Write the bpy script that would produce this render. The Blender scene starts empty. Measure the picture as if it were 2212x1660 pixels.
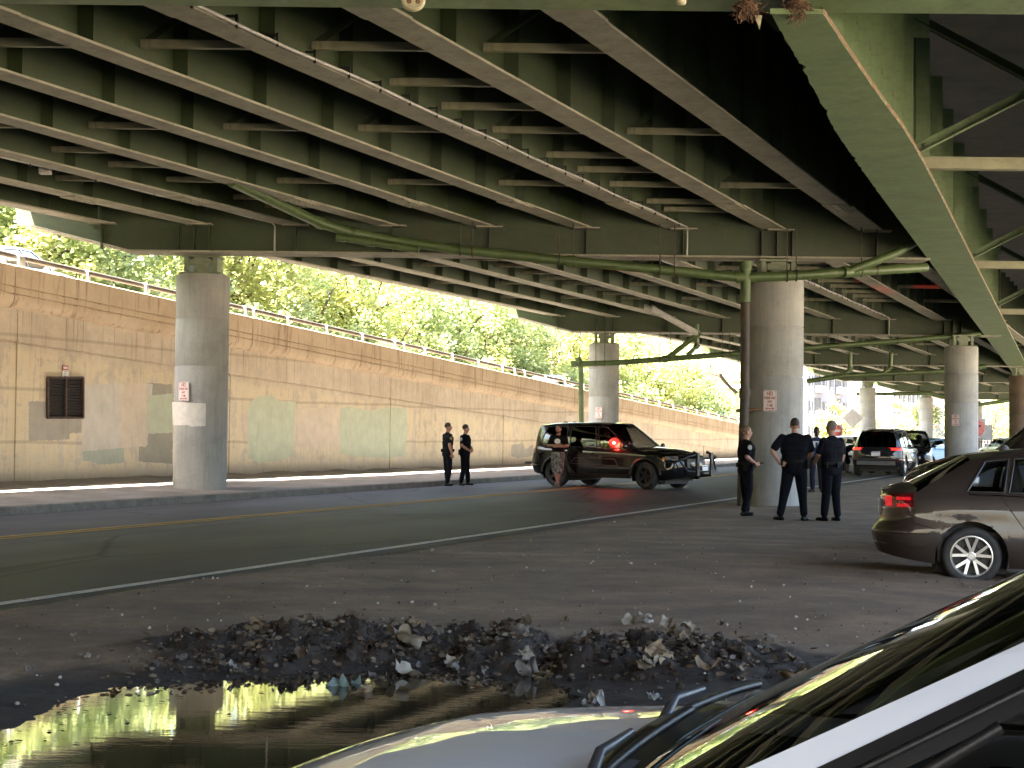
import bpy, bmesh, math, random
import numpy as np
from mathutils import Vector, Matrix, noise as mnoise
R = math.radians
random.seed(7)
C = bpy.context.scene.collection
SCN = bpy.context.scene

# ------------------------------------------------------------------ camera model (image plane 2212 x 1660)
CAM_H = 1.58
F_PX = 3200.0
PITCH, ROLL = R(1.82), R(0.60)
CAMP = Vector((0, 0, CAM_H))
CAMM = Matrix.Rotation(R(90) + PITCH, 3, 'X') @ Matrix.Rotation(ROLL, 3, 'Z')
def ray(px, py):
    return (CAMM @ Vector((px - 1106.0, 830.0 - py, -F_PX))).normalized()
def atY(px, py, Y):
    r = ray(px, py); return CAMP + r * (Y / r.y)
def atz(px, py, z):
    r = ray(px, py); return CAMP + r * ((z - CAM_H) / r.z)
TH = R(23.5); S_, C_ = math.sin(TH), math.cos(TH); TN = math.tan(TH)
def Rd(u, d, z=0.0):                       # road frame: u along the road, d to its far side
    return Vector((u * S_ - d * C_, u * C_ + d * S_, z))
def rd_of(X, Y):
    return X * S_ + Y * C_, -(X * C_ - Y * S_)
def atd(px, py, d):                        # meet of a sight line with the upright plane at road offset d
    r = ray(px, py); n = Vector((-C_, S_, 0)); t = (d - n.dot(CAMP)) / n.dot(r); return CAMP + r * t

# ------------------------------------------------------------------ mesh builder
class MB:
    def __init__(s): s.v = []; s.f = []; s.m = []; s.sm = []; s.mi = 0; s.smooth = False
    def add(s, vs, fs, smooth=None):
        o = len(s.v); s.v += [tuple(p) for p in vs]
        sm = s.smooth if smooth is None else smooth
        for f in fs: s.f.append(tuple(i + o for i in f)); s.m.append(s.mi); s.sm.append(sm)
        return s
    def box(s, c, sz, M=None):
        x, y, z = sz[0] / 2, sz[1] / 2, sz[2] / 2; c = Vector(c)
        vs = [Vector((a * x, b * y, d * z)) for a in (-1, 1) for b in (-1, 1) for d in (-1, 1)]
        if M is not None: vs = [M @ v for v in vs]
        vs = [v + c for v in vs]
        return s.add(vs, [(0, 1, 3, 2), (4, 6, 7, 5), (0, 4, 5, 1), (2, 3, 7, 6), (0, 2, 6, 4), (1, 5, 7, 3)], False)
    def beam(s, a, b, w, h, up=(0, 0, 1)):     # box from a to b; w across, h along up
        a, b = Vector(a), Vector(b); t = (b - a).normalized(); u = Vector(up)
        sd = t.cross(u).normalized(); u = sd.cross(t).normalized()
        vs = []
        for p in (a, b):
            for i, j in ((-1, -1), (1, -1), (1, 1), (-1, 1)): vs.append(p + sd * (i * w / 2) + u * (j * h / 2))
        return s.add(vs, [(3, 2, 1, 0), (4, 5, 6, 7), (0, 1, 5, 4), (1, 2, 6, 5), (2, 3, 7, 6), (3, 0, 4, 7)], False)
    def tube(s, pts, r, n=10, cap=True, smooth=True):
        pts = [Vector(p) for p in pts]; rs = r if isinstance(r, (list, tuple)) else [r] * len(pts)
        rings = []; ref = None
        for i, p in enumerate(pts):
            t = (pts[min(i + 1, len(pts) - 1)] - pts[max(i - 1, 0)]).normalized()
            if ref is None: ref = Vector((0, 0, 1)) if abs(t.z) < .9 else Vector((1, 0, 0))
            sd = t.cross(ref).normalized(); ref = sd.cross(t).normalized()
            rings.append([p + (sd * math.cos(2 * math.pi * k / n) + ref * math.sin(2 * math.pi * k / n)) * rs[i] for k in range(n)])
        vs = [v for q in rings for v in q]; fs = []
        for i in range(len(rings) - 1):
            for k in range(n): fs.append((i * n + k, i * n + (k + 1) % n, (i + 1) * n + (k + 1) % n, (i + 1) * n + k))
        s.add(vs, fs, smooth)
        if cap:
            s.add(rings[0], [tuple(range(n))[::-1]], False); s.add(rings[-1], [tuple(range(n))], False)
        return s
    def lathe(s, prof, o=(0, 0, 0), n=32, M=None, smooth=True, caps=True):   # prof [(r,z)]
        o = Vector(o); vs = []
        for r, z in prof:
            for k in range(n):
                a = 2 * math.pi * k / n; v = Vector((r * math.cos(a), r * math.sin(a), z))
                if M is not None: v = M @ v
                vs.append(v + o)
        fs = []
        for i in range(len(prof) - 1):
            for k in range(n): fs.append((i * n + k, i * n + (k + 1) % n, (i + 1) * n + (k + 1) % n, (i + 1) * n + k))
        s.add(vs, fs, smooth)
        if caps:
            if prof[0][0] > 1e-5: s.add(vs[:n], [tuple(range(n))[::-1]], False)
            if prof[-1][0] > 1e-5: s.add(vs[-n:], [tuple(range(n))], False)
        return s
    def prism(s, poly, thick, fn):               # poly 2-D outline; fn(a, b, t) -> 3-D
        n = len(poly); vs = [fn(a, b, 0) for a, b in poly] + [fn(a, b, thick) for a, b in poly]
        fs = [tuple(range(n))[::-1], tuple(range(n, 2 * n))] + [(i, (i + 1) % n, n + (i + 1) % n, n + i) for i in range(n)]
        return s.add(vs, fs, False)
    def grid(s, P, smooth=True, closed=False):   # P[i][j] points
        ni, nj = len(P), len(P[0]); vs = [p for r in P for p in r]; fs = []
        for i in range(ni - 1):
            for j in range(nj - (0 if closed else 1)):
                fs.append((i * nj + j, i * nj + (j + 1) % nj, (i + 1) * nj + (j + 1) % nj, (i + 1) * nj + j))
        return s.add(vs, fs, smooth)
    def blob(s, c, r, n=10, m=7, sq=(1, 1, 1), jit=0, M=None):
        vs = []; c = Vector(c)
        for i in range(m + 1):
            ph = math.pi * i / m
            for k in range(n):
                th = 2 * math.pi * k / n; q = 1 + jit * (random.random() - .5)
                v = Vector((math.sin(ph) * math.cos(th) * sq[0], math.sin(ph) * math.sin(th) * sq[1], math.cos(ph) * sq[2])) * (r * q)
                if M is not None: v = M @ v
                vs.append(v + c)
        fs = [(i * n + k, (i + 1) * n + k, (i + 1) * n + (k + 1) % n, i * n + (k + 1) % n) for i in range(m) for k in range(n)]
        return s.add(vs, fs, True)
    def mesh(s, name, mats, sharp=None):
        me = bpy.data.meshes.new(name); me.from_pydata(s.v, [], s.f)
        for m in (mats if isinstance(mats, (list, tuple)) else [mats]): me.materials.append(m)
        me.polygons.foreach_set('material_index', s.m); me.polygons.foreach_set('use_smooth', s.sm)
        me.update()
        if sharp: me.set_sharp_from_angle(angle=R(sharp))
        return me
    def build(s, name, mats, parent=None, sharp=None, loc=None, M=None):
        o = bpy.data.objects.new(name, s.mesh(name, mats, sharp)); C.objects.link(o)
        if parent is not None: o.parent = parent
        if loc is not None: o.location = loc
        if M is not None: o.matrix_basis = M
        return o
def tag(o, label=None, cat=None, group=None, kind=None):
    if label: o['label'] = label
    if cat: o['category'] = cat
    if group: o['group'] = group
    if kind: o['kind'] = kind
    return o
def empty(name, loc=(0, 0, 0), rz=0.0):
    o = bpy.data.objects.new(name, None); C.objects.link(o); o.location = loc; o.rotation_euler.z = rz
    o.empty_display_size = .1
    return o
def copy_tree(o, parent=None):
    c = o.copy(); C.objects.link(c); c.parent = parent
    for ch in list(o.children): copy_tree(ch, c)
    return c
def bevel(o, w, seg=2, ang=35):
    m = o.modifiers.new('bevel', 'BEVEL'); m.width = w; m.segments = seg; m.limit_method = 'ANGLE'; m.angle_limit = R(ang)
    return o

# ------------------------------------------------------------------ materials
class NT:
    def __init__(s, name):
        s.m = bpy.data.materials.new(name); s.m.use_nodes = True; s.t = s.m.node_tree; s.t.nodes.clear()
        s.out = s.n('ShaderNodeOutputMaterial'); s.b = s.n('ShaderNodeBsdfPrincipled'); s.l(s.b.outputs[0], s.out.inputs[0])
    def n(s, t, **k):
        x = s.t.nodes.new(t)
        for a, b in k.items(): setattr(x, a, b)
        return x
    def l(s, a, b): s.t.links.new(a, b)
    def pos(s, kind='Object'):
        return s.n('ShaderNodeTexCoord').outputs[kind]
    def mapping(s, src, scale=(1, 1, 1), rot=(0, 0, 0), loc=(0, 0, 0)):
        m = s.n('ShaderNodeMapping'); s.l(src, m.inputs[0]); m.inputs['Scale'].default_value = scale; m.inputs['Rotation'].default_value = rot; m.inputs['Location'].default_value = loc
        return m.outputs[0]
    def noise(s, src, scale, detail=4, rough=.55, dist=0):
        x = s.n('ShaderNodeTexNoise'); s.l(src, x.inputs['Vector']); x.inputs['Scale'].default_value = scale
        x.inputs['Detail'].default_value = detail; x.inputs['Roughness'].default_value = rough; x.inputs['Distortion'].default_value = dist
        return x.outputs[0]
    def ramp(s, src, stops):
        x = s.n('ShaderNodeValToRGB'); s.l(src, x.inputs[0]); e = x.color_ramp.elements
        while len(e) < len(stops): e.new(.5)
        for el, (p, c) in zip(e, stops):
            el.position = p; el.color = (c, c, c, 1) if isinstance(c, (int, float)) else (*c, 1)
        return x.outputs[0]
    def mix(s, fac, a, b, mode='MIX'):
        x = s.n('ShaderNodeMix', data_type='RGBA', blend_type=mode)
        for v, i in ((fac, 0), (a, 6), (b, 7)):
            if isinstance(v, (int, float)): x.inputs[i].default_value = v if i == 0 else (v, v, v, 1)
            elif isinstance(v, tuple): x.inputs[i].default_value = (*v, 1)
            else: s.l(v, x.inputs[i])
        return x.outputs[2]
    def math(s, op, a, b=0.0):
        x = s.n('ShaderNodeMath', operation=op)
        for v, i in ((a, 0), (b, 1)):
            if isinstance(v, (int, float)): x.inputs[i].default_value = v
            else: s.l(v, x.inputs[i])
        return x.outputs[0]
    def sep(s, src):
        x = s.n('ShaderNodeSeparateXYZ'); s.l(src, x.inputs[0]); return x.outputs
    def color(s, c):
        if isinstance(c, tuple): s.b.inputs['Base Color'].default_value = (*c, 1)
        else: s.l(c, s.b.inputs['Base Color'])
    def set(s, **k):
        for a, v in k.items():
            i = s.b.inputs[a.replace('_', ' ')]
            if isinstance(v, (int, float)): i.default_value = v
            elif isinstance(v, tuple): i.default_value = (*v, 1)
            else: s.l(v, i)
        return s
    def bump(s, h, strength=.3, dist=.01):
        x = s.n('ShaderNodeBump'); x.inputs['Strength'].default_value = strength; x.inputs['Distance'].default_value = dist
        s.l(h, x.inputs['Height']); s.l(x.outputs[0], s.b.inputs['Normal'])
MAT = {}
def plain(name, col, rough=.6, metal=0.0, var=.12, scale=6.0, coat=0.0, spec=None, bump=0.0):
    if name in MAT: return MAT[name]
    t = NT(name); p = t.pos()
    n = t.noise(p, scale, 5)
    lo = tuple(max(0, c * (1 - var * 1.6)) for c in col); hi = tuple(min(1, c * (1 + var)) for c in col)
    t.color(t.ramp(n, [(.3, lo), (.7, hi)])); t.set(Roughness=rough, Metallic=metal)
    if coat: t.set(Coat_Weight=coat, Coat_Roughness=.03)
    if spec is not None: t.b.inputs['Specular IOR Level'].default_value = spec
    if bump: t.bump(t.noise(p, scale * 6, 4), .4, bump)
    MAT[name] = t.m; return t.m
def emis(name, col, strength, base=(.2, .02, .02)):
    t = NT(name); t.color(base); t.b.inputs['Emission Color'].default_value = (*col, 1); t.b.inputs['Emission Strength'].default_value = strength
    t.set(Roughness=.2); MAT[name] = t.m; return t.m
def glass(name, tint=(.02, .03, .025), alpha=.35, rough=.02, ior=1.55):
    # tinted window glass: part see-through, part mirror
    t = NT(name); t.t.nodes.remove(t.b)
    tr = t.n('ShaderNodeBsdfTransparent'); tr.inputs[0].default_value = (*[alpha * (0.9 + c) for c in tint], 1)
    gl = t.n('ShaderNodeBsdfGlossy'); gl.inputs['Roughness'].default_value = rough; gl.inputs[0].default_value = (.95, 1, .97, 1)
    fr = t.n('ShaderNodeFresnel'); fr.inputs[0].default_value = ior
    mx = t.n('ShaderNodeMixShader'); t.l(fr.outputs[0], mx.inputs[0]); t.l(tr.outputs[0], mx.inputs[1]); t.l(gl.outputs[0], mx.inputs[2]); t.l(mx.outputs[0], t.out.inputs[0])
    MAT[name] = t.m; return t.m

def m_steel(name, col, dust, dustamt=.5, rough=.55):
    t = NT(name); p = t.pos()
    n1 = t.noise(p, 1.1, 6, .6); n2 = t.noise(t.mapping(p, (3, 3, .6)), 2.2, 5)
    c = t.ramp(n1, [(.3, tuple(x * .75 for x in col)), (.7, tuple(x * 1.15 for x in col))])
    c = t.mix(t.math('MULTIPLY', t.ramp(n2, [(.45, 0), (.75, 1)]), dustamt), c, dust)
    rust = t.ramp(t.noise(p, 5.5, 8, .7), [(.61, 0), (.68, 1)])
    c = t.mix(t.math('MULTIPLY', rust, .55), c, (.10, .045, .02))
    grime = t.ramp(t.noise(t.mapping(p, (1.2, 1.2, 4)), 1.7, 7, .7), [(.48, 0), (.7, .55)]); c = t.mix(grime, c, tuple(x * .45 for x in col))
    vs = t.ramp(t.noise(t.mapping(p, (5, 5, .35)), 1.8, 5, .65), [(.55, 0), (.70, .5)]); c = t.mix(vs, c, tuple(a * .35 + b * .3 for a, b in zip(col, (.10, .05, .025))))
    chip = t.ramp(t.noise(p, 14, 5, .75), [(.70, 0), (.73, .5)]); c = t.mix(chip, c, tuple(min(1, x * 1.7) for x in dust))
    t.color(c); t.set(Roughness=rough); t.bump(t.noise(p, 18, 4), .25, .004)
    MAT[name] = t.m; return t.m
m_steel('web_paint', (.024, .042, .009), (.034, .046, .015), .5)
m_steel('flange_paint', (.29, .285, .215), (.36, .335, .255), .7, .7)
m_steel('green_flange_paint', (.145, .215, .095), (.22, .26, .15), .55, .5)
m_steel('pipe_paint', (.075, .12, .04), (.13, .15, .07), .3, .4)
m_steel('dirty_pipe', (.045, .036, .024), (.13, .085, .05), .5, .6)
m_steel('galvanised', (.42, .42, .40), (.5, .48, .44), .3, .45)
m_steel('rail_steel', (.06, .05, .04), (.12, .10, .08), .4, .6)

def m_concrete(name, col, warm, streak=.5, scale=1.0, dark=.5):
    t = NT(name); p = t.pos()
    n1 = t.noise(p, 1.3 * scale, 7, .62); st = t.noise(t.mapping(p, (5 * scale, 5 * scale, .35 * scale)), 2.0, 6, .6)
    c = t.ramp(n1, [(.3, tuple(x * .72 for x in col)), (.5, col), (.72, warm)])
    c = t.mix(t.math('MULTIPLY', t.ramp(st, [(.5, 0), (.78, 1)]), streak), c, tuple(x * dark for x in col))
    c = t.mix(t.math('MULTIPLY', t.ramp(t.noise(t.mapping(p, (7, 7, .5)), 3.1, 4), [(.62, 0), (.75, 1)]), .35), c, tuple(min(1, x * 1.5) for x in col))
    pit = t.ramp(t.noise(p, 26 * scale, 5), [(.28, .6), (.42, 1)])
    c = t.mix(.6, c, pit, 'MULTIPLY')
    t.color(c); t.set(Roughness=.85); t.bump(t.noise(p, 22 * scale, 6), .35, .008)
    MAT[name] = t.m; return t.m
m_concrete('column_concrete', (.31, .315, .30), (.37, .355, .32))
m_concrete('deck_concrete', (.22, .20, .17), (.26, .22, .18), .4)
m_concrete('kerb_concrete', (.22, .21, .19), (.26, .24, .2), .2, 3)
# ================================================================== camera, world, sun
cam = bpy.data.cameras.new('camera'); co = bpy.data.objects.new('camera', cam); C.objects.link(co)
cam.sensor_width = 36; cam.lens = 36 * F_PX / 2212; cam.clip_end = 3000; cam.clip_start = .05
co.matrix_world = Matrix.Translation(CAMP) @ CAMM.to_4x4()
SCN.camera = co
SUN_EL = R(48); SUN_AZ = math.atan2(-.671, -.742)
w = bpy.data.worlds.new('World'); SCN.world = w; w.use_nodes = True
wt = w.node_tree; bg = wt.nodes['Background']; sky = wt.nodes.new('ShaderNodeTexSky'); sky.sky_type = 'NISHITA'
sky.sun_disc = False; sky.sun_elevation = SUN_EL; sky.sun_rotation = SUN_AZ; sky.air_density = 1.0; sky.dust_density = 4.0
wt.links.new(sky.outputs[0], bg.inputs[0]); bg.inputs[1].default_value = .06
sl = bpy.data.lights.new('sun', 'SUN'); so = bpy.data.objects.new('sun', sl); C.objects.link(so)
sl.energy = 5.0; sl.angle = R(.55); sl.color = (1, .93, .82)
sd_ = Vector((math.sin(SUN_AZ) * math.cos(SUN_EL), math.cos(SUN_AZ) * math.cos(SUN_EL), math.sin(SUN_EL)))
so.rotation_euler = sd_.to_track_quat('Z', 'Y').to_euler(); so.location = (0, 0, 60)
SCN.view_settings.view_transform = 'Standard'; SCN.view_settings.look = 'None'; SCN.view_settings.gamma = 1
SCN.view_settings.use_curve_mapping = False
SCN.view_settings.exposure = 4.75
SCN.cycles.max_bounces = 10; SCN.cycles.diffuse_bounces = 6; SCN.cycles.glossy_bounces = 4; SCN.cycles.transparent_max_bounces = 16
SCN.cycles.caustics_reflective = False; SCN.cycles.caustics_refractive = False
SCN.cycles.sample_clamp_indirect = 6.0
SCN.cycles.use_denoising = True

# ================================================================== ground sheet
def sst(a, b, x):
    t = min(1, max(0, (x - a) / (b - a))); return t * t * (3 - 2 * t)
WATER_Z = .10
shore = [atz(x, y, WATER_Z) for x, y in ((-260, 1640), (0, 1588), (83, 1556), (136, 1522), (200, 1500), (281, 1487), (351, 1487), (454, 1473), (540, 1462), (636, 1450), (720, 1454), (850, 1449), (960, 1446), (1040, 1462), (1130, 1470), (1221, 1478), (1226, 1500), (1217, 1530), (1230, 1580), (1260, 1660), (1300, 1900), (1200, 2400), (-700, 2400), (-500, 1800))]
shore2 = [(p.x, p.y) for p in shore]
def sdist(x, y, poly):
    n = len(poly); ins = False; best = 1e9
    for i in range(n):
        x0, y0 = poly[i]; x1, y1 = poly[(i + 1) % n]
        if (y0 > y) != (y1 > y) and x < (x1 - x0) * (y - y0) / (y1 - y0) + x0: ins = not ins
        dx, dy = x1 - x0, y1 - y0; t = max(0, min(1, ((x - x0) * dx + (y - y0) * dy) / (dx * dx + dy * dy + 1e-12)))
        best = min(best, (x - x0 - t * dx) ** 2 + (y - y0 - t * dy) ** 2)
    best = math.sqrt(best); return -best if ins else best
berm = [(atz(x, y, .2).x, atz(x, y, .2).y) for x, y in ((330, 1415), (520, 1385), (700, 1375), (900, 1380), (1100, 1385), (1300, 1400), (1500, 1410), (1700, 1430), (1850, 1440))]
def fb(x, y, s, o=4):
    return mnoise.fractal(Vector((x * s, y * s, 3.7)), 1.0, 2.0, o)
def pathdist(x, y, path):
    best = 1e9; tt = 0
    for i in range(len(path) - 1):
        x0, y0 = path[i]; x1, y1 = path[i + 1]; dx, dy = x1 - x0, y1 - y0
        t = max(0, min(1, ((x - x0) * dx + (y - y0) * dy) / (dx * dx + dy * dy)))
        d = math.hypot(x - x0 - t * dx, y - y0 - t * dy)
        if d < best: best = d; tt = (i + t) / (len(path) - 1)
    return best, tt
def side_z(Y): return .30 - .0035 * max(0, Y - 33)      # height at the foot of the wall
def ground_z(x, y):
    u, d = rd_of(x, y)
    if d > 8.9: return -.014
    far = sst(26, 14, y); side = sst(7.5, 2.5, x)
    z = .17 * far * side - .035 * sst(4.5, 1.5, math.hypot((x - 5.6) * .8, y - 16.3)) - .06 * sst(2.2, 4.5, x) * sst(13, 9, y) - .30 * sst(4.6, 3.6, y)
    z *= sst(9.0, 8.0, d)
    z += .012 * fb(x, y, .5, 3) * sst(8.9, 8.3, d) - .014 * sst(8.2, 8.9, d)
    if -9 < x < 8 and 3 < y < 20:
        z += .010 * fb(x, y, 3.0, 4) * sst(8.9, 8.4, d)
        s = sdist(x, y, shore2) + .10 * fb(x, y, 1.6, 4)
        if s < 1.2:
            rim = WATER_Z + .09 * s if s > 0 else WATER_Z + max(-.12, .13 * s)
            k = sst(1.2, .5, s); z = z * (1 - k) + (rim + .012 * fb(x, y, 5, 4) + .006 * fb(x + 9, y, 14, 3)) * k
        bd, bt = pathdist(x, y, berm)
        if bd < .95:
            e = sst(0, .12, bt) * sst(1, .7, bt)
            rut = sst(.16, .03, abs(x - .33 - .18 * (y - 10)))
            h = (.015 + .05 * fb(x, y, 1.3, 3) + .085 * fb(x * 2.2, y * 1.2, 2.4, 4) + .10 * abs(fb(x, y, 5, 4))) * sst(.95, .3, bd) * e
            z += max(h * (1 - rut) - .07 * rut * e * sst(.9, .4, bd), -.09)
    return z
def spaced(knots):
    out = []
    for (a, b, st) in knots:
        n = max(1, round((b - a) / st)); out += [a + (b - a) * i / n for i in range(n)]
    return out + [knots[-1][1]]
gx = spaced([(-900, -200, 175), (-200, -40, 32), (-40, -9, 3), (-9, -4, .2), (-4, 3.6, .033), (3.6, 8, .12), (8, 30, 1.6), (30, 200, 30), (200, 900, 175)])
gy = spaced([(-200, -20, 45), (-20, 3, 2), (3, 6.4, .2), (6.4, 11.8, .036), (11.8, 20, .12), (20, 40, .8), (40, 150, 8), (150, 1500, 150)])
g = MB(); g.smooth = True
g.grid([[(x, y, ground_z(x, y)) for x in gx] for y in gy])
def mud_at(x, y):
    if not (-9 < x < 8 and 3 < y < 14): return 0
    s_ = sdist(x, y, shore2) + .25 * fb(x, y, 1.4, 4); bd, bt = pathdist(x, y, berm); return max(sst(.75, .15, s_), sst(.85, .35, bd + .2 * fb(x, y, 2, 3)) * sst(0, .08, bt), sst(1.2, .5, math.hypot((x - .95) * .7, y - 8.6) + .3 * fb(x, y, 2, 3)))
mudv = [mud_at(x, y) for y in gy for x in gx]
t = NT('dirt'); p = t.pos('Object')
n1 = t.noise(p, .9, 8, .62); n2 = t.noise(p, 9, 8, .7); n3 = t.noise(p, 60, 3)
c = t.ramp(n1, [(.3, (.14, .088, .050)), (.5, (.215, .145, .086)), (.7, (.285, .20, .125))])
c = t.mix(.35, c, t.ramp(n2, [(.3, .5), (.65, 1.25)]), 'MULTIPLY'); c = t.mix(.6, c, t.ramp(t.noise(p, 42, 6, .75), [(.3, .45), (.62, 1.3)]), 'MULTIPLY')
z_ = t.sep(p)
wet = t.ramp(t.math('ADD', z_[2], t.math('MULTIPLY', t.math('SUBTRACT', n2, .5), .05)), [(.105, 1), (.185, 0)])
near = t.ramp(z_[1], [(0, 1), (1, 1)])
at_ = t.n('ShaderNodeAttribute'); at_.attribute_name = 'mud'
c = t.mix(t.math('MULTIPLY', at_.outputs['Fac'], .93), c, t.mix(.6, (.022, .016, .011), t.ramp(n2, [(.3, .4), (.65, 1.3)]), 'MULTIPLY'))
trk = t.noise(t.mapping(p, (.6, 1.1, 1), (0, 0, R(-20))), 1.2, 8, .7)          # packed wheel tracks and damp patches
c = t.mix(t.ramp(trk, [(.42, .45), (.60, 0)]), c, (.070, .052, .038)); c = t.mix(t.ramp(t.noise(p, .6, 7, .65), [(.55, 0), (.7, .35)]), c, (.26, .20, .14))
c = t.mix(t.math('MULTIPLY', at_.outputs['Fac'], .93), c, t.mix(.6, (.028, .020, .014), t.ramp(n2, [(.3, .4), (.65, 1.3)]), 'MULTIPLY'))
c = t.mix(t.ramp(n3, [(.72, 0), (.78, .5)]), c, (.30, .27, .22))
# unseen pale ground added past the viaduct's edge, to bounce light onto the steel
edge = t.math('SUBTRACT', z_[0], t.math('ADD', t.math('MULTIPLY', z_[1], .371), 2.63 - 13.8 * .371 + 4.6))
bounce_ground = t.ramp(edge, [(.0, 0), (.6, 1)])
c = t.mix(bounce_ground, c, t.ramp(n1, [(.3, (.25, .21, .155)), (.7, (.33, .28, .21))]))
t.color(c); t.set(Roughness=.95); t.bump(t.mix(.5, n2, t.noise(p, 40, 6, .7)), .8, .02)
MAT['dirt'] = t.m
gob = g.build('ground', t.m); ga = gob.data.attributes.new('mud', 'FLOAT', 'POINT'); ga.data.foreach_set('value', mudv)
tag(gob, 'brown dirt verge beside the road under the viaduct', 'ground', kind='structure')
# water
t = NT('puddle_water'); p = t.pos(); t.color(t.ramp(t.noise(p, 1.4, 5), [(.4, (.020, .016, .010)), (.65, (.055, .045, .028))])); t.set(Roughness=t.ramp(t.noise(p, 2.2, 5), [(.45, .012), (.7, .05)])); t.b.inputs['IOR'].default_value = 1.75
t.b.inputs['Specular IOR Level'].default_value = 1.0
t.bump(t.noise(t.mapping(p, (1, 3, 1)), 5.0, 4), .022, .01); MAT['puddle_water'] = t.m
wv = MB(); wv.add([(x, y, WATER_Z) for x, y in ((-5.5, 3.2), (1.15, 3.2), (1.15, 9.9), (-5.5, 9.9))], [(0, 1, 2, 3)])
tag(wv.build('puddle_water', t.m), 'dark muddy puddle mirroring the viaduct and trees', 'puddle', kind='structure')

# ================================================================== road, markings, kerb, sidewalk
t = NT('asphalt'); p = t.pos(); n1 = t.noise(p, .35, 6, .6); n2 = t.noise(p, 45, 4)
ul = t.noise(t.mapping(p, (1, 1, 1), (0, 0, TH)), .5, 4)
c = t.ramp(n1, [(.3, (.050, .046, .044)), (.7, (.078, .072, .068))]); c = t.mix(.5, c, t.ramp(n2, [(.3, .7), (.7, 1.3)]), 'MULTIPLY')
rl_ = t.mapping(p, (1, 1, 1), (0, 0, TH)); trk_ = t.noise(t.mapping(rl_, (1.1, .05, 1)), 1.0, 4)           # wheel paths along the lane
c = t.mix(t.ramp(trk_, [(.42, 0), (.62, .45)]), c, (.095, .088, .082)); c = t.mix(t.ramp(t.noise(p, .7, 6, .7), [(.60, 0), (.72, .6)]), c, (.024, .022, .021))
vo = t.n('ShaderNodeTexVoronoi', feature='DISTANCE_TO_EDGE'); t.l(t.mix(.12, t.mapping(rl_, (.33, .12, 1)), t.n('ShaderNodeTexNoise').outputs[1]), vo.inputs['Vector']); vo.inputs['Scale'].default_value = 1.0
c = t.mix(t.ramp(vo.outputs[0], [(.0, .85), (.012, 0)]), c, (.014, .013, .013))
t.b.inputs['Specular IOR Level'].default_value = .22
t.color(c); t.set(Roughness=t.ramp(n1, [(.3, .58), (.7, .72)])); t.bump(n2, .25, .006); MAT['asphalt'] = t.m
DW, DY, DK, DWALL = 9.34, 14.4, 18.6, 23.5
U = [-62 + 3.0 * i for i in range(91)]
road_z = lambda d: .0 + .05 * (1 - ((d - 13.9) / 4.7) ** 2)
ds = [9.02, 9.3, 9.6, 10.5, 12, 13.2, 14.4, 15.6, 17, 18, 18.62]
r = MB(); r.smooth = True; r.grid([[Rd(u, d, road_z(d)) for u in U] for d in ds])
tag(r.build('road', MAT['asphalt']), 'dark asphalt two-lane road running under the viaduct', 'road', kind='structure')
def marking(name, d0, d1, col, label, u0=-62, u1=200, amp=.012):
    if name not in MAT:
        t = NT(name); p = t.pos(); n = t.noise(p, 14, 6, .7)
        c = t.mix(t.ramp(n, [(.30, 0), (.46, 1)]), (.06, .056, .05), col); t.color(c); t.set(Roughness=.8); MAT[name] = t.m
    m = MB(); us = [u0 + .8 * i for i in range(int((u1 - u0) / .8))]
    m.grid([[Rd(u, d0 + amp * mnoise.noise((u * 2, 1, 0)), road_z(d0) + .006) for u in us], [Rd(u, d1 + amp * mnoise.noise((u * 2, 5, 0)), road_z(d1) + .006) for u in us]])
    tag(m.build('road_marking', MAT[name]), label, 'marking', kind='structure')
marking('white_marking', 9.30, 9.44, (.55, .51, .44), 'worn pale edge line between road and dirt')
marking('yellow_marking', 14.26, 14.39, (.50, .29, .05), 'yellow centre line, near stripe of the pair')
marking('yellow_marking', 14.50, 14.63, (.50, .29, .05), 'yellow centre line, far stripe of the pair')
# kerb stones with a dropped gutter edge
k = MB(); us = [-62 + 1.0 * i for i in range(263)]
prof = [(18.58, .0), (18.60, .125), (18.625, .148), (18.66, .155), (18.80, .158)]
k.grid([[Rd(u, d + .01 * mnoise.noise((u * .9, 2, 0)), z + .008 * mnoise.noise((u * .7, 9, d))) for u in us] for d, z in prof])
t = NT('kerb'); p = t.pos(); n = t.noise(p, 3, 7, .65); br = t.ramp(t.noise(p, 22, 4), [(.3, .7), (.6, 1.1)])
c = t.mix(.6, t.ramp(n, [(.3, (.12, .11, .095)), (.7, (.24, .22, .19))]), br, 'MULTIPLY'); t.color(c); t.set(Roughness=.85); MAT['kerb'] = t.m
tag(k.build('kerb', t.m), 'grey concrete kerb along the far sidewalk', 'kerb', kind='structure')
t = NT('sidewalk_dirt'); p = t.pos(); n = t.noise(p, .8, 7, .65); n2 = t.noise(p, 24, 6, .7)
c = t.ramp(n, [(.3, (.20, .18, .155)), (.55, (.30, .27, .24)), (.75, (.40, .36, .32))]); c = t.mix(.7, c, t.ramp(n2, [(.3, .5), (.65, 1.2)]), 'MULTIPLY')
c = t.mix(t.ramp(t.noise(p, 55, 3), [(.68, 0), (.74, .6)]), c, (.36, .32, .26)); t.color(c); t.set(Roughness=.95); t.bump(n2, .7, .02); MAT['sidewalk_dirt'] = t.m
s = MB(); s.smooth = True
sdz = [18.79, 19.3, 20, 20.7, 21.4, 22.1, 22.7, 23.1, 23.35, 23.62]
def side_surf(u, d):
    Y = u * C_ + d * S_; w_ = (d - 18.8) / 4.7
    return .155 + (side_z(Y) - .155) * w_ + (.02 * mnoise.noise((u * .6, d * .9, 1)) + .10 * sst(22.7, 23.5, d) * (.5 + mnoise.noise((u * .8, 4, 2)))) * sst(18.8, 19.6, d)
us = [-62 + .8 * i for i in range(328)]
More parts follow.
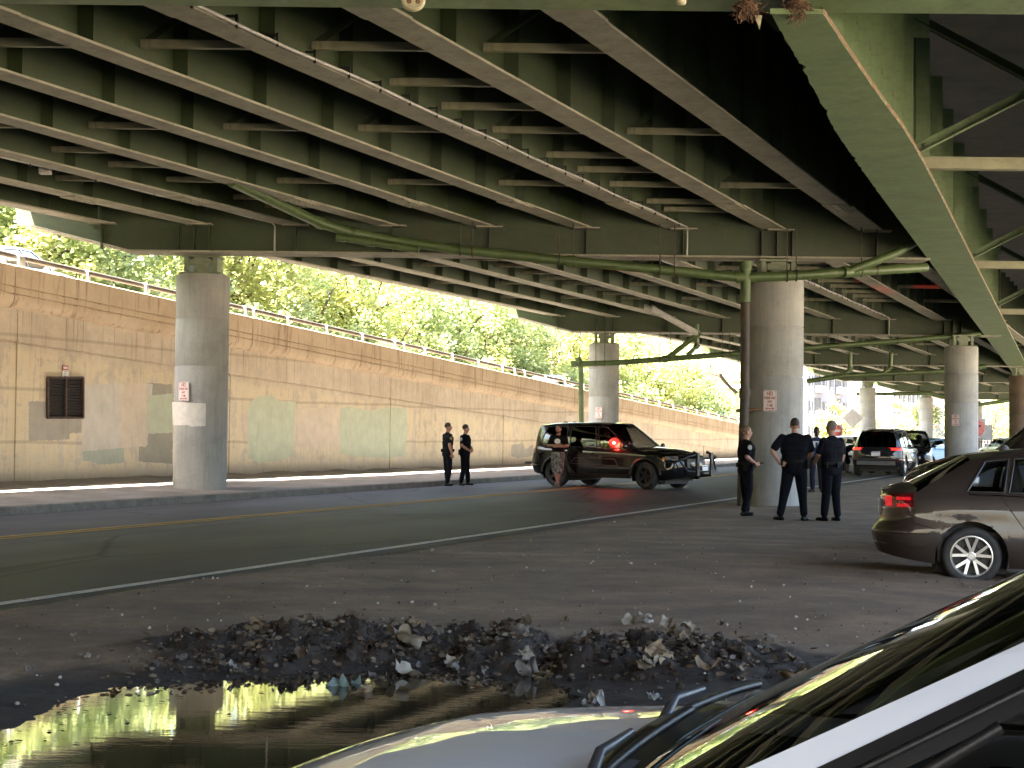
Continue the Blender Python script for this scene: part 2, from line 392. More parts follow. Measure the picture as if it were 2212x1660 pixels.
s.grid([[Rd(u, d, side_surf(u, d)) for u in us] for d in sdz])
tag(s.build('sidewalk', t.m), 'dirt covered raised sidewalk below the retaining wall', 'sidewalk', kind='structure')
# ================================================================== retaining wall
def wall_top(Y): return 5.17 - .0520 * (max(Y, 10) - 32.8)
def wall_u(Y): return (Y - DWALL * S_) / C_
def m_wall():
    t = NT('wall_concrete'); p = t.pos(); sp = t.sep(p)
    rot = t.mapping(p, (1, 1, 1), (0, 0, 0))
    n1 = t.noise(p, .45, 8, .65); n2 = t.noise(p, 3.0, 7, .65); st = t.noise(t.mapping(p, (3.2, 3.2, .22)), 1.6, 6, .62); st2 = t.noise(t.mapping(p, (9, 9, .35)), 2.0, 5, .6)
    c = t.ramp(n1, [(.28, (.50, .42, .325)), (.5, (.62, .525, .41)), (.72, (.69, .60, .48))])
    c = t.mix(.45, c, t.ramp(n2, [(.28, .68), (.6, 1.06)]), 'MULTIPLY')
    c = t.mix(t.math('MULTIPLY', t.ramp(st, [(.52, 0), (.72, 1)]), .40), c, (.26, .17, .10))
    c = t.mix(t.math('MULTIPLY', t.ramp(st2, [(.63, 0), (.68, 1)]), .45), c, (.60, .50, .39))
    # flaking yellow wash on the lower panels, kept below the groove
    hz = t.math('SUBTRACT', t.math('ADD', sp[2], t.math('MULTIPLY', sp[1], .052)), 3.47)       # height over the groove line (object space)
    fl = t.math('ADD', t.math('MULTIPLY', n2, .55), t.math('MULTIPLY', st, .75))
    yb = t.math('MULTIPLY', t.ramp(fl, [(.60, 0), (.64, 1)]), t.ramp(t.math('MULTIPLY', hz, -.6), [(.02, 0), (.14, 1)]))
    yb = t.math('MULTIPLY', yb, t.ramp(t.math('ADD', sp[2], t.math('MULTIPLY', n2, .8)), [(.72, 0), (1.0, 1)]))
    c = t.mix(t.math('MULTIPLY', yb, .72), c, t.mix(.5, (.77, .65, .44), t.ramp(n1, [(.3, .75), (.7, 1.0)]), 'MULTIPLY'))
    # formwork board lines and dark weeps from the cove
    wv = t.n('ShaderNodeTexWave', wave_type='BANDS', bands_direction='Z'); t.l(p, wv.inputs['Vector']); wv.inputs['Scale'].default_value = .26; wv.inputs['Distortion'].default_value = .6; wv.inputs['Detail'].default_value = 3
    c = t.mix(t.ramp(wv.outputs[1], [(.0, .38), (.018, 0)]), c, (.24, .17, .11))
    wp_ = t.math('MULTIPLY', t.ramp(t.noise(t.mapping(p, (5, 5, .12)), 2.6, 4), [(.60, 0), (.66, 1)]), t.ramp(t.math('MULTIPLY', hz, 1.0), [(-.0, .25), (.6, .9)]))
    c = t.mix(t.math('MULTIPLY', wp_, .6), c, (.17, .105, .06))
    c = t.mix(.5, c, t.ramp(t.noise(p, 30, 5), [(.28, .6), (.45, 1)]), 'MULTIPLY')
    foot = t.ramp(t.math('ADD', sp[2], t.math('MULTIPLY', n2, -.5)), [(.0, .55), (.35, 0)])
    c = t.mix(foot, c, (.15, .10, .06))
    t.color(c); t.set(Roughness=.9); t.bump(t.mix(.5, n2, t.noise(p, 22, 5)), .4, .012); MAT['wall_concrete'] = t.m; return t.m
m_wall()
def m_coping():
    t = NT('coping_concrete'); p = t.pos()
    n1 = t.noise(p, .8, 7, .65); st = t.noise(t.mapping(p, (4, 4, .35)), 1.7, 6, .6); st2 = t.noise(t.mapping(p, (5, 5, .3)), 2.3, 5, .6)
    c = t.ramp(n1, [(.28, (.43, .325, .225)), (.5, (.57, .445, .315)), (.72, (.65, .53, .39))])
    c = t.mix(t.math('MULTIPLY', t.ramp(st, [(.54, 0), (.68, 1)]), .6), c, (.17, .085, .045))
    c = t.mix(t.math('MULTIPLY', t.ramp(st2, [(.60, 0), (.69, 1)]), .6), c, (.62, .50, .38))
    c = t.mix(.5, c, t.ramp(t.noise(p, 30, 5), [(.28, .6), (.45, 1)]), 'MULTIPLY')
    t.color(c); t.set(Roughness=.9); t.bump(t.noise(p, 22, 5), .4, .01); MAT['coping_concrete'] = t.m; return t.m
m_coping()
wroot = empty('retaining_wall', Rd(wall_u(33), DWALL, 0))
tag(wroot, 'long tan concrete retaining wall with patched paint and moulded coping', 'wall')
WM = Matrix.Translation(-Vector(wroot.location))
def wp(u, d, z): return Rd(u, d, z) - Vector(wroot.location)
YJ = [-52, -43, -34, -25, -16, -8, 0, 7.8, 15.6, 24.4, 33.3, 41.0, 49.6, 58.2, 66.8, 75.5, 84, 93, 102, 112]        # panel joints
wall = MB()
for a, b in zip(YJ[:-1], YJ[1:]):
    g_ = .012
    ua, ub = wall_u(a) + g_, wall_u(b) - g_
    n = 6; uu = [ua + (ub - ua) * i / n for i in range(n + 1)]
    Yof = lambda u: u * C_ + DWALL * S_
    rows = []
    ztop = lambda u: wall_top(Yof(u)) - .5
    gr = lambda u: wall_top(Yof(u)) - 1.68
    for fn, d in ((ztop, DWALL), (lambda u: gr(u) + .02, DWALL), (lambda u: gr(u) + .012, DWALL + .05), (lambda u: gr(u) - .018, DWALL + .05), (lambda u: gr(u) - .03, DWALL + .02), (lambda u: -.3, DWALL + .02)):
        rows.append([wp(u, d, max(fn(u), -.3)) for u in uu])
    wall.grid(rows, False)
    for u in (ua, ub):   # joint reveals
        wall.add([wp(u, DWALL, ztop(u)), wp(u, DWALL, -.3), wp(u, DWALL + .12, -.3), wp(u, DWALL + .12, ztop(u))], [(0, 1, 2, 3)], False)
wall.beam(wp(wall_u(15), DWALL + .35, 2), wp(wall_u(112), DWALL + .35, 0), .5, 6.0) if False else None
bk = [wp(wall_u(Y), DWALL + .12, wall_top(Y) - .45) for Y in (-52, 112)] + [wp(wall_u(Y), DWALL + .12, -.4) for Y in (112, -52)]
wall.add(bk, [(0, 1, 2, 3)], False)
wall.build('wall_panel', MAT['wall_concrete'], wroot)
# coping: upright fascia, two fine grooves, cove under it
cop = MB(); cop.smooth = True
CJ = [-52, -43, -34, -25, -16, -8, 0, 7.8, 15.6, 24.4, 33.0, 41.7, 50.1, 58.8, 67.3, 76, 84.5, 93, 102, 112]
prof = [(.42, .0), (-.19, 0), (-.205, -.012), (-.205, -.47), (-.165, -.478), (-.165, -.502), (-.205, -.512), (-.205, -.63), (-.16, -.635), (-.16, -.66), (-.20, -.668), (-.19, -.76), (-.15, -.85), (-.08, -.92), (.03, -.96)]
for a, b in zip(CJ[:-1], CJ[1:]):
    ua, ub = wall_u(a) + .012, wall_u(b) - .012; uu = [ua + (ub - ua) * i / 12 for i in range(13)]
    P = [[wp(u, DWALL + d + .006 * mnoise.noise((u * 1.3, d * 7, 0)), wall_top(u * C_ + DWALL * S_) + z + .008 * mnoise.noise((u * .8, 3, 0))) for u in uu] for d, z in prof]
    cop.grid(P)
    for k_ in (0, -1): cop.add([r_[k_] for r_ in P], [tuple(range(len(P)))], False)
cop.build('coping', MAT['coping_concrete'], wroot, sharp=40)
# pilaster with stacked pipe-chase blocks at the near end
pil = MB()
for i, (du, w_, dd) in enumerate(((-1.2, .42, .14), (-2.0, .5, .10), (-2.8, .5, .14))):
    for j in range(9):
        z0 = -.2 + j * .5 + .1 * (i % 2); u = wall_u(33.3) + du
        pil.box(wp(u, DWALL - dd / 2, z0 + .25), (w_, dd, .48), Matrix.Rotation(R(90) - TH, 3, 'Z'))
pil.build('pilaster', MAT['wall_concrete'], wroot)
# patches of cover-up paint (thin coats on the wall face)
def patch(name, outline, col, dn=.004, base=DWALL):
    key = 'patch_' + name
    if key not in MAT:
        t = NT(key); p = t.pos(); n = t.noise(p, 2.5, 7, .65); st = t.noise(t.mapping(p, (6, 6, .5)), 2, 5)
        c = t.mix(.6, col, t.ramp(n, [(.3, .75), (.65, 1.05)]), 'MULTIPLY'); c = t.mix(t.math('MULTIPLY', t.ramp(st, [(.55, 0), (.8, 1)]), .35), c, (.36, .26, .14))
        t.color(c); t.set(Roughness=.85); MAT[key] = t.m
    pts = []
    n = len(outline)
    for i in range(n):
        a, b = Vector(outline[i]), Vector(outline[(i + 1) % n]); k_ = max(1, int((b - a).length / 4))
        for j in range(k_):
            q = a + (b - a) * (j / k_); jit = 1.3
            pts.append((q.x + jit * mnoise.noise((q.x * .3, q.y * .3, 1)) , q.y + 2.2 * jit * mnoise.noise((q.x * .25, q.y * .25, 7))))
    m = MB(); P = [atd(x, y, base - dn) - Vector(wroot.location) for x, y in pts]
    m.add(P, [tuple(range(len(P)))], False)
    o = m.build('paint_patch', MAT[key], wroot); o['label'] = name + ' cover-up paint patch'
    bm = bmesh.new(); bm.from_mesh(o.data); bmesh.ops.triangulate(bm, faces=bm.faces); bm.to_mesh(o.data); bm.free()
W2 = DWALL + .02
patch('grey', [(62, 868), (104, 866), (104, 903), (176, 905), (176, 935), (150, 937), (150, 950), (62, 953)], (0.42, 0.38, 0.32), .002, W2)
patch('pale grey', [(180, 832), (262, 828), (330, 830), (318, 962), (270, 965), (266, 1000), (176, 995)], (0.64, 0.59, 0.52), .005, W2)
patch('pale pink', [(258, 829), (318, 828), (316, 965), (258, 968)], (0.69, 0.58, 0.46), .008, W2)
patch('green grey', [(178, 975), (268, 968), (268, 1000), (225, 1004), (180, 996)], (0.46, 0.49, 0.40), .011, W2)
patch('dark grey', [(318, 828), (372, 830), (372, 1002), (300, 998), (300, 965), (318, 962)], (0.38, 0.35, 0.28), .002, W2)
patch('pale green', [(318, 856), (374, 850), (374, 935), (318, 938)], (0.56, 0.59, 0.44), .012, W2)
patch('grey', [(480, 842), (495, 842), (495, 868), (480, 870)], (0.44, 0.38, 0.32), .004, W2)
patch('pale pink', [(480, 872), (495, 870), (495, 952), (480, 952)], (0.72, 0.59, 0.46), .004, W2)
patch('pale green', [(536, 872), (560, 856), (592, 858), (600, 866), (638, 868), (636, 930), (632, 985), (618, 992), (560, 1000), (534, 990)], (0.59, 0.61, 0.46), .006, W2)
patch('pale pink', [(524, 895), (537, 890), (537, 945), (524, 950)], (0.72, 0.59, 0.44), .002, W2)
patch('pale pink', [(636, 884), (734, 880), (734, 968), (700, 965), (680, 972), (636, 964)], (0.74, 0.59, 0.40), .003, W2)
patch('pale green', [(734, 882), (760, 878), (790, 888), (850, 880), (879, 884), (878, 985), (840, 990), (790, 988), (734, 980)], (0.59, 0.61, 0.46), .007, W2)
patch('grey', [(1105, 962), (1130, 958), (1135, 972), (1150, 960), (1158, 985), (1120, 990), (1104, 985)], (0.46, 0.36, 0.23), .003, W2)
patch('white', [(1222, 898), (1240, 898), (1240, 918), (1222, 918)], (0.67, 0.59, 0.49), .004, DWALL)
# louvred vent with its two small notices
vx0, vx1, vy0, vy1 = 103, 179, 816, 903
vr = empty('wall_vent', atd(140, 903, DWALL - .02)); tag(vr, 'rusty brown louvred vent in the tan wall beside the nearest column', 'vent')
def vq(x, y, dn): return atd(x, y, DWALL - dn) - Vector(vr.location)
plain('vent_rust', (.075, .045, .035), .7, 0, .3, 9); plain('vent_dark', (.022, .016, .014), .8)
f = MB()
for (x0, y0, x1, y1) in ((vx0, vy0, vx1, vy0), (vx0, vy1, vx1, vy1), (vx0, vy0, vx0, vy1), (vx1, vy0, vx1, vy1), (142, vy0, 142, vy1)):
    f.beam(vq(x0, y0, .03), vq(x1, y1, .03), .05, .06, (-C_, S_, 0))
f.build('vent_frame', MAT['vent_rust'], vr)
b = MB(); b.add([vq(x, y, -.01) for x, y in ((vx0, vy0), (vx1, vy0), (vx1, vy1), (vx0, vy1))], [(0, 1, 2, 3)])
for i in range(14):
    y = vy0 + 4 + i * 6; b.beam(vq(vx0 + 3, y, .0), vq(vx1 - 3, y, .0), .03, .012, (.5, -.3, .8))
b.build('louvre', MAT['vent_dark'], vr)

# ------------------------------------------------------------------ lettering
STROKES = {'N': [[(0, 0), (0, 1), (.7, 0), (.7, 1)]], 'O': [[(0, .2), (0, .8), (.2, 1), (.5, 1), (.7, .8), (.7, .2), (.5, 0), (.2, 0), (0, .2)]],
 'P': [[(0, 0), (0, 1), (.5, 1), (.7, .85), (.7, .62), (.5, .48), (0, .48)]], 'A': [[(0, 0), (.35, 1), (.7, 0)], [(.14, .36), (.56, .36)]],
 'R': [[(0, 0), (0, 1), (.5, 1), (.7, .85), (.7, .64), (.5, .5), (0, .5)], [(.35, .5), (.7, 0)]], 'K': [[(0, 0), (0, 1)], [(.7, 1), (0, .42)], [(.22, .58), (.7, 0)]],
 'I': [[(.35, 0), (.35, 1)]], 'G': [[(.7, .8), (.5, 1), (.2, 1), (0, .8), (0, .2), (.2, 0), (.5, 0), (.7, .2), (.7, .45), (.4, .45)]],
 'Y': [[(0, 1), (.35, .5), (.7, 1)], [(.35, .5), (.35, 0)]], 'T': [[(0, 1), (.7, 1)], [(.35, 1), (.35, 0)]], 'M': [[(0, 0), (0, 1), (.35, .45), (.7, 1), (.7, 0)]],
 'E': [[(.7, 0), (0, 0), (0, 1), (.7, 1)], [(0, .52), (.55, .52)]], 'D': [[(0, 0), (0, 1), (.45, 1), (.7, .75), (.7, .25), (.45, 0), (0, 0)]], 'S': [[(.7, .82), (.5, 1), (.2, 1), (0, .82), (0, .64), (.2, .52), (.5, .48), (.7, .36), (.7, .18), (.5, 0), (.2, 0), (0, .18)]],
 'L': [[(0, 1), (0, 0), (.7, 0)]], 'C': [[(.7, .8), (.5, 1), (.2, 1), (0, .8), (0, .2), (.2, 0), (.5, 0), (.7, .2)]], 'H': [[(0, 0), (0, 1)], [(.7, 0), (.7, 1)], [(0, .5), (.7, .5)]], 'F': [[(0, 0), (0, 1), (.7, 1)], [(0, .52), (.55, .52)]], 'U': [[(0, 1), (0, .2), (.2, 0), (.5, 0), (.7, .2), (.7, 1)]], 'W': [[(0, 1), (.18, 0), (.35, .6), (.52, 0), (.7, 1)]], 'V': [[(0, 1), (.35, 0), (.7, 1)]], ' ': []}
def write(m, text, cx, cz, h, th, fn, width=None):
    """flat stroke letters; fn(x, z) -> 3-D point on the surface"""
    adv = .95; tot = (len(text) * adv - .25); k = 1.0 if width is None else width / (tot * h)
    x = cx - tot * h * k / 2
    for ch in text:
        for st in STROKES[ch]:
            for (a, b), (c_, d) in zip(st[:-1], st[1:]):
                p = Vector((x + a * h * k, cz + b * h)); q = Vector((x + c_ * h * k, cz + d * h)); e = (q - p)
                if e.length < 1e-6: continue
                e = e.normalized(); nn = Vector((-e.y, e.x)) * th / 2; p -= e * th * .4; q += e * th * .4
                m.add([fn(*(p - nn)), fn(*(q - nn)), fn(*(q + nn)), fn(*(p + nn))], [(0, 1, 2, 3)], False)
        x += adv * h * k
plain('sign_white', (.74, .70, .68), .45, 0, .06, 5); plain('sign_red', (.45, .10, .08), .5, 0, .1, 8)
plain('sign_back', (.3, .3, .3), .5); plain('bolt_steel', (.2, .2, .19), .4, .6)
def rrect(x0, z0, x1, z1, r, n=5):
    out = []
    for cx, cz, a0 in ((x1 - r, z1 - r, 0), (x0 + r, z1 - r, 90), (x0 + r, z0 + r, 180), (x1 - r, z0 + r, 270)):
        for i in range(n + 1): a = R(a0 + 90 * i / n); out.append((cx + r * math.cos(a), cz + r * math.sin(a)))
    return out
def no_parking(loc, face, w, h, label):
    """white metal NO PARKING ANY TIME sign; face = outward direction"""
    root = empty('parking_sign', loc); tag(root, label, 'sign', 'NO PARKING signs on the bridge columns')
    f_ = Vector(face).normalized(); rt = Vector((0, 0, 1)).cross(f_).normalized()
    P = lambda x, z, dn: rt * x + Vector((0, 0, z)) + f_ * dn
    pl = MB(); pl.prism(rrect(-w / 2, -h / 2, w / 2, h / 2, .04), .006, P); pl.build('plate', MAT['sign_white'], root)
    le = MB(); fn = lambda x, z: P(x, z, .009)
    o = rrect(-w / 2 + .012, -h / 2 + .012, w / 2 - .012, h / 2 - .012, .03); i_ = rrect(-w / 2 + .02, -h / 2 + .02, w / 2 - .02, h / 2 - .02, .025)
    n = len(o); le.add([fn(*q) for q in o + i_], [(k_, (k_ + 1) % n, n + (k_ + 1) % n, n + k_) for k_ in range(n)], False)
    write(le, 'NO', 0, h * .26, h * .15, h * .030, fn, w * .40)
    write(le, 'PARKING', 0, h * .08, h * .105, h * .022, fn, w * .76)
    write(le, 'ANY', 0, -h * .10, h * .105, h * .022, fn, w * .34)
    write(le, 'TIME', 0, -h * .28, h * .105, h * .022, fn, w * .42)
    zc = -h * .37; a = w * .34
    le.add([fn(-a * .7, zc - .008), fn(a * .7, zc - .008), fn(a * .7, zc + .008), fn(-a * .7, zc + .008)], [(0, 1, 2, 3)], False)
    for s_ in (-1, 1): le.add([fn(s_ * a, zc), fn(s_ * a * .62, zc + .03), fn(s_ * a * .62, zc - .03)], [(0, 1, 2) if s_ < 0 else (0, 2, 1)], False)
    le.build('lettering', MAT['sign_red'], root)
    for z in (h * .44, -h * .455):
        b = MB(); b.lathe([(.0, .012), (.011, .012), (.011, .006)], P(0, z, 0), 8, Matrix((rt, Vector((0, 0, 1)), f_)).transposed()); b.build('bolt', MAT['bolt_steel'], root)
    return root
# notice pair above the vent
nr = empty('wall_notice', atd(141, 800, DWALL - .012)); tag(nr, 'small red and white notice on the wall above the vent', 'notice')
fo = Vector((C_, -S_, 0)); rt = Vector((0, 0, 1)).cross(fo)
NP = lambda x, z, dn: rt * x + Vector((0, 0, z)) + fo * dn
a = MB(); a.prism(rrect(-.10, .0, .10, .11, .01), .006, NP); a.build('plate', MAT['sign_red'], nr)
a = MB(); a.prism(rrect(-.10, -.16, .10, -.01, .01), .006, NP); a.build('plate', MAT['sign_white'], nr)
a = MB(); a.add([NP(x, z, .009) for x, z in rrect(-.075, .03, .075, .08, .005)], [tuple(range(24))], False); a.build('band', MAT['sign_white'], nr)
a = MB()
for j in range(3): a.add([NP(x, z - .05 * j, .009) for x, z in ((-.06, -.05), (.05, -.05), (.05, -.03), (-.06, -.03))], [(0, 1, 2, 3)], False)
a.build('lettering', MAT['sign_back'], nr)

# ================================================================== guard rail on the wall top
def rail_post(u):
    Y = u * C_ + DWALL * S_; base = Rd(u, DWALL, wall_top(Y)); m = MB()
    q = [(-.10, 0), (-.10, .18), (-.08, .26), (-.02, .31), (.06, .31)]
    P = [[Vector((0, 0, 0)) for _ in range(4)] for _ in q]
    along = Vector((S_, C_, 0)); perp = Vector((-C_, S_, 0))
    for i, (d, z) in enumerate(q):
        p = perp * (d + .1) + Vector((0, 0, z)); t_ = .045
        nx = perp * .07 if i < 3 else Vector((0, 0, -.07))
        P[i] = [p - along * t_, p + along * t_, p + along * t_ + nx, p - along * t_ + nx]
    m.grid(P, False, True); m.add(P[0], [(0, 1, 2, 3)], False); m.add(P[-1], [(0, 1, 2, 3)], False)
    m.box(perp * .08 + Vector((0, 0, .01)), (.16, .16, .02), Matrix.Rotation(R(90) - TH, 3, 'Z'))
    return m, base
gr_root = empty('guard_rail', Rd(wall_u(33), DWALL, wall_top(33))); tag(gr_root, 'low tubular guard rail on curved posts along the wall top', 'guard rail')
m, b0 = rail_post(wall_u(33)); post_me = m.mesh('post', MAT['galvanised'])
Ys = [19 + 2.05 * i for i in range(46)]
for CJx in CJ[1:-1]: Ys.append(CJx + .25)
for Y in sorted(Ys):
    u = wall_u(Y); o = bpy.data.objects.new('post', post_me); C.objects.link(o); o.parent = gr_root
    o.location = Rd(u, DWALL - .1, wall_top(Y)) - Vector(gr_root.location)
rl = MB()
rl.tube([Rd(wall_u(Y), DWALL + .02, wall_top(Y) + .24) - Vector(gr_root.location) for Y in range(-50, 114, 3)], .062, 10)
rl.build('rail', MAT['rail_steel'], gr_root)
# ================================================================== viaduct steelwork
YC = [13.8, 33.3, 58.5, 83.7, 109.0, 134.0, 160.0]
ZG, ZCAP, ZDECK = 6.14, 5.54, 8.35
X0 = [-9.19 + 2.163 * i for i in range(9)]            # girder offsets at the second bent
GW = [.42, .42, .42, .42, .42, .42, .44, .48, .50]
def gX(i, Y): return X0[i] + (Y - 33.3) * TN
stiff_cache = {}
def girder(i, k):
    Ya, Yb = ([-18] + YC)[k], YC[k] if k < len(YC) else 0
    near = 1 <= k <= 2
    a = .28; Y0_, Y1_ = Ya + (a if k else 0), Yb - a
    root = empty('bridge_girder', (gX(i, Y0_), Y0_, ZG))
    O = Vector(root.location); pt = lambda Y, dx=0, z=0.0: Vector((gX(i, Y) + dx, Y, ZG + z)) - O
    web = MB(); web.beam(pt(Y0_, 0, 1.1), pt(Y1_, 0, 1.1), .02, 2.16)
    L_ = Y1_ - Y0_; n = max(3, round(L_ / 1.75))
    if not near:
        for j in range(1, n):
            Y = Y0_ + L_ * j / n; web.box(pt(Y, .11 + .012, 1.1), (.2, .016, 2.1)); 
    web.build('web', MAT['web_paint'], root)
    fl = MB(); w_ = GW[i]
    # bottom flange, thicker and wider cover plate through the last quarter
    ys = [Y0_ + L_ * q for q in (0, .12, .121, .82, .821, 1.0)]; ws = [w_ * 1.12, w_ * 1.12, w_, w_, w_ * 1.15, w_ * 1.15]
    P = []
    for Y, wq in zip(ys, ws):
        P.append([pt(Y, -wq / 2, -.0), pt(Y, wq / 2, -.0), pt(Y, wq / 2, .035), pt(Y, -wq / 2, .035)])
    fl.grid(P, False, True); fl.add(P[0], [(3, 2, 1, 0)], False); fl.add(P[-1], [(0, 1, 2, 3)], False)
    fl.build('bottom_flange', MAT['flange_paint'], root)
    if k == 1:
        Y = Y0_ + L_ * .82; q = MB(); q.beam(pt(Y - .45, 0, -.014), pt(Y + .45, 0, -.014), w_ * .92, .022)
        for a_ in range(7):
            for b_ in (-.36, -.18, .18, .36): q.box(pt(Y - .36 + .12 * a_, b_ * w_, -.03), (.035, .035, .014))
        q.build('splice_plate', MAT['flange_paint'], root)
    if near:
        for j in range(1, n):
            Y = Y0_ + L_ * j / n
            key = 'st'
            if key not in stiff_cache:
                q = MB(); q.box((0, 0, 0), (.19, .016, 2.08)); stiff_cache[key] = q.mesh('stiffener', MAT['web_paint'])
            for sx in (1, -1):
                if sx < 0 and j % 3: continue
                o = bpy.data.objects.new('stiffener', stiff_cache[key]); C.objects.link(o); o.parent = root; o.location = pt(Y, sx * .107, 1.08)
    return root
ordn = ['outermost by the wall', 'second from the wall', 'third from the wall', 'fourth from the wall', 'fifth from the wall', 'sixth from the wall', 'seventh from the wall', 'eighth from the wall', 'ninth from the wall']
spann = ['span overhead', 'span before the first columns', 'span past the first columns', 'third span away', 'fourth span away', 'fifth span away', 'sixth span away']
LB = {}
for k in range(0, 7):
    for i in range(9):
        g_ = girder(i, k)
        tag(g_, 'steel girder %s, %s' % (ordn[i] , spann[k]), 'girder', 'steel girders of the viaduct')
# cross frames between the girders, set square to the view like the bents
def cross_frame_mesh(dx):
    a, b = Vector((.14, 0, .22)), Vector((dx - .14, 0, .22))
    st = MB(); st.box((dx / 2, 0, .24), (dx - .06, .09, .012)); st.box((dx / 2, -.045, .285), (dx - .06, .012, .10))
    dg = MB(); dg.beam((.1, .03, .34), (dx - .1, .03, 1.75), .016, .09, (0, 0, 1)); 
    dg2 = MB(); dg2.beam((.1, -.03, 1.75), (dx - .1, -.03, .34), .016, .09, (0, 0, 1))
    return st.mesh('bottom_strut', MAT['strut_paint']), dg.mesh('diagonal', MAT['web_paint']), dg2.mesh('diagonal', MAT['web_paint'])
m_steel('strut_paint', (.24, .24, .15), (.26, .24, .16), .5, .6)
cf = cross_frame_mesh(2.163)
def cross_frame(i, Y, simple=False, label=None):
    root = empty('cross_frame', (gX(i, Y), Y, ZG))
    tag(root, label, 'cross frame', 'cross frames between the girders')
    for k_, me in enumerate(cf):
        if simple and k_: break
        o = bpy.data.objects.new(('bottom_strut', 'diagonal', 'diagonal')[k_], me); C.objects.link(o); o.parent = root
rows = {1: [18.6, 23.7, 28.8], 2: [38.2, 43.2, 48.2, 53.2], 3: [63.5, 68.5, 73.5, 78.5], 4: [90, 97, 103], 5: [116, 125]}
bays = ['first bay', 'second bay', 'third bay', 'fourth bay', 'fifth bay', 'sixth bay', 'seventh bay', 'eighth bay']
rown = ['nearest row', 'second row', 'third row', 'fourth row']
for k, ys in rows.items():
    for j, Y in enumerate(ys):
        for i in range(8):
            cross_frame(i, Y, k > 2, 'cross frame, %s from the wall, %s, %s' % (bays[i], rown[j], spann[k]))
for i in (6, 2):                                       # extra struts that carry the pipework
    for Y in (20.5, 22.0, 25.8, 27.2, 30.9, 32.0, 40, 41.6, 45, 46.5, 50, 51.6):
        cross_frame(i, Y, True, 'plain extra strut in the %s from the wall, %s' % (bays[i], 'first span' if Y < 33 else 'second span'))

# bents: deep plate cap on round columns
def cap_shape(xl, xt, xr):                              # (x, z) outline with a tapered left cantilever
    return [(xl, ZCAP + .62), (xt, ZCAP), (xr, ZCAP), (xr, ZDECK - .02), (xl, ZDECK - .02)]
def bent(k, xl, xt, xr, cols, label):
    Y = YC[k]; root = empty('pier_cap', (cols[0], Y, ZCAP)); tag(root, label, 'cap beam', 'steel cap beams on the columns')
    O = Vector(root.location)
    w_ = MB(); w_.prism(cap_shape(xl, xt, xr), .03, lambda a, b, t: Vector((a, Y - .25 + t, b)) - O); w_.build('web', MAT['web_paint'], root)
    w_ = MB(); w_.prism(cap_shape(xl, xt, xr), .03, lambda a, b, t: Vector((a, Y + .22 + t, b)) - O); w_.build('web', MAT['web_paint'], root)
    f = MB(); zz = ZCAP - .02
    f.box(Vector(((xt + xr) / 2, Y, zz)) - O, (xr - xt, .76, .04))
    f.beam(Vector((xl, Y, ZCAP + .61)) - O, Vector((xt - .004, Y, zz)) - O, .76, .04)
    f.build('bottom_flange', MAT['flange_paint'], root)
    st = MB()
    xs = [gX(i, Y) for i in range(9) if xl < gX(i, Y) < xr]
    if k <= 2:
        q = MB(); q.box((0, 0, 0), (.02, .17, .84)); me = q.mesh('stiffener', MAT['web_paint'])
        q = MB(); q.box((0, 0, 0), (.02, .17, .56)); me2 = q.mesh('stiffener', MAT['web_paint'])
        for x in xs:
            near_col = [c for c in cols if abs(c - x) < .5]
            for dx in ((-.34, 0, .34) if near_col else (0,)):
                o = bpy.data.objects.new('stiffener', me2); C.objects.link(o); o.parent = root; o.location = Vector(((near_col[0] if near_col else x) + dx, Y - .335, ZCAP + .285)) - O
    else:
        for x in xs: st.box(Vector((x, Y - .335, ZCAP + .29)) - O, (.02, .17, .56))
        st.build('stiffener', MAT['web_paint'], root)
    # connection shelf under each girder end
    for x in xs:
        sh = MB(); sh.box(Vector((x, Y - .38, ZG - .018)) - O, (.6, .25, .03)); sh.build('shelf_plate', MAT['flange_paint'], root)
    return root
plain('bearing_paint', (.16, .19, .12), .5, 0, .2, 8)
def column(x, Y, zt, zb, r_, label, mat='column_concrete'):
    root = empty('bridge_column', (x, Y, zb)); tag(root, label, 'column', 'round concrete columns of the viaduct')
    h = zt - zb; m = MB(); rings = [0, .8, h * .36, h * .72 if h > 4 else h * .7, h]
    prof = [(r_, -.4), (r_, .55)]
    j1, j2 = h - 1.02 * h / 4.9, h * .57
    for j in (j2, j1): prof += [(r_, j - .02), (r_ - .014, j - .008), (r_ - .014, j + .008), (r_, j + .02)]
    prof += [(r_, h - .02), (r_ - .02, h)]
    m.lathe(prof, n=56); m.build('shaft', MAT[mat], root, sharp=50)
    b = MB(); b.box((0, 0, h + .02), (.95, .85, .04)); b.box((0, 0, h + .22), (.34, .5, .36)); b.box((-.33, 0, h + .24), (.10, .6, .36)); b.box((.33, 0, h + .24), (.10, .6, .36))
    b.box((0, -.28, h + .28), (.5, .05, .14)); b.box((0, 0, h + .42), (.86, .7, .05)); b.build('bearing', MAT['bearing_paint'], root)
    return root
cols = {}
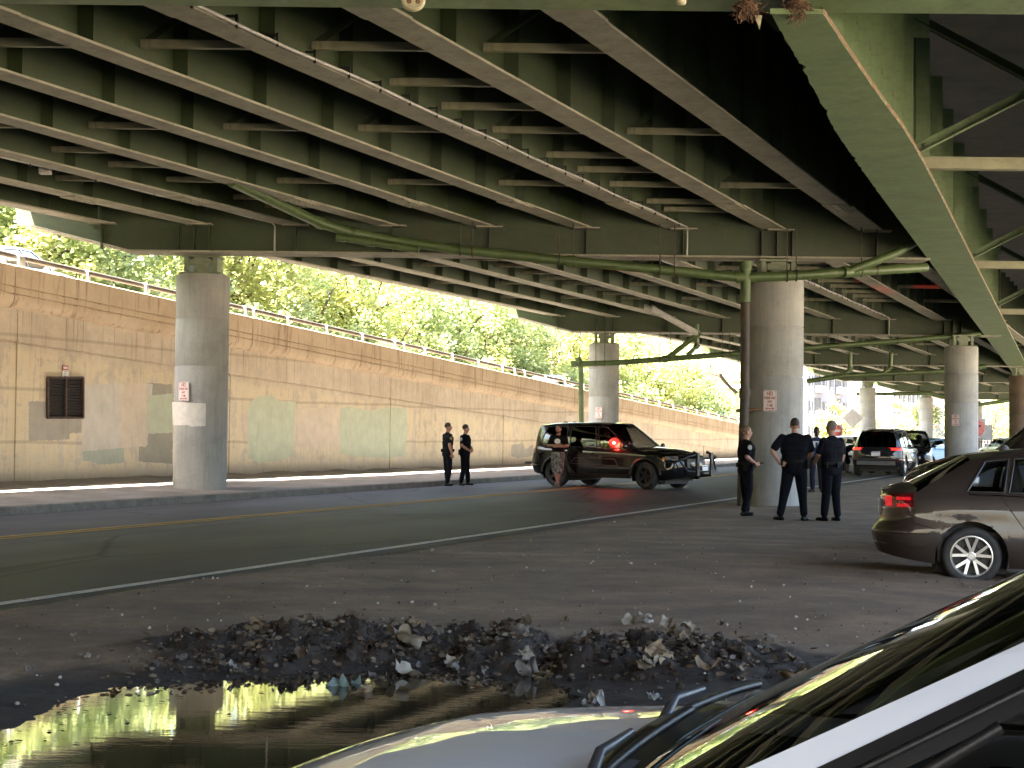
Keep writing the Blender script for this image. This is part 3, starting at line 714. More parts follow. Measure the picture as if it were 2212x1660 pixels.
CL = [('c1', -7.13, 34.0, 5.08, .21, .605, 'thick round concrete column on the sidewalk, with a white painted block and a NO PARKING sign'),
      ('c2', 5.88, 33.0, 5.0, -.02, .605, 'round concrete column on the dirt behind the group of officers, a dark drainpipe at its side'),
      ('c3', 3.66, 59.0, 5.08, .2, .605, 'brownish round column rising behind the black police vehicle'),
      ('c4', 17.3, 57.0, 5.0, -.05, .625, 'pale blue-grey round column beyond the brown sedan'),
      ('c5', 14.9, 84.2, 5.05, .2, .605, 'round column hidden behind the column with the drainpipe'),
      ('c6', 28.75, 83.7, 5.0, -.1, .62, 'shade-darkened, water-stained round column at the frame edge under the green girder'),
      ('c7', 26.3, 109.5, 5.05, 0, .60, 'tan round column above the dark blue SUV'),
      ('c8', 37.6, 134.5, 5.0, 0, .62, 'distant pale round column in the sunlight'),
      ('c9', 50.5, 161, 5.0, 0, .62, 'far distant round column beyond the pale blue-grey one')]
m_concrete('shaded_stained_concrete', (.12, .085, .055), (.16, .11, .07), .7, 1, .4)  # water stains, plus the column's shade put into the dark colour
for n_, x, Y, zt, zb, r_, lb in CL: cols[n_] = column(x, Y, zt, zb, r_, lb, 'shaded_stained_concrete' if n_ == 'c6' else 'column_concrete')
def off(k): return (YC[k] - 33.3) * TN
bent(1, -11.15, -8.58, 9.3, [-7.13, 5.88], 'green steel cap beam on the near columns, tapered past the sidewalk column')
bent(2, -11.15 + off(2), -8.58 + off(2), 19.2, [3.66, 17.3], 'second green cap beam, over the column behind the police vehicle')
for k in (3, 4, 5, 6):
    bent(k, -11.15 + off(k), -8.58 + off(k), 9.3 + off(k) + 1.5 * (k - 1), [[14.9, 28.75], [26.3], [37.6], [50.5]][k - 3], '%s green cap beam, far down the viaduct' % ['third', 'fourth', 'fifth', 'sixth'][k - 3])
# near straddle bent overhead
cb = empty('cross_beam', (2.6, YC[0], ZCAP)); tag(cb, 'bright green cross beam crossing just overhead at the picture top', 'cross beam')
O = Vector(cb.location)
m = MB(); m.box(Vector((0, YC[0] + .35, ZCAP + 1.50)) - O, (36, .03, 2.5)); m.build('web', MAT['web_paint'], cb)
m = MB(); m.box(Vector((0, YC[0] + .38, ZCAP + .22)) - O, (36, .62, .04)); m.build('bottom_flange', MAT['green_flange_paint'], cb)

# wide green girder: variable-width bottom flange, ragged lower edge, deep stiffened web
def fX(Y): return 2.63 + (Y - 13.8) * .371
fr = empty('wide_girder', (fX(14), 14, ZCAP)); tag(fr, 'wide bright green girder with rusty ragged edges, sweeping down past the sedan', 'girder')
O = Vector(fr.location)
FWT = [(13.85, .50), (15, .56), (16.4, .66), (17.6, .76), (19.0, .90), (21, .97), (24.4, 1.0), (33.7, 1.0), (50, 1.05), (82, 1.1), (120, 1.1)]
def fw(Y):
    for (a, wa), (b, wb) in zip(FWT[:-1], FWT[1:]):
        if a <= Y <= b: return wa + (wb - wa) * (Y - a) / (b - a)
    return FWT[-1][1]
ys = [13.85 + .06 * i for i in range(260)] + [29.5 + .5 * i for i in range(60)] + [60 + 4 * i for i in range(14)]
P = []
for Y in ys:
    wl = fw(Y) / 2; e = mnoise.noise((Y * 3.1, 0, 0)) * .018 + mnoise.noise((Y * 9, 4, 0)) * .012
    bite = max(0, mnoise.noise((Y * 2.3, 8, 3)) - .25) * .16 if 14.8 < Y < 24 else 0
    eR = mnoise.noise((Y * 4.1, 7, 0)) * .010
    xl, xr = fX(Y) - wl + bite + (e if Y < 24 else e * .3), fX(Y) + wl + eR
    P.append([Vector((xl, Y, ZCAP)) - O, Vector((xr, Y, ZCAP)) - O, Vector((xr, Y, ZCAP + .05)) - O, Vector((xl, Y, ZCAP + .05)) - O])
m = MB(); m.grid(P, False, True); m.add(P[0], [(3, 2, 1, 0)], False)
m.build('bottom_flange', MAT['green_flange_paint'], fr)
m_steel('rust_edge', (.16, .085, .045), (.22, .15, .09), .6, .8)
m = MB(); P = []                                          # flaking scale along the upper edge of the flange
for Y in ys[:-20]:
    x = fX(Y) + fw(Y) / 2; n_ = mnoise.noise((Y * 5, 1, 1)); P.append([Vector((x - .05 - .03 * n_, Y, ZCAP + .052)) - O, Vector((x - .02, Y, ZCAP + .075 + .02 * mnoise.noise((Y * 9, 3, 2)))) - O, Vector((x + .006 + .012 * n_, Y, ZCAP + .058)) - O, Vector((x + .004 + .01 * n_, Y, ZCAP + .01 + .03 * mnoise.noise((Y * 4, 8, 0)))) - O])
m.grid(P, False); m.build('rust_scale', MAT['rust_edge'], fr)
m = MB(); m.beam(Vector((fX(13.9), 13.9, ZCAP + 1.45)) - O, Vector((fX(120), 120, ZCAP + 1.45)) - O, .03, 2.78); m.build('web', MAT['web_paint'], fr)
q = MB(); q.box((0, 0, 0), (.24, .02, 2.74)); me = q.mesh('stiffener', MAT['green_flange_paint'])
for Y in (15.0, 16.15, 17.25, 18.4, 19.6, 20.8, 22.2, 25, 27.7, 30.5, 34, 37, 40, 44, 48, 52):
    o = bpy.data.objects.new('stiffener', me); C.objects.link(o); o.parent = fr; o.location = Vector((fX(Y) + .14, Y, ZCAP + 1.43)) - O
# outer bay: X-braced frames to the next girder off to the side
def brace_bay(Y, label):
    x0 = fX(Y) + .05; x1 = x0 + 4.4; root = empty('brace_frame', (x0, Y, ZCAP)); tag(root, label, 'brace', 'X-braced frames beside the wide green girder')
    st = MB(); st.box((2.2, 0, .13), (4.3, .16, .02)); st.box((2.2, -.08, .21), (4.3, .02, .18)); st.build('bottom_strut', MAT['strut_paint'], root)
    for s_ in (0, 1):
        za, zb = (.35, 2.55) if not s_ else (2.55, .35)
        d = MB(); d.beam((.1, -.12 + .2 * s_, za), (4.3, -.12 + .2 * s_, zb), .02, .16); d.beam((.1, -.18 + .2 * s_, za - .07), (4.3, -.18 + .2 * s_, zb - .07), .12, .02)
        o = d.build('diagonal', MAT['green_flange_paint'] if not s_ else MAT['web_paint'], root)
    for z in (.32, 2.4):
        gp = MB(); gp.box((.2, -.02, z), (.42, .02, .5)); gp.build('gusset', MAT['green_flange_paint'], root)
    for z in (.42, ):
        b = MB(); b.lathe([(0, .03), (.035, .03), (.035, 0)], (.3, -.14, .46), 6, Matrix.Rotation(R(90), 3, 'X')); b.build('bolt', MAT['bearing_paint'], root)
for Y, lb in ((22.6, 'X-braced frame nearest the camera in the bay beside the green girder'), (36.0, 'X-braced frame farther along the bay beside the green girder'), (49.5, 'distant X-braced frame in the bay beside the green girder')): brace_bay(Y, lb)
go = empty('bridge_girder', (fX(14) + 4.45, 14, ZCAP)); tag(go, 'outer green girder at the frame side beyond the braced bay', 'girder', 'steel girders of the viaduct'); O = Vector(go.location)
m = MB(); m.beam(Vector((fX(-18) + 4.5, -18, ZCAP + 1.45)) - O, Vector((fX(120) + 4.5, 120, ZCAP + 1.45)) - O, .03, 2.78); m.build('web', MAT['web_paint'], go)
m = MB(); m.beam(Vector((fX(-18) + 4.5, -18, ZCAP + .02)) - O, Vector((fX(120) + 4.5, 120, ZCAP + .02)) - O, .6, .04); m.build('bottom_flange', MAT['flange_paint'], go)
# deck
DE = 23.68
dk = empty('bridge_deck', (0, 33, ZDECK)); tag(dk, 'concrete roadway deck carried by the green girders', 'bridge deck'); O = Vector(dk.location)
m = MB(); A = [Rd(-32, DE), Rd(165, DE)]; rx = lambda Y: Vector((fX(Y) + 4.9, Y, 0))
pl = [(Rd(-28, DE).x, Rd(-28, DE).y), (A[1].x, A[1].y), (rx(165).x, 165), (rx(-70).x + 8, -70), (-70, -70)]
m.prism(pl, .3, lambda a, b, t: Vector((a, b, ZDECK + t)) - O); m.build('slab', MAT['deck_concrete'], dk)
m = MB(); m.beam(Rd(-28, DE - .15, ZDECK + .75) - O, Rd(165, DE - .15, ZDECK + .75) - O, .3, .9); m.build('parapet', MAT['deck_concrete'], dk)
# ================================================================== upper road, hillside, trees
def up_z(Y): return max(.6, wall_top(Y) - .06)
m = MB(); m.smooth = True
us = [wall_u(Y) for Y in range(-52, 175, 3)]
Yw = lambda u: u * C_ + DWALL * S_
m.grid([[Rd(u, d, up_z(Yw(u)) - (.0 if d > 23.9 else .05)) for u in us] for d in (23.75, 25, 28, 31.2)])
tag(m.build('upper_road', MAT['asphalt']), 'upper street running along the top of the wall', 'road', kind='structure')
t = NT('hill_ground'); p = t.pos(); n = t.noise(p, .8, 6, .6)
t.color(t.ramp(n, [(.3, (.035, .045, .015)), (.6, (.08, .09, .03)), (.75, (.13, .11, .06))])); t.set(Roughness=.95); MAT['hill_ground'] = t.m
m = MB(); m.smooth = True
dd = [31.1, 31.3, 32.5, 35, 40, 48, 60, 90]
m.grid([[Rd(u, d, up_z(Yw(u)) + (0 if d < 31.2 else .15 + .22 * (d - 31.2) * sst(190, 120, Yw(u)) + .3 * mnoise.noise((u * .2, d * .2, 5)))) for u in us] for d in dd])
tag(m.build('hillside', MAT['hill_ground']), 'green bank rising behind the upper street', 'hillside', kind='structure')

def m_leaf(name, c0, c1, c2):
    t = NT(name); t.t.nodes.remove(t.b); p = t.pos()
    oi = t.n('ShaderNodeObjectInfo').outputs['Random']
    n = t.noise(p, 1.6, 3); n2 = t.noise(p, 11, 2)
    f = t.math('ADD', t.math('MULTIPLY', n, .7), t.math('MULTIPLY', n2, .5)); f = t.math('ADD', f, t.math('MULTIPLY', t.math('SUBTRACT', oi, .5), .25))
    col = t.ramp(f, [(.42, c0), (.6, c1), (.78, c2)])
    df = t.n('ShaderNodeBsdfDiffuse'); tr = t.n('ShaderNodeBsdfTranslucent'); gl = t.n('ShaderNodeBsdfGlossy'); gl.inputs['Roughness'].default_value = .45
    t.l(col, df.inputs[0]); t.l(t.mix(.5, col, (.68, .72, .32)), tr.inputs[0]); gl.inputs[0].default_value = (.6, .65, .5, 1)
    a = t.n('ShaderNodeMixShader'); a.inputs[0].default_value = .6; t.l(df.outputs[0], a.inputs[1]); t.l(tr.outputs[0], a.inputs[2])
    b = t.n('ShaderNodeMixShader'); b.inputs[0].default_value = .10; t.l(a.outputs[0], b.inputs[1]); t.l(gl.outputs[0], b.inputs[2]); t.l(b.outputs[0], t.out.inputs[0])
    MAT[name] = t.m; return t.m
m_leaf('leaf_green', (.10, .16, .065), (.22, .28, .11), (.42, .44, .22))
m_leaf('leaf_yellow', (.14, .15, .035), (.29, .29, .07), (.44, .40, .13))
plain('bark', (.10, .075, .05), .9, 0, .35, 4)
def crown_mesh(seed, rx, rz, ncl, per, leaf, zc, skirt=.0):
    rnd = random.Random(seed); m = MB(); cl = []
    for _ in range(ncl):
        while True:
            v = Vector((rnd.uniform(-1, 1), rnd.uniform(-1, 1), rnd.uniform(-1, 1)))
            if .25 < v.length < 1: break
        cl.append((Vector((v.x * rx, v.y * rx, v.z * rz + zc)), rnd.uniform(.55, 1.15) * rx * .30))
    for c, r in cl:
        for _ in range(per):
            v = Vector((rnd.gauss(0, .5), rnd.gauss(0, .5), rnd.gauss(0, .42))) * r + c
            s = leaf * rnd.uniform(.6, 1.4)
            q = Matrix.Rotation(rnd.uniform(0, 6.28), 3, 'Z') @ Matrix.Rotation(rnd.gauss(0, .7), 3, 'X') @ Matrix.Rotation(rnd.gauss(0, .5), 3, 'Y')
            P = [v + q @ Vector(k) * s for k in ((-.5, -.28, 0), (.0, -.42, .05), (.55, 0, 0), (.0, .42, .05), (-.5, .28, 0))]
            m.add(P, [(0, 1, 2, 3, 4)], False)
    return m, cl
def trunk_mesh(seed, h, r, cl):
    rnd = random.Random(seed); m = MB()
    lean = Vector((rnd.uniform(-.4, .4), rnd.uniform(-.4, .4), 0)); top = lean + Vector((0, 0, h))
    m.tube([(0, 0, -.4), lean * .2 + Vector((0, 0, h * .3)), lean * .6 + Vector((0, 0, h * .65)), top], [r * 1.2, r, r * .8, r * .5], 9)
    for c, rr in rnd.sample(cl, min(len(cl), 14)):
        a = lean * .5 + Vector((0, 0, h * rnd.uniform(.45, .95))); mid = a.lerp(c, .5) + Vector((rnd.uniform(-.3, .3), rnd.uniform(-.3, .3), .3))
        m.tube([a, mid, c], [r * .4, r * .25, r * .06], 6)
    return m
TREES = []
for i, (rx, rz, ncl, per, lf, zc, th) in enumerate(((3.6, 3.4, 46, 150, .175, 4.9, 3.4), (3.2, 3.9, 44, 150, .165, 5.0, 3.6), (4.2, 3.2, 54, 150, .18, 4.4, 3.0), (2.4, 2.0, 26, 150, .17, 2.3, 1.6))):
    cm, cl = crown_mesh(40 + i, rx, rz, ncl, per, lf, zc)
    TREES.append((cm.mesh('crown', MAT['leaf_green']), trunk_mesh(60 + i, th, .2, cl).mesh('trunk', MAT['bark'])))
    if i in (1, 3):
        y_me = TREES[-1][0].copy(); y_me.materials[0] = MAT['leaf_yellow']; TREES.append((y_me, TREES[-1][1]))
# TREES: 0 broad, 1 tall, 2 tall yellow, 3 wide, 4 shrub, 5 shrub yellow
def tree(kind, loc, sc, rz, label, group='trees above the retaining wall', cat='tree', name='broadleaf_tree'):
    r_ = empty(name, loc, rz); r_.scale = (sc, sc, sc); tag(r_, label, cat, group)
    for n_, me in zip(('crown', 'trunk'), TREES[kind]):
        o = bpy.data.objects.new(n_, me); C.objects.link(o); o.parent = r_
rnd = random.Random(5)
i = 0; Y = 8.0
while Y < 128:
    for row, d in ((0, 34.5), (1, 41.0)):
        dd_ = d + rnd.uniform(-1, 1); u = (Y + rnd.uniform(-1, 1) + 2.5 * row - dd_ * S_) / C_
        P = Rd(u, dd_, 0); z = up_z(P.y) + .22 * (dd_ - 31) - .3 - 1.2 * row
        tree(rnd.choice([0, 1, 3, 0, 2, 3]), (P.x, P.y, z), rnd.uniform(.85, 1.15) * (1.1 if row else .95), rnd.uniform(0, 6.28), 'leafy green tree in the dense row above the tan wall')
    Y += 4.1
Y = 36
while Y < 126:
    dd_ = 32.2 + rnd.uniform(-.5, .5); P = Rd((Y - dd_ * S_) / C_, dd_, 0); tree(rnd.choice([4, 4, 5]), (P.x, P.y, up_z(P.y) - .5), rnd.uniform(.7, 1.05), rnd.uniform(0, 6.28), 'bushy shrub at the edge of the upper street', 'shrubs behind the guard rail', 'shrub', 'shrub')
    Y += 4.6
# ================================================================== town beyond the viaduct
plain('stucco_grey', (.17, .19, .23), .8, 0, .08, .5); plain('stucco_white', (.36, .35, .34), .8, 0, .08, .5); plain('brick_red', (.20, .075, .05), .85, 0, .2, 3)
plain('window_dark', (.03, .035, .045), .2); plain('trim_white', (.34, .34, .34), .6); plain('roof_grey', (.09, .09, .095), .8); plain('roof_blue', (.03, .08, .17), .5); plain('band_red', (.26, .07, .045), .7)
def facade(root, O, X0_, X1_, Y, z0, z1, wall_m, rows, cols_, wz=1.5, ww=1.2, depth=10, balc=None):
    m = MB(); m.box(Vector(((X0_ + X1_) / 2, Y + depth / 2, (z0 + z1) / 2)) - O, (X1_ - X0_, depth, z1 - z0)); m.build('wall', MAT[wall_m], root)
    fh = (z1 - z0) / rows
    for r_ in range(rows):
        for c_ in range(cols_):
            x = X0_ + (X1_ - X0_) * (c_ + .5) / cols_; z = z0 + fh * (r_ + .52)
            if balc and c_ in balc:
                q = MB(); q.box(Vector((x, Y - .02, z)) - O, (ww * 1.6, .1, fh * .8)); q.build('recess_shade_panel', MAT['window_dark'], root)  # dark panel on the flat wall stands in for the recess shade
                q = MB(); q.box(Vector((x, Y - .5, z - fh * .25)) - O, (ww * 1.5, 1.0, .9)); q.build('balcony', MAT['trim_white'], root)
            else:
                q = MB(); q.box(Vector((x, Y - .01, z)) - O, (ww, .1, wz)); w_ = q.build('window', MAT['window_dark'], root)
                q = MB(); q.box(Vector((x, Y - .05, z - wz / 2 - .05)) - O, (ww + .2, .16, .1)); q.box(Vector((x, Y - .05, z)) - O, (.07, .12, wz)); q.build('frame', MAT['trim_white'], w_)
b = empty('apartment_building', (45, 205, 0)); tag(b, 'grey-blue apartment block with white balconies beyond the viaduct', 'building'); b.rotation_euler.z = R(52); O = Vector(b.location)
facade(b, O, 36, 48.4, 205, 0, 13.5, 'stucco_grey', 4, 6, 1.7, 1.1, 14, {1, 4})
facade(b, O, 48.44, 55, 209, 0, 12.5, 'roof_grey', 4, 4, 1.6, 1.0, 10)
b = empty('brick_building', (66, 240, 0)); tag(b, 'white and brick-red block with banded floors beyond the road junction', 'building'); b.rotation_euler.z = R(50); O = Vector(b.location)
facade(b, O, 56.5, 66.5, 240, 0, 12, 'stucco_white', 4, 6, 1.5, 1.1, 12); facade(b, O, 66.54, 73, 241, 0, 13.5, 'brick_red', 4, 4, 1.5, 1.0, 12)
q = MB()
for z in (3, 6.1, 9.2): q.box(Vector((64, 239.8, z)) - O, (16, .5, .35))
q.build('floor_band', MAT['band_red'], b)
b = empty('town_house', (86, 250, 0)); tag(b, 'pale house with a shallow roof seen between the far columns', 'house'); O = Vector(b.location)
facade(b, O, 80, 94, 250, 0, 7, 'stucco_white', 2, 5, 1.6, 1.2, 9)
q = MB(); q.add([Vector(v) - O for v in ((79.5, 249, 7), (94.5, 249, 7), (94.5, 259, 7), (79.5, 259, 7), (82, 254, 9.2), (92, 254, 9.2))], [(0, 1, 5, 4), (1, 2, 5), (2, 3, 4, 5), (3, 0, 4)]); q.build('roof', MAT['roof_grey'], b)
# houses above the far end of the wall
b = empty('brick_house', (17.4, 148, 1)); tag(b, 'small red brick house with a pale roof above the far wall', 'house'); O = Vector(b.location)
facade(b, O, 15.6, 18.9, 148, 0, 6.0, 'brick_red', 2, 2, 1.7, .8, 6)
q = MB(); q.add([Vector(v) - O for v in ((15.0, 147.4, 6.03), (19.8, 147.4, 6.03), (19.8, 155, 6.03), (15.0, 155, 6.03), (16.2, 151, 7.6), (18.4, 151, 7.6))], [(0, 1, 5, 4), (1, 2, 5), (2, 3, 4, 5), (3, 0, 4)]); q.build('roof', MAT['trim_white'], b)
b = empty('gabled_shed', (18.2, 125, 0)); tag(b, 'white gabled shed with a blue roof just above the wall end', 'shed'); O = Vector(b.location)
q = MB(); q.prism([(-1.1, 0), (1.1, 0), (1.1, 2.1), (0, 3.5), (-1.1, 2.1)], 5, lambda a, z, t: Vector((18.7 + a - t * .45, 125 + t, z)) - O); q.build('wall', MAT['trim_white'], b)
q = MB(); q.beam(Vector((16.4 - .0, 125.1, 3.0)) - O, Vector((18.0, 125.1, 3.0)) - O, .1, 1.0); q.build('roof', MAT['roof_blue'], b)
plain('white_steel', (.75, .75, .73), .4)
b = empty('sign_gantry', (17.4, 121, 0)); tag(b, 'white steel gantry posts standing behind the far end of the wall', 'gantry'); O = Vector(b.location)
q = MB(); P0 = atY(1549, 900, 121); P1 = atY(1585, 900, 121); q.tube([(P0.x, 121, 0), (P0.x, 121, 5.6)], .17, 10); q.build('post', MAT['white_steel'], b, loc=-O)
q = MB(); q.tube([(P1.x, 121, 0), (P1.x, 121, 4.6)], .15, 10); q.build('post', MAT['white_steel'], b, loc=-O)
q = MB(); q.box(((P0.x + P1.x) / 2 + .3, 121, 5.45), (2.2, .2, .3)); q.build('beam', MAT['white_steel'], b, loc=-O)
b = empty('round_sign', (14.6, 118, 1)); tag(b, 'round white sign turned away on a post above the wall', 'sign'); O = Vector(b.location)
P0 = atY(1503, 883, 118); q = MB(); q.lathe([(0, .02), (.36, .02), (.36, 0), (0, 0)], P0 - O, 24, Matrix.Rotation(R(90), 3, 'X')); q.build('plate', MAT['white_steel'], b)
q = MB(); q.tube([(P0.x, 118.05, .6), (P0.x, 118.05, P0.z)], .04, 8); q.build('post', MAT['white_steel'], b, loc=-O)
# trees and shrubs beyond the viaduct end
for (x, Y, k, sc, lb) in ((1832, 150, 5, 1.15, 'bright yellow-green shrub in front of the grey apartment block'), (1800, 158, 4, 1.0, 'green shrub at the foot of the apartment block'), (1962, 150, 4, 1.25, 'young green tree right of the tan far column'), (1990, 165, 1, .62, 'slender tree with bare trunk before the banded block'), (2145, 180, 2, .95, 'yellow-green tree behind the dark stained column'), (2085, 200, 1, .9, 'green tree beyond the far distant columns'), (1905, 170, 5, .8, 'low yellow shrub between the tan column and the young tree'), (2180, 190, 0, .8, 'broad green tree at the far frame edge'),
                          (1560, 150, 2, 1.1, 'yellow-green tree behind the white gantry'), (1530, 165, 2, 1.2, 'tall yellow tree behind the brick house'), (1415, 140, 0, 1.0, 'green tree beside the brick house'), (1600, 170, 2, 1.15, 'yellow tree beyond the gantry, close to the drainpipe')):
    X = (x - 1106) * Y / F_PX
    z = 0 if x > 1700 else 1.0
    tree(k, (X, Y, z), sc, (x * 7) % 6.28, lb, None, 'shrub' if k > 3 else 'tree', 'shrub' if k > 3 else 'broadleaf_tree')
# ================================================================== vehicles
def paint(name, col, flake=.0, rough=.35, dust=.10, spec=.5, coat=1.0):
    t = NT(name); p = t.pos(); n = t.noise(p, 3, 4); d = t.noise(p, 1.1, 5)
    t.color(t.mix(t.math('MULTIPLY', t.ramp(d, [(.45, 0), (.8, 1)]), dust), col, (.20, .17, .13)))
    t.set(Roughness=rough, Metallic=flake, Coat_Weight=coat, Coat_Roughness=.02); t.b.inputs['Specular IOR Level'].default_value = spec; MAT[name] = t.m
paint('black_paint', (.003, .003, .0035), 0, .4, .012, .1); paint('brown_paint', (.024, .0165, .0125), .1, .45, .04, .25, .55); paint('white_paint', (.76, .79, .84), .0, .35)
paint('navy_paint', (.004, .0055, .010), .0, .35, .006, .12); paint('silver_paint', (.45, .47, .49), .5); paint('light_blue_paint', (.20, .33, .46), .2); paint('pure_white_paint', (.75, .75, .75))
glass('car_glass', (.0, .03, .02), .40); glass('dark_glass', (.0, .0, .0), .004, ior=1.33); glass('clear_lens', (.1, .1, .1), .7)
plain('tyre_rubber', (.022, .021, .020), .75, 0, .3, 12); plain('black_trim', (.010, .010, .010), .45); plain('interior', (.035, .033, .032), .8); plain('interior_tan', (.12, .115, .10), .8)
plain('alloy', (.58, .58, .56), .3, .75, .08); plain('black_rim', (.012, .012, .012), .4, .2); plain('chrome', (.6, .6, .6), .12, 1.0); plain('seam', (.004, .004, .004), .8)
plain('plate_white', (.75, .75, .78), .4, 0, .05); plain('plate_blue', (.03, .05, .2), .5)
t = NT('tail_red'); t.color((.085, .002, .004)); t.set(Roughness=.12, Coat_Weight=1.0); MAT['tail_red'] = t.m
t = NT('lamp_reflector'); t.color((.75, .75, .75)); t.set(Roughness=.15, Metallic=.8); MAT['lamp_reflector'] = t.m
emis('brake_light', (1, .03, .02), .12, (.5, .01, .01)); emis('flash_red', (1, .015, .012), .20, (.5, .01, .01)); emis('amber', (1, .35, .05), .0, (.7, .25, .03)); emis('head_on', (1, .97, .9), 4.0, (.9, .9, .9))

def interp(pts, x):
    if x <= pts[0][0]: return pts[0][1]
    for (a, va), (b, vb) in zip(pts[:-1], pts[1:]):
        if x <= b:
            t = (x - a) / (b - a)
            return va + (vb - va) * t
    return pts[-1][1]
def smooth_interp(pts, x):                     # Catmull-Rom through the points
    n = len(pts)
    if x <= pts[0][0]: return pts[0][1]
    if x >= pts[-1][0]: return pts[-1][1]
    for i in range(n - 1):
        if x <= pts[i + 1][0]:
            x0, y0 = pts[i]; x1, y1 = pts[i + 1]
            m0 = (y1 - pts[i - 1][1]) / (x1 - pts[i - 1][0]) if i > 0 else (y1 - y0) / (x1 - x0)
            m1 = (pts[i + 2][1] - y0) / (pts[i + 2][0] - x0) if i < n - 2 else (y1 - y0) / (x1 - x0)
            h = x1 - x0; t = (x - x0) / h
            return (2 * t**3 - 3 * t**2 + 1) * y0 + (t**3 - 2 * t**2 + t) * h * m0 + (-2 * t**3 + 3 * t**2) * y1 + (t**3 - t**2) * h * m1
SIDE_F = [(0, .945), (.10, .975), (.30, 1.0), (.52, .992), (.60, .985), (.80, .975), (.92, .955), (1.0, .925)]
class Car:
    def __init__(s, **k):
        s.__dict__.update(k); s.sidef = k.get('sidef', SIDE_F)
    def half(s, p):
        w = s.W / 2; n = s.plan
        if p > s.xf1: q = min(1, (p - s.xf1) / (s.xfe - s.xf1)); w *= max(0, 1 - q ** n) ** (1 / n)
        if p < s.xr1: q = min(1, (s.xr1 - p) / (s.xr1 - s.xre)); w *= max(0, 1 - q ** n) ** (1 / n)
        return w * smooth_interp(s.taper, p)
    def zbot(s, p):
        z = smooth_interp(s.sill, p)
        for xw in (s.xw_f, s.xw_r):
            d = p - xw
            if abs(d) < s.ra: z = max(z, s.rw + math.sqrt(s.ra**2 - d * d))
        return z
    def zsh(s, p): return smooth_interp(s.shoulder, p)
    def zdeck(s, p): return smooth_interp(s.deck, p)
    def S(s, p, t, side=1, off=0.0):
        """side surface: p along the length, t from sill (0) to shoulder (1), then over the deck to the centre line (2)"""
        zb, zs = s.zbot(p), s.zsh(p); w = s.half(p)
        if t <= 1:
            z = zb + (zs - zb) * t; z0 = smooth_interp(s.sill, p); y = w * smooth_interp(s.sidef, (z - z0) / (zs - z0))
        else:
            q = t - 1; y = w * smooth_interp(s.sidef, 1.0) * (1 - q); z = zs + (s.zdeck(p) - zs) * (1 - (1 - q) ** 2.6)
        x = p
        if p > s.xf1: x = s.xf1 + (smooth_interp(s.nose, z) - s.xf1) * (p - s.xf1) / (s.xfe - s.xf1)
        if p < s.xr1: x = s.xr1 + (smooth_interp(s.tail, z) - s.xr1) * (s.xr1 - p) / (s.xr1 - s.xre)
        v = Vector((x, y * side, z))
        if off:
            e = .01; a = s.S(p + e, t, side) - s.S(p - e, t, side); b = s.S(p, min(2, t + e), side) - s.S(p, max(0, t - e), side)
            n = a.cross(b) * side
            if n.length > 1e-9: n.normalize()
            if n.dot(Vector((0 if abs(p) < 1.2 else math.copysign(.5, p), side, .3))) < 0: n = -n
            v = v + n * off
        return v
    def zS(s, p, z): zb, zs = s.zbot(p), s.zsh(p); return (z - zb) / (zs - zb)
    def stations(s):
        ps = set()
        n = 10
        for i in range(n + 1):
            a = math.pi / 2 * i / n
            ps.add(round(s.xf1 + (s.xfe - s.xf1) * math.sin(a), 4)); ps.add(round(s.xr1 - (s.xr1 - s.xre) * math.sin(a), 4))
        for xw in (s.xw_f, s.xw_r):
            for i in range(19): ps.add(round(xw - (s.ra - 1e-4) * math.cos(math.pi * i / 18), 4))
            ps.add(round(xw - s.ra - .002, 4)); ps.add(round(xw + s.ra + .002, 4))
        x = s.xr1
        while x < s.xf1: ps.add(round(x, 4)); x += .09
        ps.add(round(s.xcowl, 4)); ps.add(round(s.xdk, 4))
        ps = sorted(ps); out = [ps[0]]
        for q in ps[1:]:
            if q - out[-1] > .0015: out.append(q)
        return out
    TS = [0, .05, .12, .2, .3, .4, .5, .58, .66, .76, .86, .93, 1.0]
    TD = [1.04, 1.10, 1.18, 1.3, 1.45, 1.6, 1.8, 2.0]
    def belt(s, p): return s.S(p, 1.0, 1)
    def G(s, p_b, p_r, v, side=1, off=0.0):
        """greenhouse side: from the belt (v=0) at p_b up to the roof rail (v=1) at p_r"""
        a = s.belt(p_b); a = Vector((a.x, a.y - .012, a.z - .006)); b = Vector((p_r, smooth_interp(s.railw, p_r), smooth_interp(s.rail, p_r)))
        q = a.lerp(b, v); q.y += s.tumble * math.sin(math.pi * min(1, v)) + off; q.z += .0
        return Vector((q.x, q.y * side, q.z))
    def make(s, name, label, group=None, loc=(0, 0, 0), rz=0.0, detail=True, wheels=None):
        root = empty(name, loc, rz); tag(root, label, s.cat, group); s.root = root
        pm = MAT[s.paint]
        body = MB(); body.smooth = True; ps = s.stations()
        for side in (1, -1):
            body.grid([[s.S(p, t, side) for p in ps] for t in s.TS])
            for lo, hi in ((s.xcowl - .001, 99), (-99, s.xdk + .001)):
                qs = [p for p in ps if lo <= p <= hi]
                if len(qs) > 1: body.grid([[s.S(p, t, side) for p in qs] for t in [1.0] + s.TD])
        # greenhouse frame: pillars, rails, roof
        N = s.nodes
        for side in (1, -1):
            for i in range(len(N) - 1):
                (b0, r0, kd), (b1, r1, _) = N[i], N[i + 1]; glassy = kd == 'g'
                for v0, v1 in ((0, .05), (.05, .88), (.88, 1.0)):
                    if glassy and v0 == .05: continue
                    nv = 6 if v1 - v0 > .5 else 2
                    body.grid([[s.G(b0 + (b1 - b0) * a / 4, r0 + (r1 - r0) * a / 4, v0 + (v1 - v0) * c / nv, side) for a in range(5)] for c in range(nv + 1)])
        xf, xr = N[0][1], N[-1][1]; ro = []
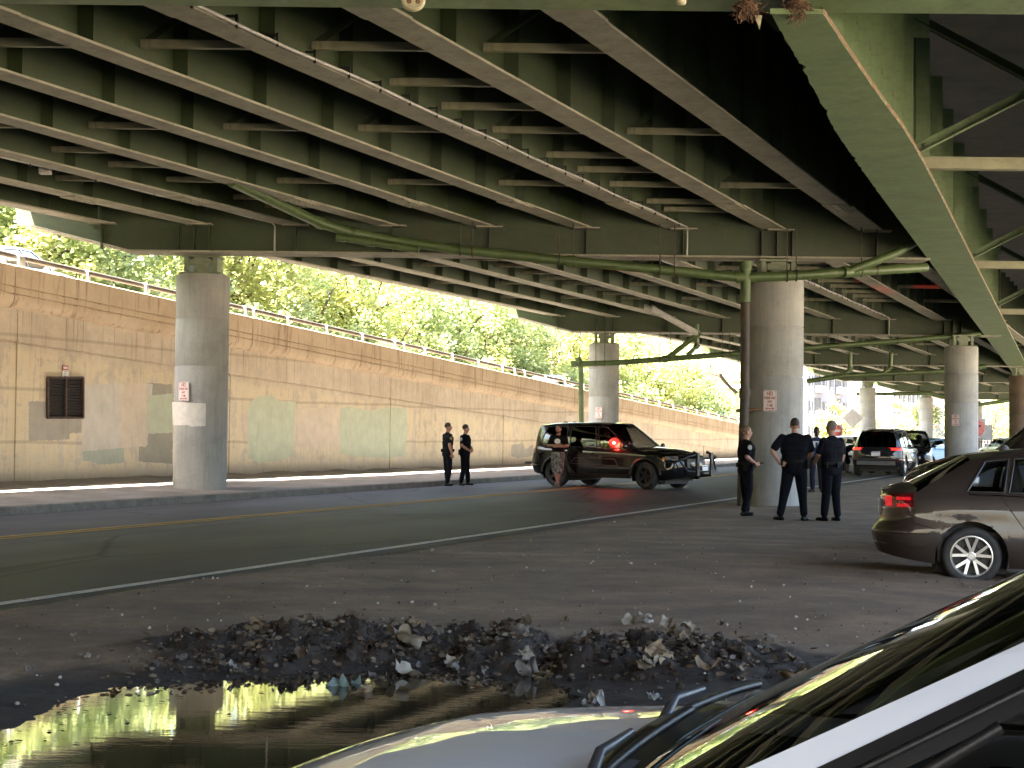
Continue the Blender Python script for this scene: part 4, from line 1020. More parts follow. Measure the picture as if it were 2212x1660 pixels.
        for i in range(17):
            p = xr + (xf - xr) * i / 16; row = []
            for j in range(13):
                u = -1 + 2 * j / 12; y = smooth_interp(s.railw, p) * u
                bul = s.bulge_top * (1 - u * u) * ((i / 16) ** 6) - s.bulge_rtop * (1 - u * u) * ((1 - i / 16) ** 6)
                row.append(Vector((p + bul, y, smooth_interp(s.rail, p) + s.crown * (1 - u ** 4))))
            ro.append(row)
        body.grid(ro)
        body.build('body', pm, root, sharp=32)
        # glass
        def pane(nm, rows, gm=None):
            m = MB(); m.smooth = True; m.grid(rows); return m.build(nm, MAT[gm or s.glass], root)
        def screen(b, r, bul0, bul1, front):
            rows = []
            for i in range(9):
                v = i / 8; row = []
                for j in range(15):
                    u = -1 + 2 * j / 14; e = s.G(b, r, v, 1); k = bul0 + (bul1 - bul0) * v
                    row.append(Vector((e.x + k * (1 - u * u) * (1 if front else -1), e.y * u, e.z + (s.crown * (1 - u ** 4)) * v - .012 * (1 - v) + s.lift * max(0, s.zdeck(b) - s.zsh(b)) * (1 - abs(u) ** 2.6) * (1 - v))))
                rows.append(row)
            return rows
        pane('windshield', screen(N[0][0], N[0][1], s.bulge_bot, s.bulge_top, True), s.wglass)
        if s.rear_glass: pane('rear_window', screen(N[-1][0], N[-1][1], s.bulge_rbot, s.bulge_rtop, False))
        for side in (1, -1):
            for i in range(len(N) - 1):
                (b0, r0, kd), (b1, r1, _) = N[i], N[i + 1]
                if kd != 'g': continue
                w_ = pane('side_window', [[s.G(b0 + (b1 - b0) * a / 6, r0 + (r1 - r0) * a / 6, .05 + .83 * c / 6, side, -.012) for a in range(7)] for c in range(7)], s.wglass if i < 3 else None)
                tr = MB()                       # dark rubber surround
                for (a0, v0, a1, v1) in ((0, .05, 1, .05), (0, .88, 1, .88), (0, .05, 0, .88), (1, .05, 1, .88)):
                    P = [s.G(b0 + (b1 - b0) * (a0 + (a1 - a0) * q / 6), r0 + (r1 - r0) * (a0 + (a1 - a0) * q / 6), v0 + (v1 - v0) * q / 6, side, .002) for q in range(7)]
                    tr.tube(P, s.trim_r, 6)
                tr.build('window_trim', MAT['black_trim'], w_)
        # floor, wheel wells, cabin tub
        tub = MB(); hw = s.W / 2 - .12
        tub.box(((s.xcowl + s.xdk) / 2, 0, s.sill[0][1] + .22), (s.xcowl - s.xdk + .5, 2 * hw, .06)); tub.box(((s.xw_f + s.xw_r) / 2, 0, s.sill[0][1] + .06), (s.xw_f - s.xw_r - 2 * s.ra, s.W - .16, .10))
        zd = s.zsh(s.xcowl); tub.box((s.xcowl - .22, 0, zd - .12), (.40, 2 * hw, .16))
        tub.box((s.xcowl + .2, 0, .52), (.06, 2 * hw, .6)); tub.box((max(s.xdk - .1, s.xr1 + .1), 0, .6), (.06, 2 * hw, .7))
        tub.box((s.xw_f, 0, s.rw + .05), (2 * s.ra, s.W - .66, .56)); tub.box((s.xw_r, 0, s.rw + .1), (2 * s.ra, s.W - .62, .6))
        tub.box((s.xf1 - .1, 0, .5), (.5, s.W * .78, .4)); tub.box((s.xr1 + .1, 0, .5), (.5, s.W * .78, .4))
        tub.build('underbody', MAT['interior'], root)
        for side in (1, -1):
            for xw in (s.xw_f, s.xw_r):
                wl = MB(); wl.smooth = True
                wl.grid([[Vector((xw - (s.ra + .004) * math.cos(math.pi * (-.12 + 1.24 * i / 18)), side * y, s.rw + (s.ra + .004) * math.sin(math.pi * (-.12 + 1.24 * i / 18)))) for i in range(19)] for y in (s.half(xw) * .955, s.W / 2 - .32)])
                wl.build('wheel_arch', MAT[s.arch_mat], root)
                if s.flare:
                    fl = MB(); fl.smooth = True; P = []
                    for dr, dy in ((-.012, .0), (.0, .022), (.035, .026), (.06, .0)):
                        P.append([s_ for s_ in [Vector((xw - (s.ra + dr) * math.cos(math.pi * (.02 + .96 * i / 20)), side * (s.half(xw) * .99 + dy), s.rw + (s.ra + dr) * math.sin(math.pi * (.02 + .96 * i / 20)))) for i in range(21)]])
                    fl.grid(P); fl.build('arch_flare', MAT['black_trim'], root)
        if detail:
            for x0, y0, n in s.seats:
                st = MB(); z0 = s.sill[0][1] + .25
                st.blob((x0 + .2, y0, z0 + .1), .3, 10, 6, (.9, .75 * n, .45)); st.blob((x0 - .12, y0, z0 + .42), .34, 10, 6, (.34, .70 * n, 1.05))
                for k_ in ([0] if n < 1.5 else [-.38, .38]): st.blob((x0 - .2, y0 + k_, z0 + .84), .13, 8, 6, (.5, 1, .8))
                st.build('seat', MAT[s.seat_mat], root)
        for side in (1, -1):
            for xw in (s.xw_f, s.xw_r):
                s.wheel(root, xw, side, s.steer if xw == s.xw_f else 0)
        return root
    def wheel(s, root, xw, side, steer):
        w = empty('wheel', (xw, side * (s.W / 2 - s.tw / 2 - .025), s.rw)); w.parent = root; w.rotation_euler.z = steer
        key = ('wheel', s.rw, s.tw, s.rim_r, s.rim, side)
        if key not in Car.cache:
            M = Matrix.Rotation(R(-90 * side), 3, 'X')              # lathe axis onto +-y
            ty = MB(); r_, q, h = s.rw, s.rim_r, s.tw / 2
            ty.lathe([(q - .012, -h * .8), (q + .01, -h * .92), (q + (r_ - q) * .5, -h), (r_ - .02, -h * .9), (r_ - .004, -h * .6), (r_, -h * .3), (r_, h * .3), (r_ - .004, h * .6), (r_ - .02, h * .9), (q + (r_ - q) * .5, h), (q + .01, h * .92), (q - .012, h * .8)], n=48, M=M, caps=False)
            rm = MB(); rm.lathe([(q, h * .86), (q - .012, h * .88), (q - .022, h * .74), (q - .028, -h * .7)], n=48, M=M, caps=False)
            rm.mi = 1; rm.lathe([(q - .03, -h * .1), (.05, -h * .1)], n=32, M=M, caps=False); rm.lathe([(0, 0), (.10, 0), (.12, -h * .2)], n=20, M=M); rm.mi = 0
            if s.rim == 'alloy10':
                for k_ in range(5):
                    for dq in (-.19, .19):
                        a0 = 2 * math.pi * k_ / 5 + .31; a1 = a0 + dq * 1.55; a0 += dq * .55
                        A = M @ Vector((.055 * math.cos(a0), .055 * math.sin(a0), h * .62)); B = M @ Vector(((q - .018) * math.cos(a1), (q - .018) * math.sin(a1), h * .74))
                        rm.beam(A, B, .030, .03, M @ Vector((0, 0, 1)))
                rm.lathe([(.066, h * .52), (.058, h * .64), (.036, h * .68), (.033, h * .64), (0, h * .64)], n=24, M=M)
                rm.mi = 1
                for k_ in range(5):
                    a0 = 2 * math.pi * k_ / 5 + .31 + math.pi / 5; rm.lathe([(.013, h * .6), (.013, h * .74), (0, h * .74)], M @ Vector((.058 * math.cos(a0), .058 * math.sin(a0), 0)), 8, M)
                rm.mi = 0
            else:
                for k_ in range(s.spokes):
                    a0 = 2 * math.pi * k_ / s.spokes; A = M @ Vector((.04 * math.cos(a0), .04 * math.sin(a0), h * .5)); B = M @ Vector(((q - .018) * math.cos(a0), (q - .018) * math.sin(a0), h * .66)); rm.beam(A, B, .075, .03, M @ Vector((0, 0, 1)))
                rm.lathe([(.10, h * .45), (.085, h * .62), (.04, h * .7), (0, h * .7)], n=20, M=M)
            Car.cache[key] = (ty.mesh('tyre', MAT['tyre_rubber']), rm.mesh('rim', [MAT[s.rim_mat], MAT['black_trim']], 30))
        for nm, me in zip(('tyre', 'rim'), Car.cache[key]):
            o = bpy.data.objects.new(nm, me); C.objects.link(o); o.parent = w
    cache = {}
    # patches that follow the body surface
    def patch(s, name, p0, p1, z0, z1, side, mat, off=.006, n=8, fn=None, parent=None):
        """quad patch between stations p0..p1 and heights z0..z1 (callables of p allowed)"""
        m = MB(); m.smooth = True; f0 = z0 if callable(z0) else (lambda p: z0); f1 = z1 if callable(z1) else (lambda p: z1)
        P = []
        for i in range(n + 1):
            p = p0 + (p1 - p0) * i / n; P.append([s.S(p, max(0, min(1.999, s.zS(p, f0(p) + (f1(p) - f0(p)) * j / n))), side, off) for j in range(n + 1)])
        m.grid(P); rim = [P[i][0] for i in range(n + 1)] + [P[n][j] for j in range(1, n + 1)] + [P[i][n] for i in range(n - 1, -1, -1)] + [P[0][j] for j in range(n - 1, 0, -1)]
        base = []
        return m.build(name, MAT[mat], parent or s.root)
    def seam(s, pts, side, w=.009, name='door_seam'):
        m = MB()
        for (p0, z0), (p1, z1) in zip(pts[:-1], pts[1:]):
            n = max(2, int(max(abs(p1 - p0), abs(z1 - z0)) / .06))
            Q = [s.S(p0 + (p1 - p0) * i / n, min(1, max(0, s.zS(p0 + (p1 - p0) * i / n, z0 + (z1 - z0) * i / n))), side, .0015) for i in range(n + 1)]
            m.tube(Q, w / 2, 5)
        return m.build(name, MAT['seam'], s.root)
    def handle(s, p, z, side, mat, L=.20):
        b = s.S(p, s.zS(p, z), side); m = MB(); y = b.y + side * .028
        m.tube([(b.x - L / 2, b.y, z), (b.x - L / 2 + .02, y, z), (b.x + L / 2 - .02, y, z), (b.x + L / 2, b.y, z)], .016, 8); 
        o = m.build('door_handle', MAT[mat], s.root)
        m = MB(); m.blob((b.x, b.y - side * .005, z), .05, 10, 6, (1.4, .22, .8)); m.build('recess', MAT['black_trim'], o)
    def mirror(s, p, z, side, mat):
        b = s.belt(p); m = MB(); M = Matrix.Rotation(R(8 * side), 3, 'Z')
        m.blob((b.x, (abs(b.y) + .11) * side, z + .06), .11, 12, 8, (.55, 1.0, .72), M=M); m.tube([(b.x, (abs(b.y) - .02) * side, z - .02), (b.x, (abs(b.y) + .08) * side, z + .01)], .025, 8)
        m.build('mirror', MAT[mat], s.root)

BASE = dict(plan=3.2, wglass=None, lift=1.0, glass='dark_glass', arch_mat='black_trim', flare=False, rear_glass=True, seats=[], seat_mat='interior', steer=0, tumble=.035, crown=.045, bulge_bot=.16, bulge_top=.07, bulge_rbot=.10, bulge_rtop=.05, trim_r=.008, tw=.22, spokes=5, rim='steel', rim_mat='black_rim')
def suv_spec(**k):
    d = dict(BASE, cat='suv', paint='black_paint', W=1.98, xfe=2.50, xre=-2.50, xf1=1.75, xr1=-1.9, xw_f=1.46, xw_r=-1.44, rw=.375, ra=.435, rim_r=.23, tw=.245,
             taper=[(-2.5, .97), (-1.5, 1), (1.2, 1), (2.5, .97)], sill=[(-2.5, .42), (-2.0, .34), (-1.4, .29), (1.4, .28), (2.1, .26), (2.5, .34)],
             shoulder=[(-2.5, 1.05), (-2.2, 1.10), (-1, 1.09), (.5, 1.06), (1.2, 1.04), (1.9, .99), (2.3, .90), (2.5, .78)], deck=[(-2.5, 1.10), (-2.0, 1.13), (.9, 1.12), (1.1, 1.15), (1.6, 1.12), (2.1, 1.04), (2.35, .93), (2.5, .80)],
             nose=[(.2, 2.32), (.45, 2.46), (.7, 2.50), (.95, 2.42), (1.1, 2.25)], tail=[(.3, -2.38), (.6, -2.50), (.9, -2.46), (1.1, -2.40)], xcowl=1.02, xdk=-2.30,
             rail=[(-2.2, 1.60), (-1.7, 1.69), (-.6, 1.745), (.0, 1.74), (.45, 1.66), (.9, 1.45)], railw=[(-2.2, .60), (-1.5, .66), (0, .68), (.5, .67)],
             nodes=[(1.02, .22, 'b'), (.90, .10, 'g'), (.02, -.28, 'b'), (-.10, -.36, 'g'), (-1.0, -1.10, 'b'), (-1.08, -1.18, 'g'), (-1.95, -1.85, 'b'), (-2.30, -2.10, 'end')], bulge_rbot=.09, bulge_rtop=.06, seats=[(.1, .4, 1), (.1, -.4, 1), (-.95, 0, 2.2)])
    d.update(k); return Car(**d)
def sedan_spec(**k):
    d = dict(BASE, cat='car', paint='brown_paint', W=1.78, xfe=2.30, xre=-2.34, xf1=1.55, xr1=-1.72, xw_f=1.35, xw_r=-1.30, rw=.316, ra=.375, rim_r=.222, tw=.205, glass='car_glass',
             taper=[(-2.34, .97), (-1.5, .995), (1.2, 1), (2.3, .95)], sill=[(-2.34, .32), (-1.9, .25), (-1.3, .20), (1.3, .20), (1.9, .2), (2.3, .26)],
             shoulder=[(-2.34, .86), (-2.22, .935), (-1.9, .955), (-1.0, .935), (.5, .90), (1.1, .89), (1.8, .80), (2.15, .70), (2.3, .60)], deck=[(-2.34, .98), (-2.2, 1.03), (-1.8, 1.06), (-1.3, 1.07), (.8, 1.0), (1.0, 1.00), (1.6, .93), (2.0, .82), (2.3, .62)],
             nose=[(.15, 2.15), (.4, 2.28), (.6, 2.30), (.8, 2.18), (.95, 2.0)], tail=[(.2, -2.20), (.34, -2.30), (.50, -2.35), (.58, -2.345), (.66, -2.27), (.8, -2.25), (1.0, -2.24), (1.1, -2.1)], xcowl=.90, xdk=-1.52,
             rail=[(-1.5, 1.10), (-1.2, 1.23), (-.8, 1.355), (-.3, 1.415), (.1, 1.41), (.45, 1.33), (.9, 1.05)], railw=[(-1.3, .56), (-.5, .60), (.2, .60), (.6, .60)],
             nodes=[(.92, .22, 'b'), (.80, .10, 'g'), (-.05, -.20, 'b'), (-.13, -.27, 'g'), (-.86, -.80, 'b'), (-.90, -.83, 'g'), (-1.17, -.98, 'b'), (-1.52, -1.04, 'end')], seats=[(.1, .36, 1), (.1, -.36, 1), (-.8, 0, 2.1)], rim='alloy10', rim_mat='alloy', seat_mat='interior_tan')
    d.update(k); return Car(**d)
def lettering_plate(root, x, y, z, rot, w, h, text, name='licence_plate'):
    M = rot; o = Vector((x, y, z)); m = MB(); m.prism(rrect(-w / 2, -h / 2, w / 2, h / 2, .015), .008, lambda a, b, t: o + M @ Vector((-t, -a, b)))
    q = m.build(name, MAT['plate_white'], root); m = MB(); m.prism([(-w * .38, h * .22), (w * .38, h * .22), (w * .38, h * .32), (-w * .38, h * .32)], .003, lambda p_, r_, t: o + M @ Vector((-.009 - t, -p_, r_))); m.build('band', MAT['plate_blue'], q)

# ---- black police vehicle parked across the road
pv = suv_spec(steer=R(-14), rim_mat='black_rim', flare=True, paint='black_paint', wglass='car_glass', rail=[(-2.35, 1.66), (-1.9, 1.73), (-.8, 1.765), (.0, 1.75), (.45, 1.67), (.9, 1.45)], railw=[(-2.3, .60), (-1.6, .655), (0, .68), (.5, .67)],
             nodes=[(1.02, .16, 'b'), (.90, .04, 'g'), (.02, -.20, 'b'), (-.10, -.28, 'g'), (-1.0, -1.06, 'b'), (-1.12, -1.18, 'g'), (-2.08, -1.86, 'b'), (-2.34, -2.20, 'end')])
A0, B0 = Vector((1.32, 41.7)), Vector((3.70, 40.0)); mid = (A0 + B0) / 2; ang = math.atan2(-1.7, 2.38)
nrm = Vector((-math.sin(ang), math.cos(ang))) * .80          # from the near wheels to the centre line
pr = pv.make('police_vehicle', 'black police SUV with push bar and a glowing red window light, angled across the road', None, (mid.x + nrm.x, mid.y + nrm.y, .045), ang)
for sd in (1, -1):
    pv.patch('headlight', 2.04, 2.36, .80, lambda p: .90 + .0 * p, sd, 'lamp_reflector', .008); pv.patch('indicator', 1.98, 2.06, .79, .88, sd, 'amber', .010)
    pv.patch('taillight', -2.42, -2.16, .92, 1.06, sd, 'tail_red', .008)
    pv.seam([(.95, .95), (.98, .5), (.9, .36)], sd); pv.seam([(-.05, 1.04), (-.05, .36)], sd); pv.seam([(-1.0, 1.05), (-.98, .85), (-.90, .70)], sd); pv.seam([(.9, .37), (-.85, .36)], sd)
    pv.handle(-.22, .93, sd, 'black_paint'); pv.handle(-1.12, .95, sd, 'black_paint'); pv.mirror(.86, 1.10, sd, 'black_paint')
    m_ = pv.patch('rocker_trim', -.96, .96, .30, .40, sd, 'black_trim', .006)
    # ghost decal outline on the doors, its trapezoid highlight put into the colour
    m = MB(); q = [(.62, .62), (.50, .80), (-.78, .82), (-.95, .66), (.62, .62)]
    for (p0, z0), (p1, z1) in zip(q[:-1], q[1:]): m.tube([pv.S(p0 + (p1 - p0) * i / 10, pv.zS(p0 + (p1 - p0) * i / 10, z0 + (z1 - z0) * i / 10), sd, .002) for i in range(11)], .006, 5)
    plain('ghost_grey', (.10, .10, .10), .3); m.build('decal_highlight', MAT['ghost_grey'], pr)
m = MB()                                                      # push bar
for y in (-.38, .38):
    m.tube([(2.46, y, .38), (2.72, y, .40), (2.74, y, .70), (2.70, y, .98), (2.60, y, 1.02)], .045, 8); m.box((2.74, y, .70), (.05, .12, .62))
for z in (.52, .86): m.tube([(2.72, -.38, z), (2.72, .38, z)], .03, 8)
m.tube([(2.70, -.38, .96), (2.66, -.80, .90), (2.50, -.95, .80)], .035, 8); m.tube([(2.70, .38, .96), (2.66, .80, .90), (2.50, .95, .80)], .035, 8)
m.tube([(2.70, -.38, .50), (2.66, -.80, .52), (2.50, -.95, .80)], .03, 8); m.tube([(2.70, .38, .50), (2.66, .80, .52), (2.50, .95, .80)], .03, 8)
m.build('push_bar', MAT['black_trim'], pr)
m = MB(); m.box((2.46, 0, .72), (.06, 1.0, .26)); o = m.build('grille', MAT['black_trim'], pr)
lettering_plate(pr, 2.755, 0, .60, Matrix.Rotation(R(180), 3, 'Z'), .30, .15, 'MPD')
for x in (-1.45, -1.75):
    m = MB(); m.blob((x, 0, 1.76), .09, 10, 6, (1.2, .8, .8)); m.build('antenna', MAT['black_trim'], pr)
e = MB(); e.blob((.40, -.83, 1.24), .15, 14, 9, (1.15, .40, .9)); wl_ = e.build('warning_light', MAT['flash_red'], pr)
emis('flash_core', (1, .35, .25), .30, (.9, .4, .3)); e = MB(); e.blob((.42, -.875, 1.24), .055, 12, 8, (1.1, .4, .8)); e.build('bulb', MAT['flash_core'], wl_)
ll = bpy.data.lights.new('warning_lamp', 'POINT'); ll.energy = 1.3; ll.color = (1, .03, .02); ll.shadow_soft_size = .08; lo = bpy.data.objects.new('warning_lamp', ll); C.objects.link(lo); lo.parent = pr; lo.location = (.42, -1.02, 1.24)
sp = bpy.data.lights.new('warning_beam', 'SPOT'); sp.energy = 260; sp.color = (1, .03, .02); sp.spot_size = R(9); sp.spot_blend = .8; sp.shadow_soft_size = .05; so2 = bpy.data.objects.new('warning_beam', sp); C.objects.link(so2); so2.location = (3.0, 39.4, 1.5); so2.rotation_euler = (atY(1910, 628, 46.3) - Vector((3.0, 39.4, 1.5))).to_track_quat('-Z', 'Y').to_euler()
e = MB(); e.box((-2.36, -.0, .90), (.06, .5, .14)); e.build('licence_plate', MAT['plate_white'], pr)
m = MB(); m.lathe([(0, .05), (.07, .05), (.08, -.03), (0, -.08)], (.95, -.82, 1.22), 14, Matrix.Rotation(R(90), 3, 'Y')); m.tube([(.95, -.82, 1.22), (.95, -.80, 1.10)], .015, 6); m.build('spotlight', MAT['black_trim'], pr)

# ---- brown sedan at the side
sd_c = sedan_spec(rail=[(-1.95, 1.10), (-1.6, 1.25), (-1.3, 1.345), (-.9, 1.41), (-.3, 1.455), (.1, 1.45), (.45, 1.37), (.9, 1.07)], xdk=-1.90, wglass='car_glass', trim_r=.013,
                  shoulder=[(-2.34, .89), (-2.22, .975), (-1.9, .995), (-1.0, .985), (.5, .94), (1.1, .91), (1.8, .80), (2.15, .70), (2.3, .60)], deck=[(-2.34, 1.0), (-2.22, 1.06), (-1.9, 1.085), (-1.3, 1.09), (.8, 1.0), (1.0, 1.00), (1.6, .93), (2.0, .82), (2.3, .62)],
                  nodes=[(.92, .22, 'b'), (.80, .10, 'g'), (-.05, -.20, 'b'), (-.13, -.27, 'g'), (-.92, -.84, 'b'), (-.97, -.90, 'g'), (-1.36, -1.12, 'b'), (-1.90, -1.30, 'end')], seats=[(.1, .36, 1), (.1, -.36, 1), (-.7, 0, 1.4)]); a = R(-14)
wc = atY(2098, 1208, 16.0); off_ = Vector((math.cos(a) * 1.30, math.sin(a) * 1.30)) + Vector((-math.sin(a), math.cos(a))) * .78
sr = sd_c.make('parked_car', 'brown sedan with silver ten-spoke wheels parked on the dirt', None, (wc.x + off_.x, wc.y + off_.y, -.028), a)
for sd in (1, -1):
    sd_c.patch('taillight', -2.325, -1.93, lambda p: .80 + .05 * (p + 2.3), lambda p: .97 + .0 * p, sd, 'tail_red', .008, 10)
    sd_c.patch('headlight', 1.85, 2.2, .60, .72, sd, 'lamp_reflector', .008)
    sd_c.seam([(-.99, .95), (-.74, .58), (-.62, .34), (-.58, .24)], sd); sd_c.seam([(-.10, .89), (-.08, .24)], sd); sd_c.seam([(.86, .86), (.88, .28)], sd); sd_c.seam([(-.58, .235), (.86, .235)], sd)
    sd_c.seam([(-1.98, .775), (-1.90, .66), (-1.66, .60)], sd); sd_c.handle(-.62, .82, sd, 'brown_paint', .19); sd_c.handle(.2, .77, sd, 'brown_paint', .19); sd_c.mirror(.78, .96, sd, 'brown_paint')
    sd_c.patch('sill_chrome', -1.32, .80, lambda p: sd_c.zsh(p) - .022, lambda p: sd_c.zsh(p) - .010, sd, 'chrome', .004, 12)
    m = MB(); m.tube([sd_c.S(p, sd_c.zS(p, .545), sd, .0) for p in [-2.33 + .03 * i for i in range(20)]], .010, 6); m.build('bumper_crease', MAT['brown_paint'], sr)
    m = MB(); m.tube([sd_c.S(p, sd_c.zS(p, .42), sd, -.004) for p in [-2.33 + .03 * i for i in range(19)]], .010, 6); m.build('bumper_crease', MAT['brown_paint'], sr)
    m = MB(); xw = sd_c.xw_r
    m.tube([Vector((xw - (sd_c.ra + .012) * math.cos(math.pi * (.04 + .92 * i / 24)), sd * (sd_c.half(xw) * .962), sd_c.rw + (sd_c.ra + .012) * math.sin(math.pi * (.04 + .92 * i / 24)))) for i in range(25)], .014, 8); m.build('arch_lip', MAT['brown_paint'], sr)
lettering_plate(sr, -2.27, 0, .80, Matrix.Identity(3), .30, .15, 'NTC')
for sd in (1, -1):                                              # brighter lamp segments inside the rear lamps
    emis('tail_glow', (1, .02, .03), .02, (.17, .003, .006)) if 'tail_glow' not in MAT else None
    sd_c.patch('lamp_segment', -2.27, -2.18, .83, .94, sd, 'tail_glow', .011); sd_c.patch('lamp_segment', -2.13, -1.99, .83, .865, sd, 'tail_glow', .011); sd_c.patch('lamp_segment', -2.13, -1.96, .90, .935, sd, 'tail_glow', .011)

# ---- dark SUV driving away
ds = suv_spec(paint='navy_paint', W=1.93, xfe=2.42, xre=-2.42, rim='steel', rim_mat='alloy', spokes=6, rim_r=.25, tail=[(.3, -2.34), (.6, -2.42), (.95, -2.40), (1.15, -2.34)])
P = Rd(0, 0); base = atz(1898, 1030, .03)
dr = ds.make('suv', 'dark blue SUV with brake lights on driving away along the road', None, (base.x + .88, base.y + 2.3, .035), R(66.5))
for sd in (1, -1):
    ds.patch('taillight', -2.40, -2.05, .98, 1.06, sd, 'brake_light', .01); ds.patch('reflector', -2.38, -2.2, .55, .62, sd, 'tail_red', .01); ds.mirror(.86, 1.10, sd, 'navy_paint'); ds.seam([(-.05, 1.04), (-.05, .36)], sd); ds.seam([(.95, 1.0), (.95, .36)], sd)
plain('trim_grey', (.10, .105, .11), .4); m = MB(); m.box((-2.42, 0, .50), (.08, 1.40, .16)); m.build('bumper_trim', MAT['trim_grey'], dr)
m = MB(); m.box((-2.36, 0, .95), (.08, 1.1, .22)); m.build('tailgate_panel', MAT['navy_paint'], dr)
lettering_plate(dr, -2.45, 0, .84, Matrix.Identity(3), .32, .16, 'KHL')
e = MB(); e.blob((-2.14, .08, 1.60), .05, 10, 6, (.5, 2.2, .7)); e.build('brake_lamp', MAT['brake_light'], dr)
for y in (-.56, .56):
    m = MB(); m.tube([(-1.8, y, 1.72), (-1.7, y, 1.79), (-.2, y, 1.82), (0, y, 1.76)], .02, 6); m.build('roof_rail', MAT['alloy'], dr)

# ---- black pickup-height SUV facing the other way behind the sedan
bk_ = suv_spec(paint='black_paint', W=1.95, glass='car_glass', shoulder=[(-2.5, 1.15), (-1, 1.22), (.5, 1.26), (1.2, 1.26), (1.9, 1.19), (2.3, 1.09), (2.5, .92)], deck=[(-2.5, 1.18), (-2.0, 1.25), (.9, 1.39), (1.1, 1.40), (1.6, 1.34), (2.1, 1.23), (2.4, 1.12), (2.5, .98)], nose=[(.2, 2.35), (.6, 2.5), (.9, 2.5), (1.1, 2.42), (1.25, 2.3)],
                rail=[(-2.2, 1.85), (-1.7, 1.93), (-.6, 1.99), (.0, 1.98), (.45, 1.90), (.9, 1.68)])
fp = atY(1962, 1020, 20.5)
br = bk_.make('suv', 'black SUV facing left, its long dark hood showing over the brown sedan', None, (fp.x + 2.62, 21.0, .0), R(180 + 8))
for sd in (1, -1):
    bk_.patch('headlight', 2.02, 2.38, .90, 1.03, sd, 'lamp_reflector', .008); pass
for sd in (1, -1):
    m = MB(); m.tube([(1.02, sd * .15, 1.26), (.93, sd * .55, 1.30)], .012, 6); m.build('wiper', MAT['black_trim'], br)

# ---- cars in the sunlight beyond and on the upper street
fs = suv_spec(paint='black_paint', W=1.9, glass='car_glass'); q = atz(1990, 985, .0)
f_ = fs.make('suv', 'black SUV facing the viewer beyond the dark blue SUV', None, (16.5, 61.5, .0), R(180 + 74))
for sd in (1, -1): fs.patch('headlight', 2.04, 2.36, .80, .92, sd, 'lamp_reflector', .008); fs.mirror(.86, 1.10, sd, 'black_paint')
def simple_sedan(x, Y, z, rz, pnt, label, name='parked_car', spec=sedan_spec, g=None):
    c = spec(paint=pnt, glass='dark_glass', rim='steel', rim_mat='alloy'); r_ = c.make(name, label, g, (x, Y, z), rz, False)
    for sd in (1, -1):
        c.patch('taillight', -2.3, -2.0, .80, .92, sd, 'tail_red', .01, 5); c.patch('headlight', 1.85, 2.2, .60, .72, sd, 'lamp_reflector', .01, 5); c.mirror(.78, .96, sd, pnt)
    return r_
simple_sedan((1822 - 1106) * 92 / F_PX, 92, .02, R(75), 'pure_white_paint', 'white car on the sunlit road past the group of officers')
simple_sedan((1842 - 1106) * 118 / F_PX, 118, .02, R(180 + 60), 'pure_white_paint', 'second white car, smaller and farther up the road')
simple_sedan((2022 - 1106) * 72 / F_PX, 72, 0, R(30), 'light_blue_paint', 'light blue car half hidden by the pale blue-grey column')
simple_sedan((2172 - 1106) * 95 / F_PX, 95, 0, R(100), 'silver_paint', 'silver car near the dark column at the frame edge')
P = Rd(wall_u(39.5) - 3.1, 27.2); simple_sedan(P.x, P.y, up_z(P.y) - .12, R(66.5), 'silver_paint', 'silver car on the upper street behind the guard rail')
P = Rd(wall_u(39.5) - 9.2, 27.6); simple_sedan(P.x, P.y, up_z(P.y) + .02, R(66.5), 'light_blue_paint', 'pale blue car at the frame edge on the upper street')
P = Rd(wall_u(71), 27.2); simple_sedan(P.x, P.y, up_z(71) - .25, R(66.5), 'light_blue_paint', 'pale blue car beside the guard rail, farther along the upper street')

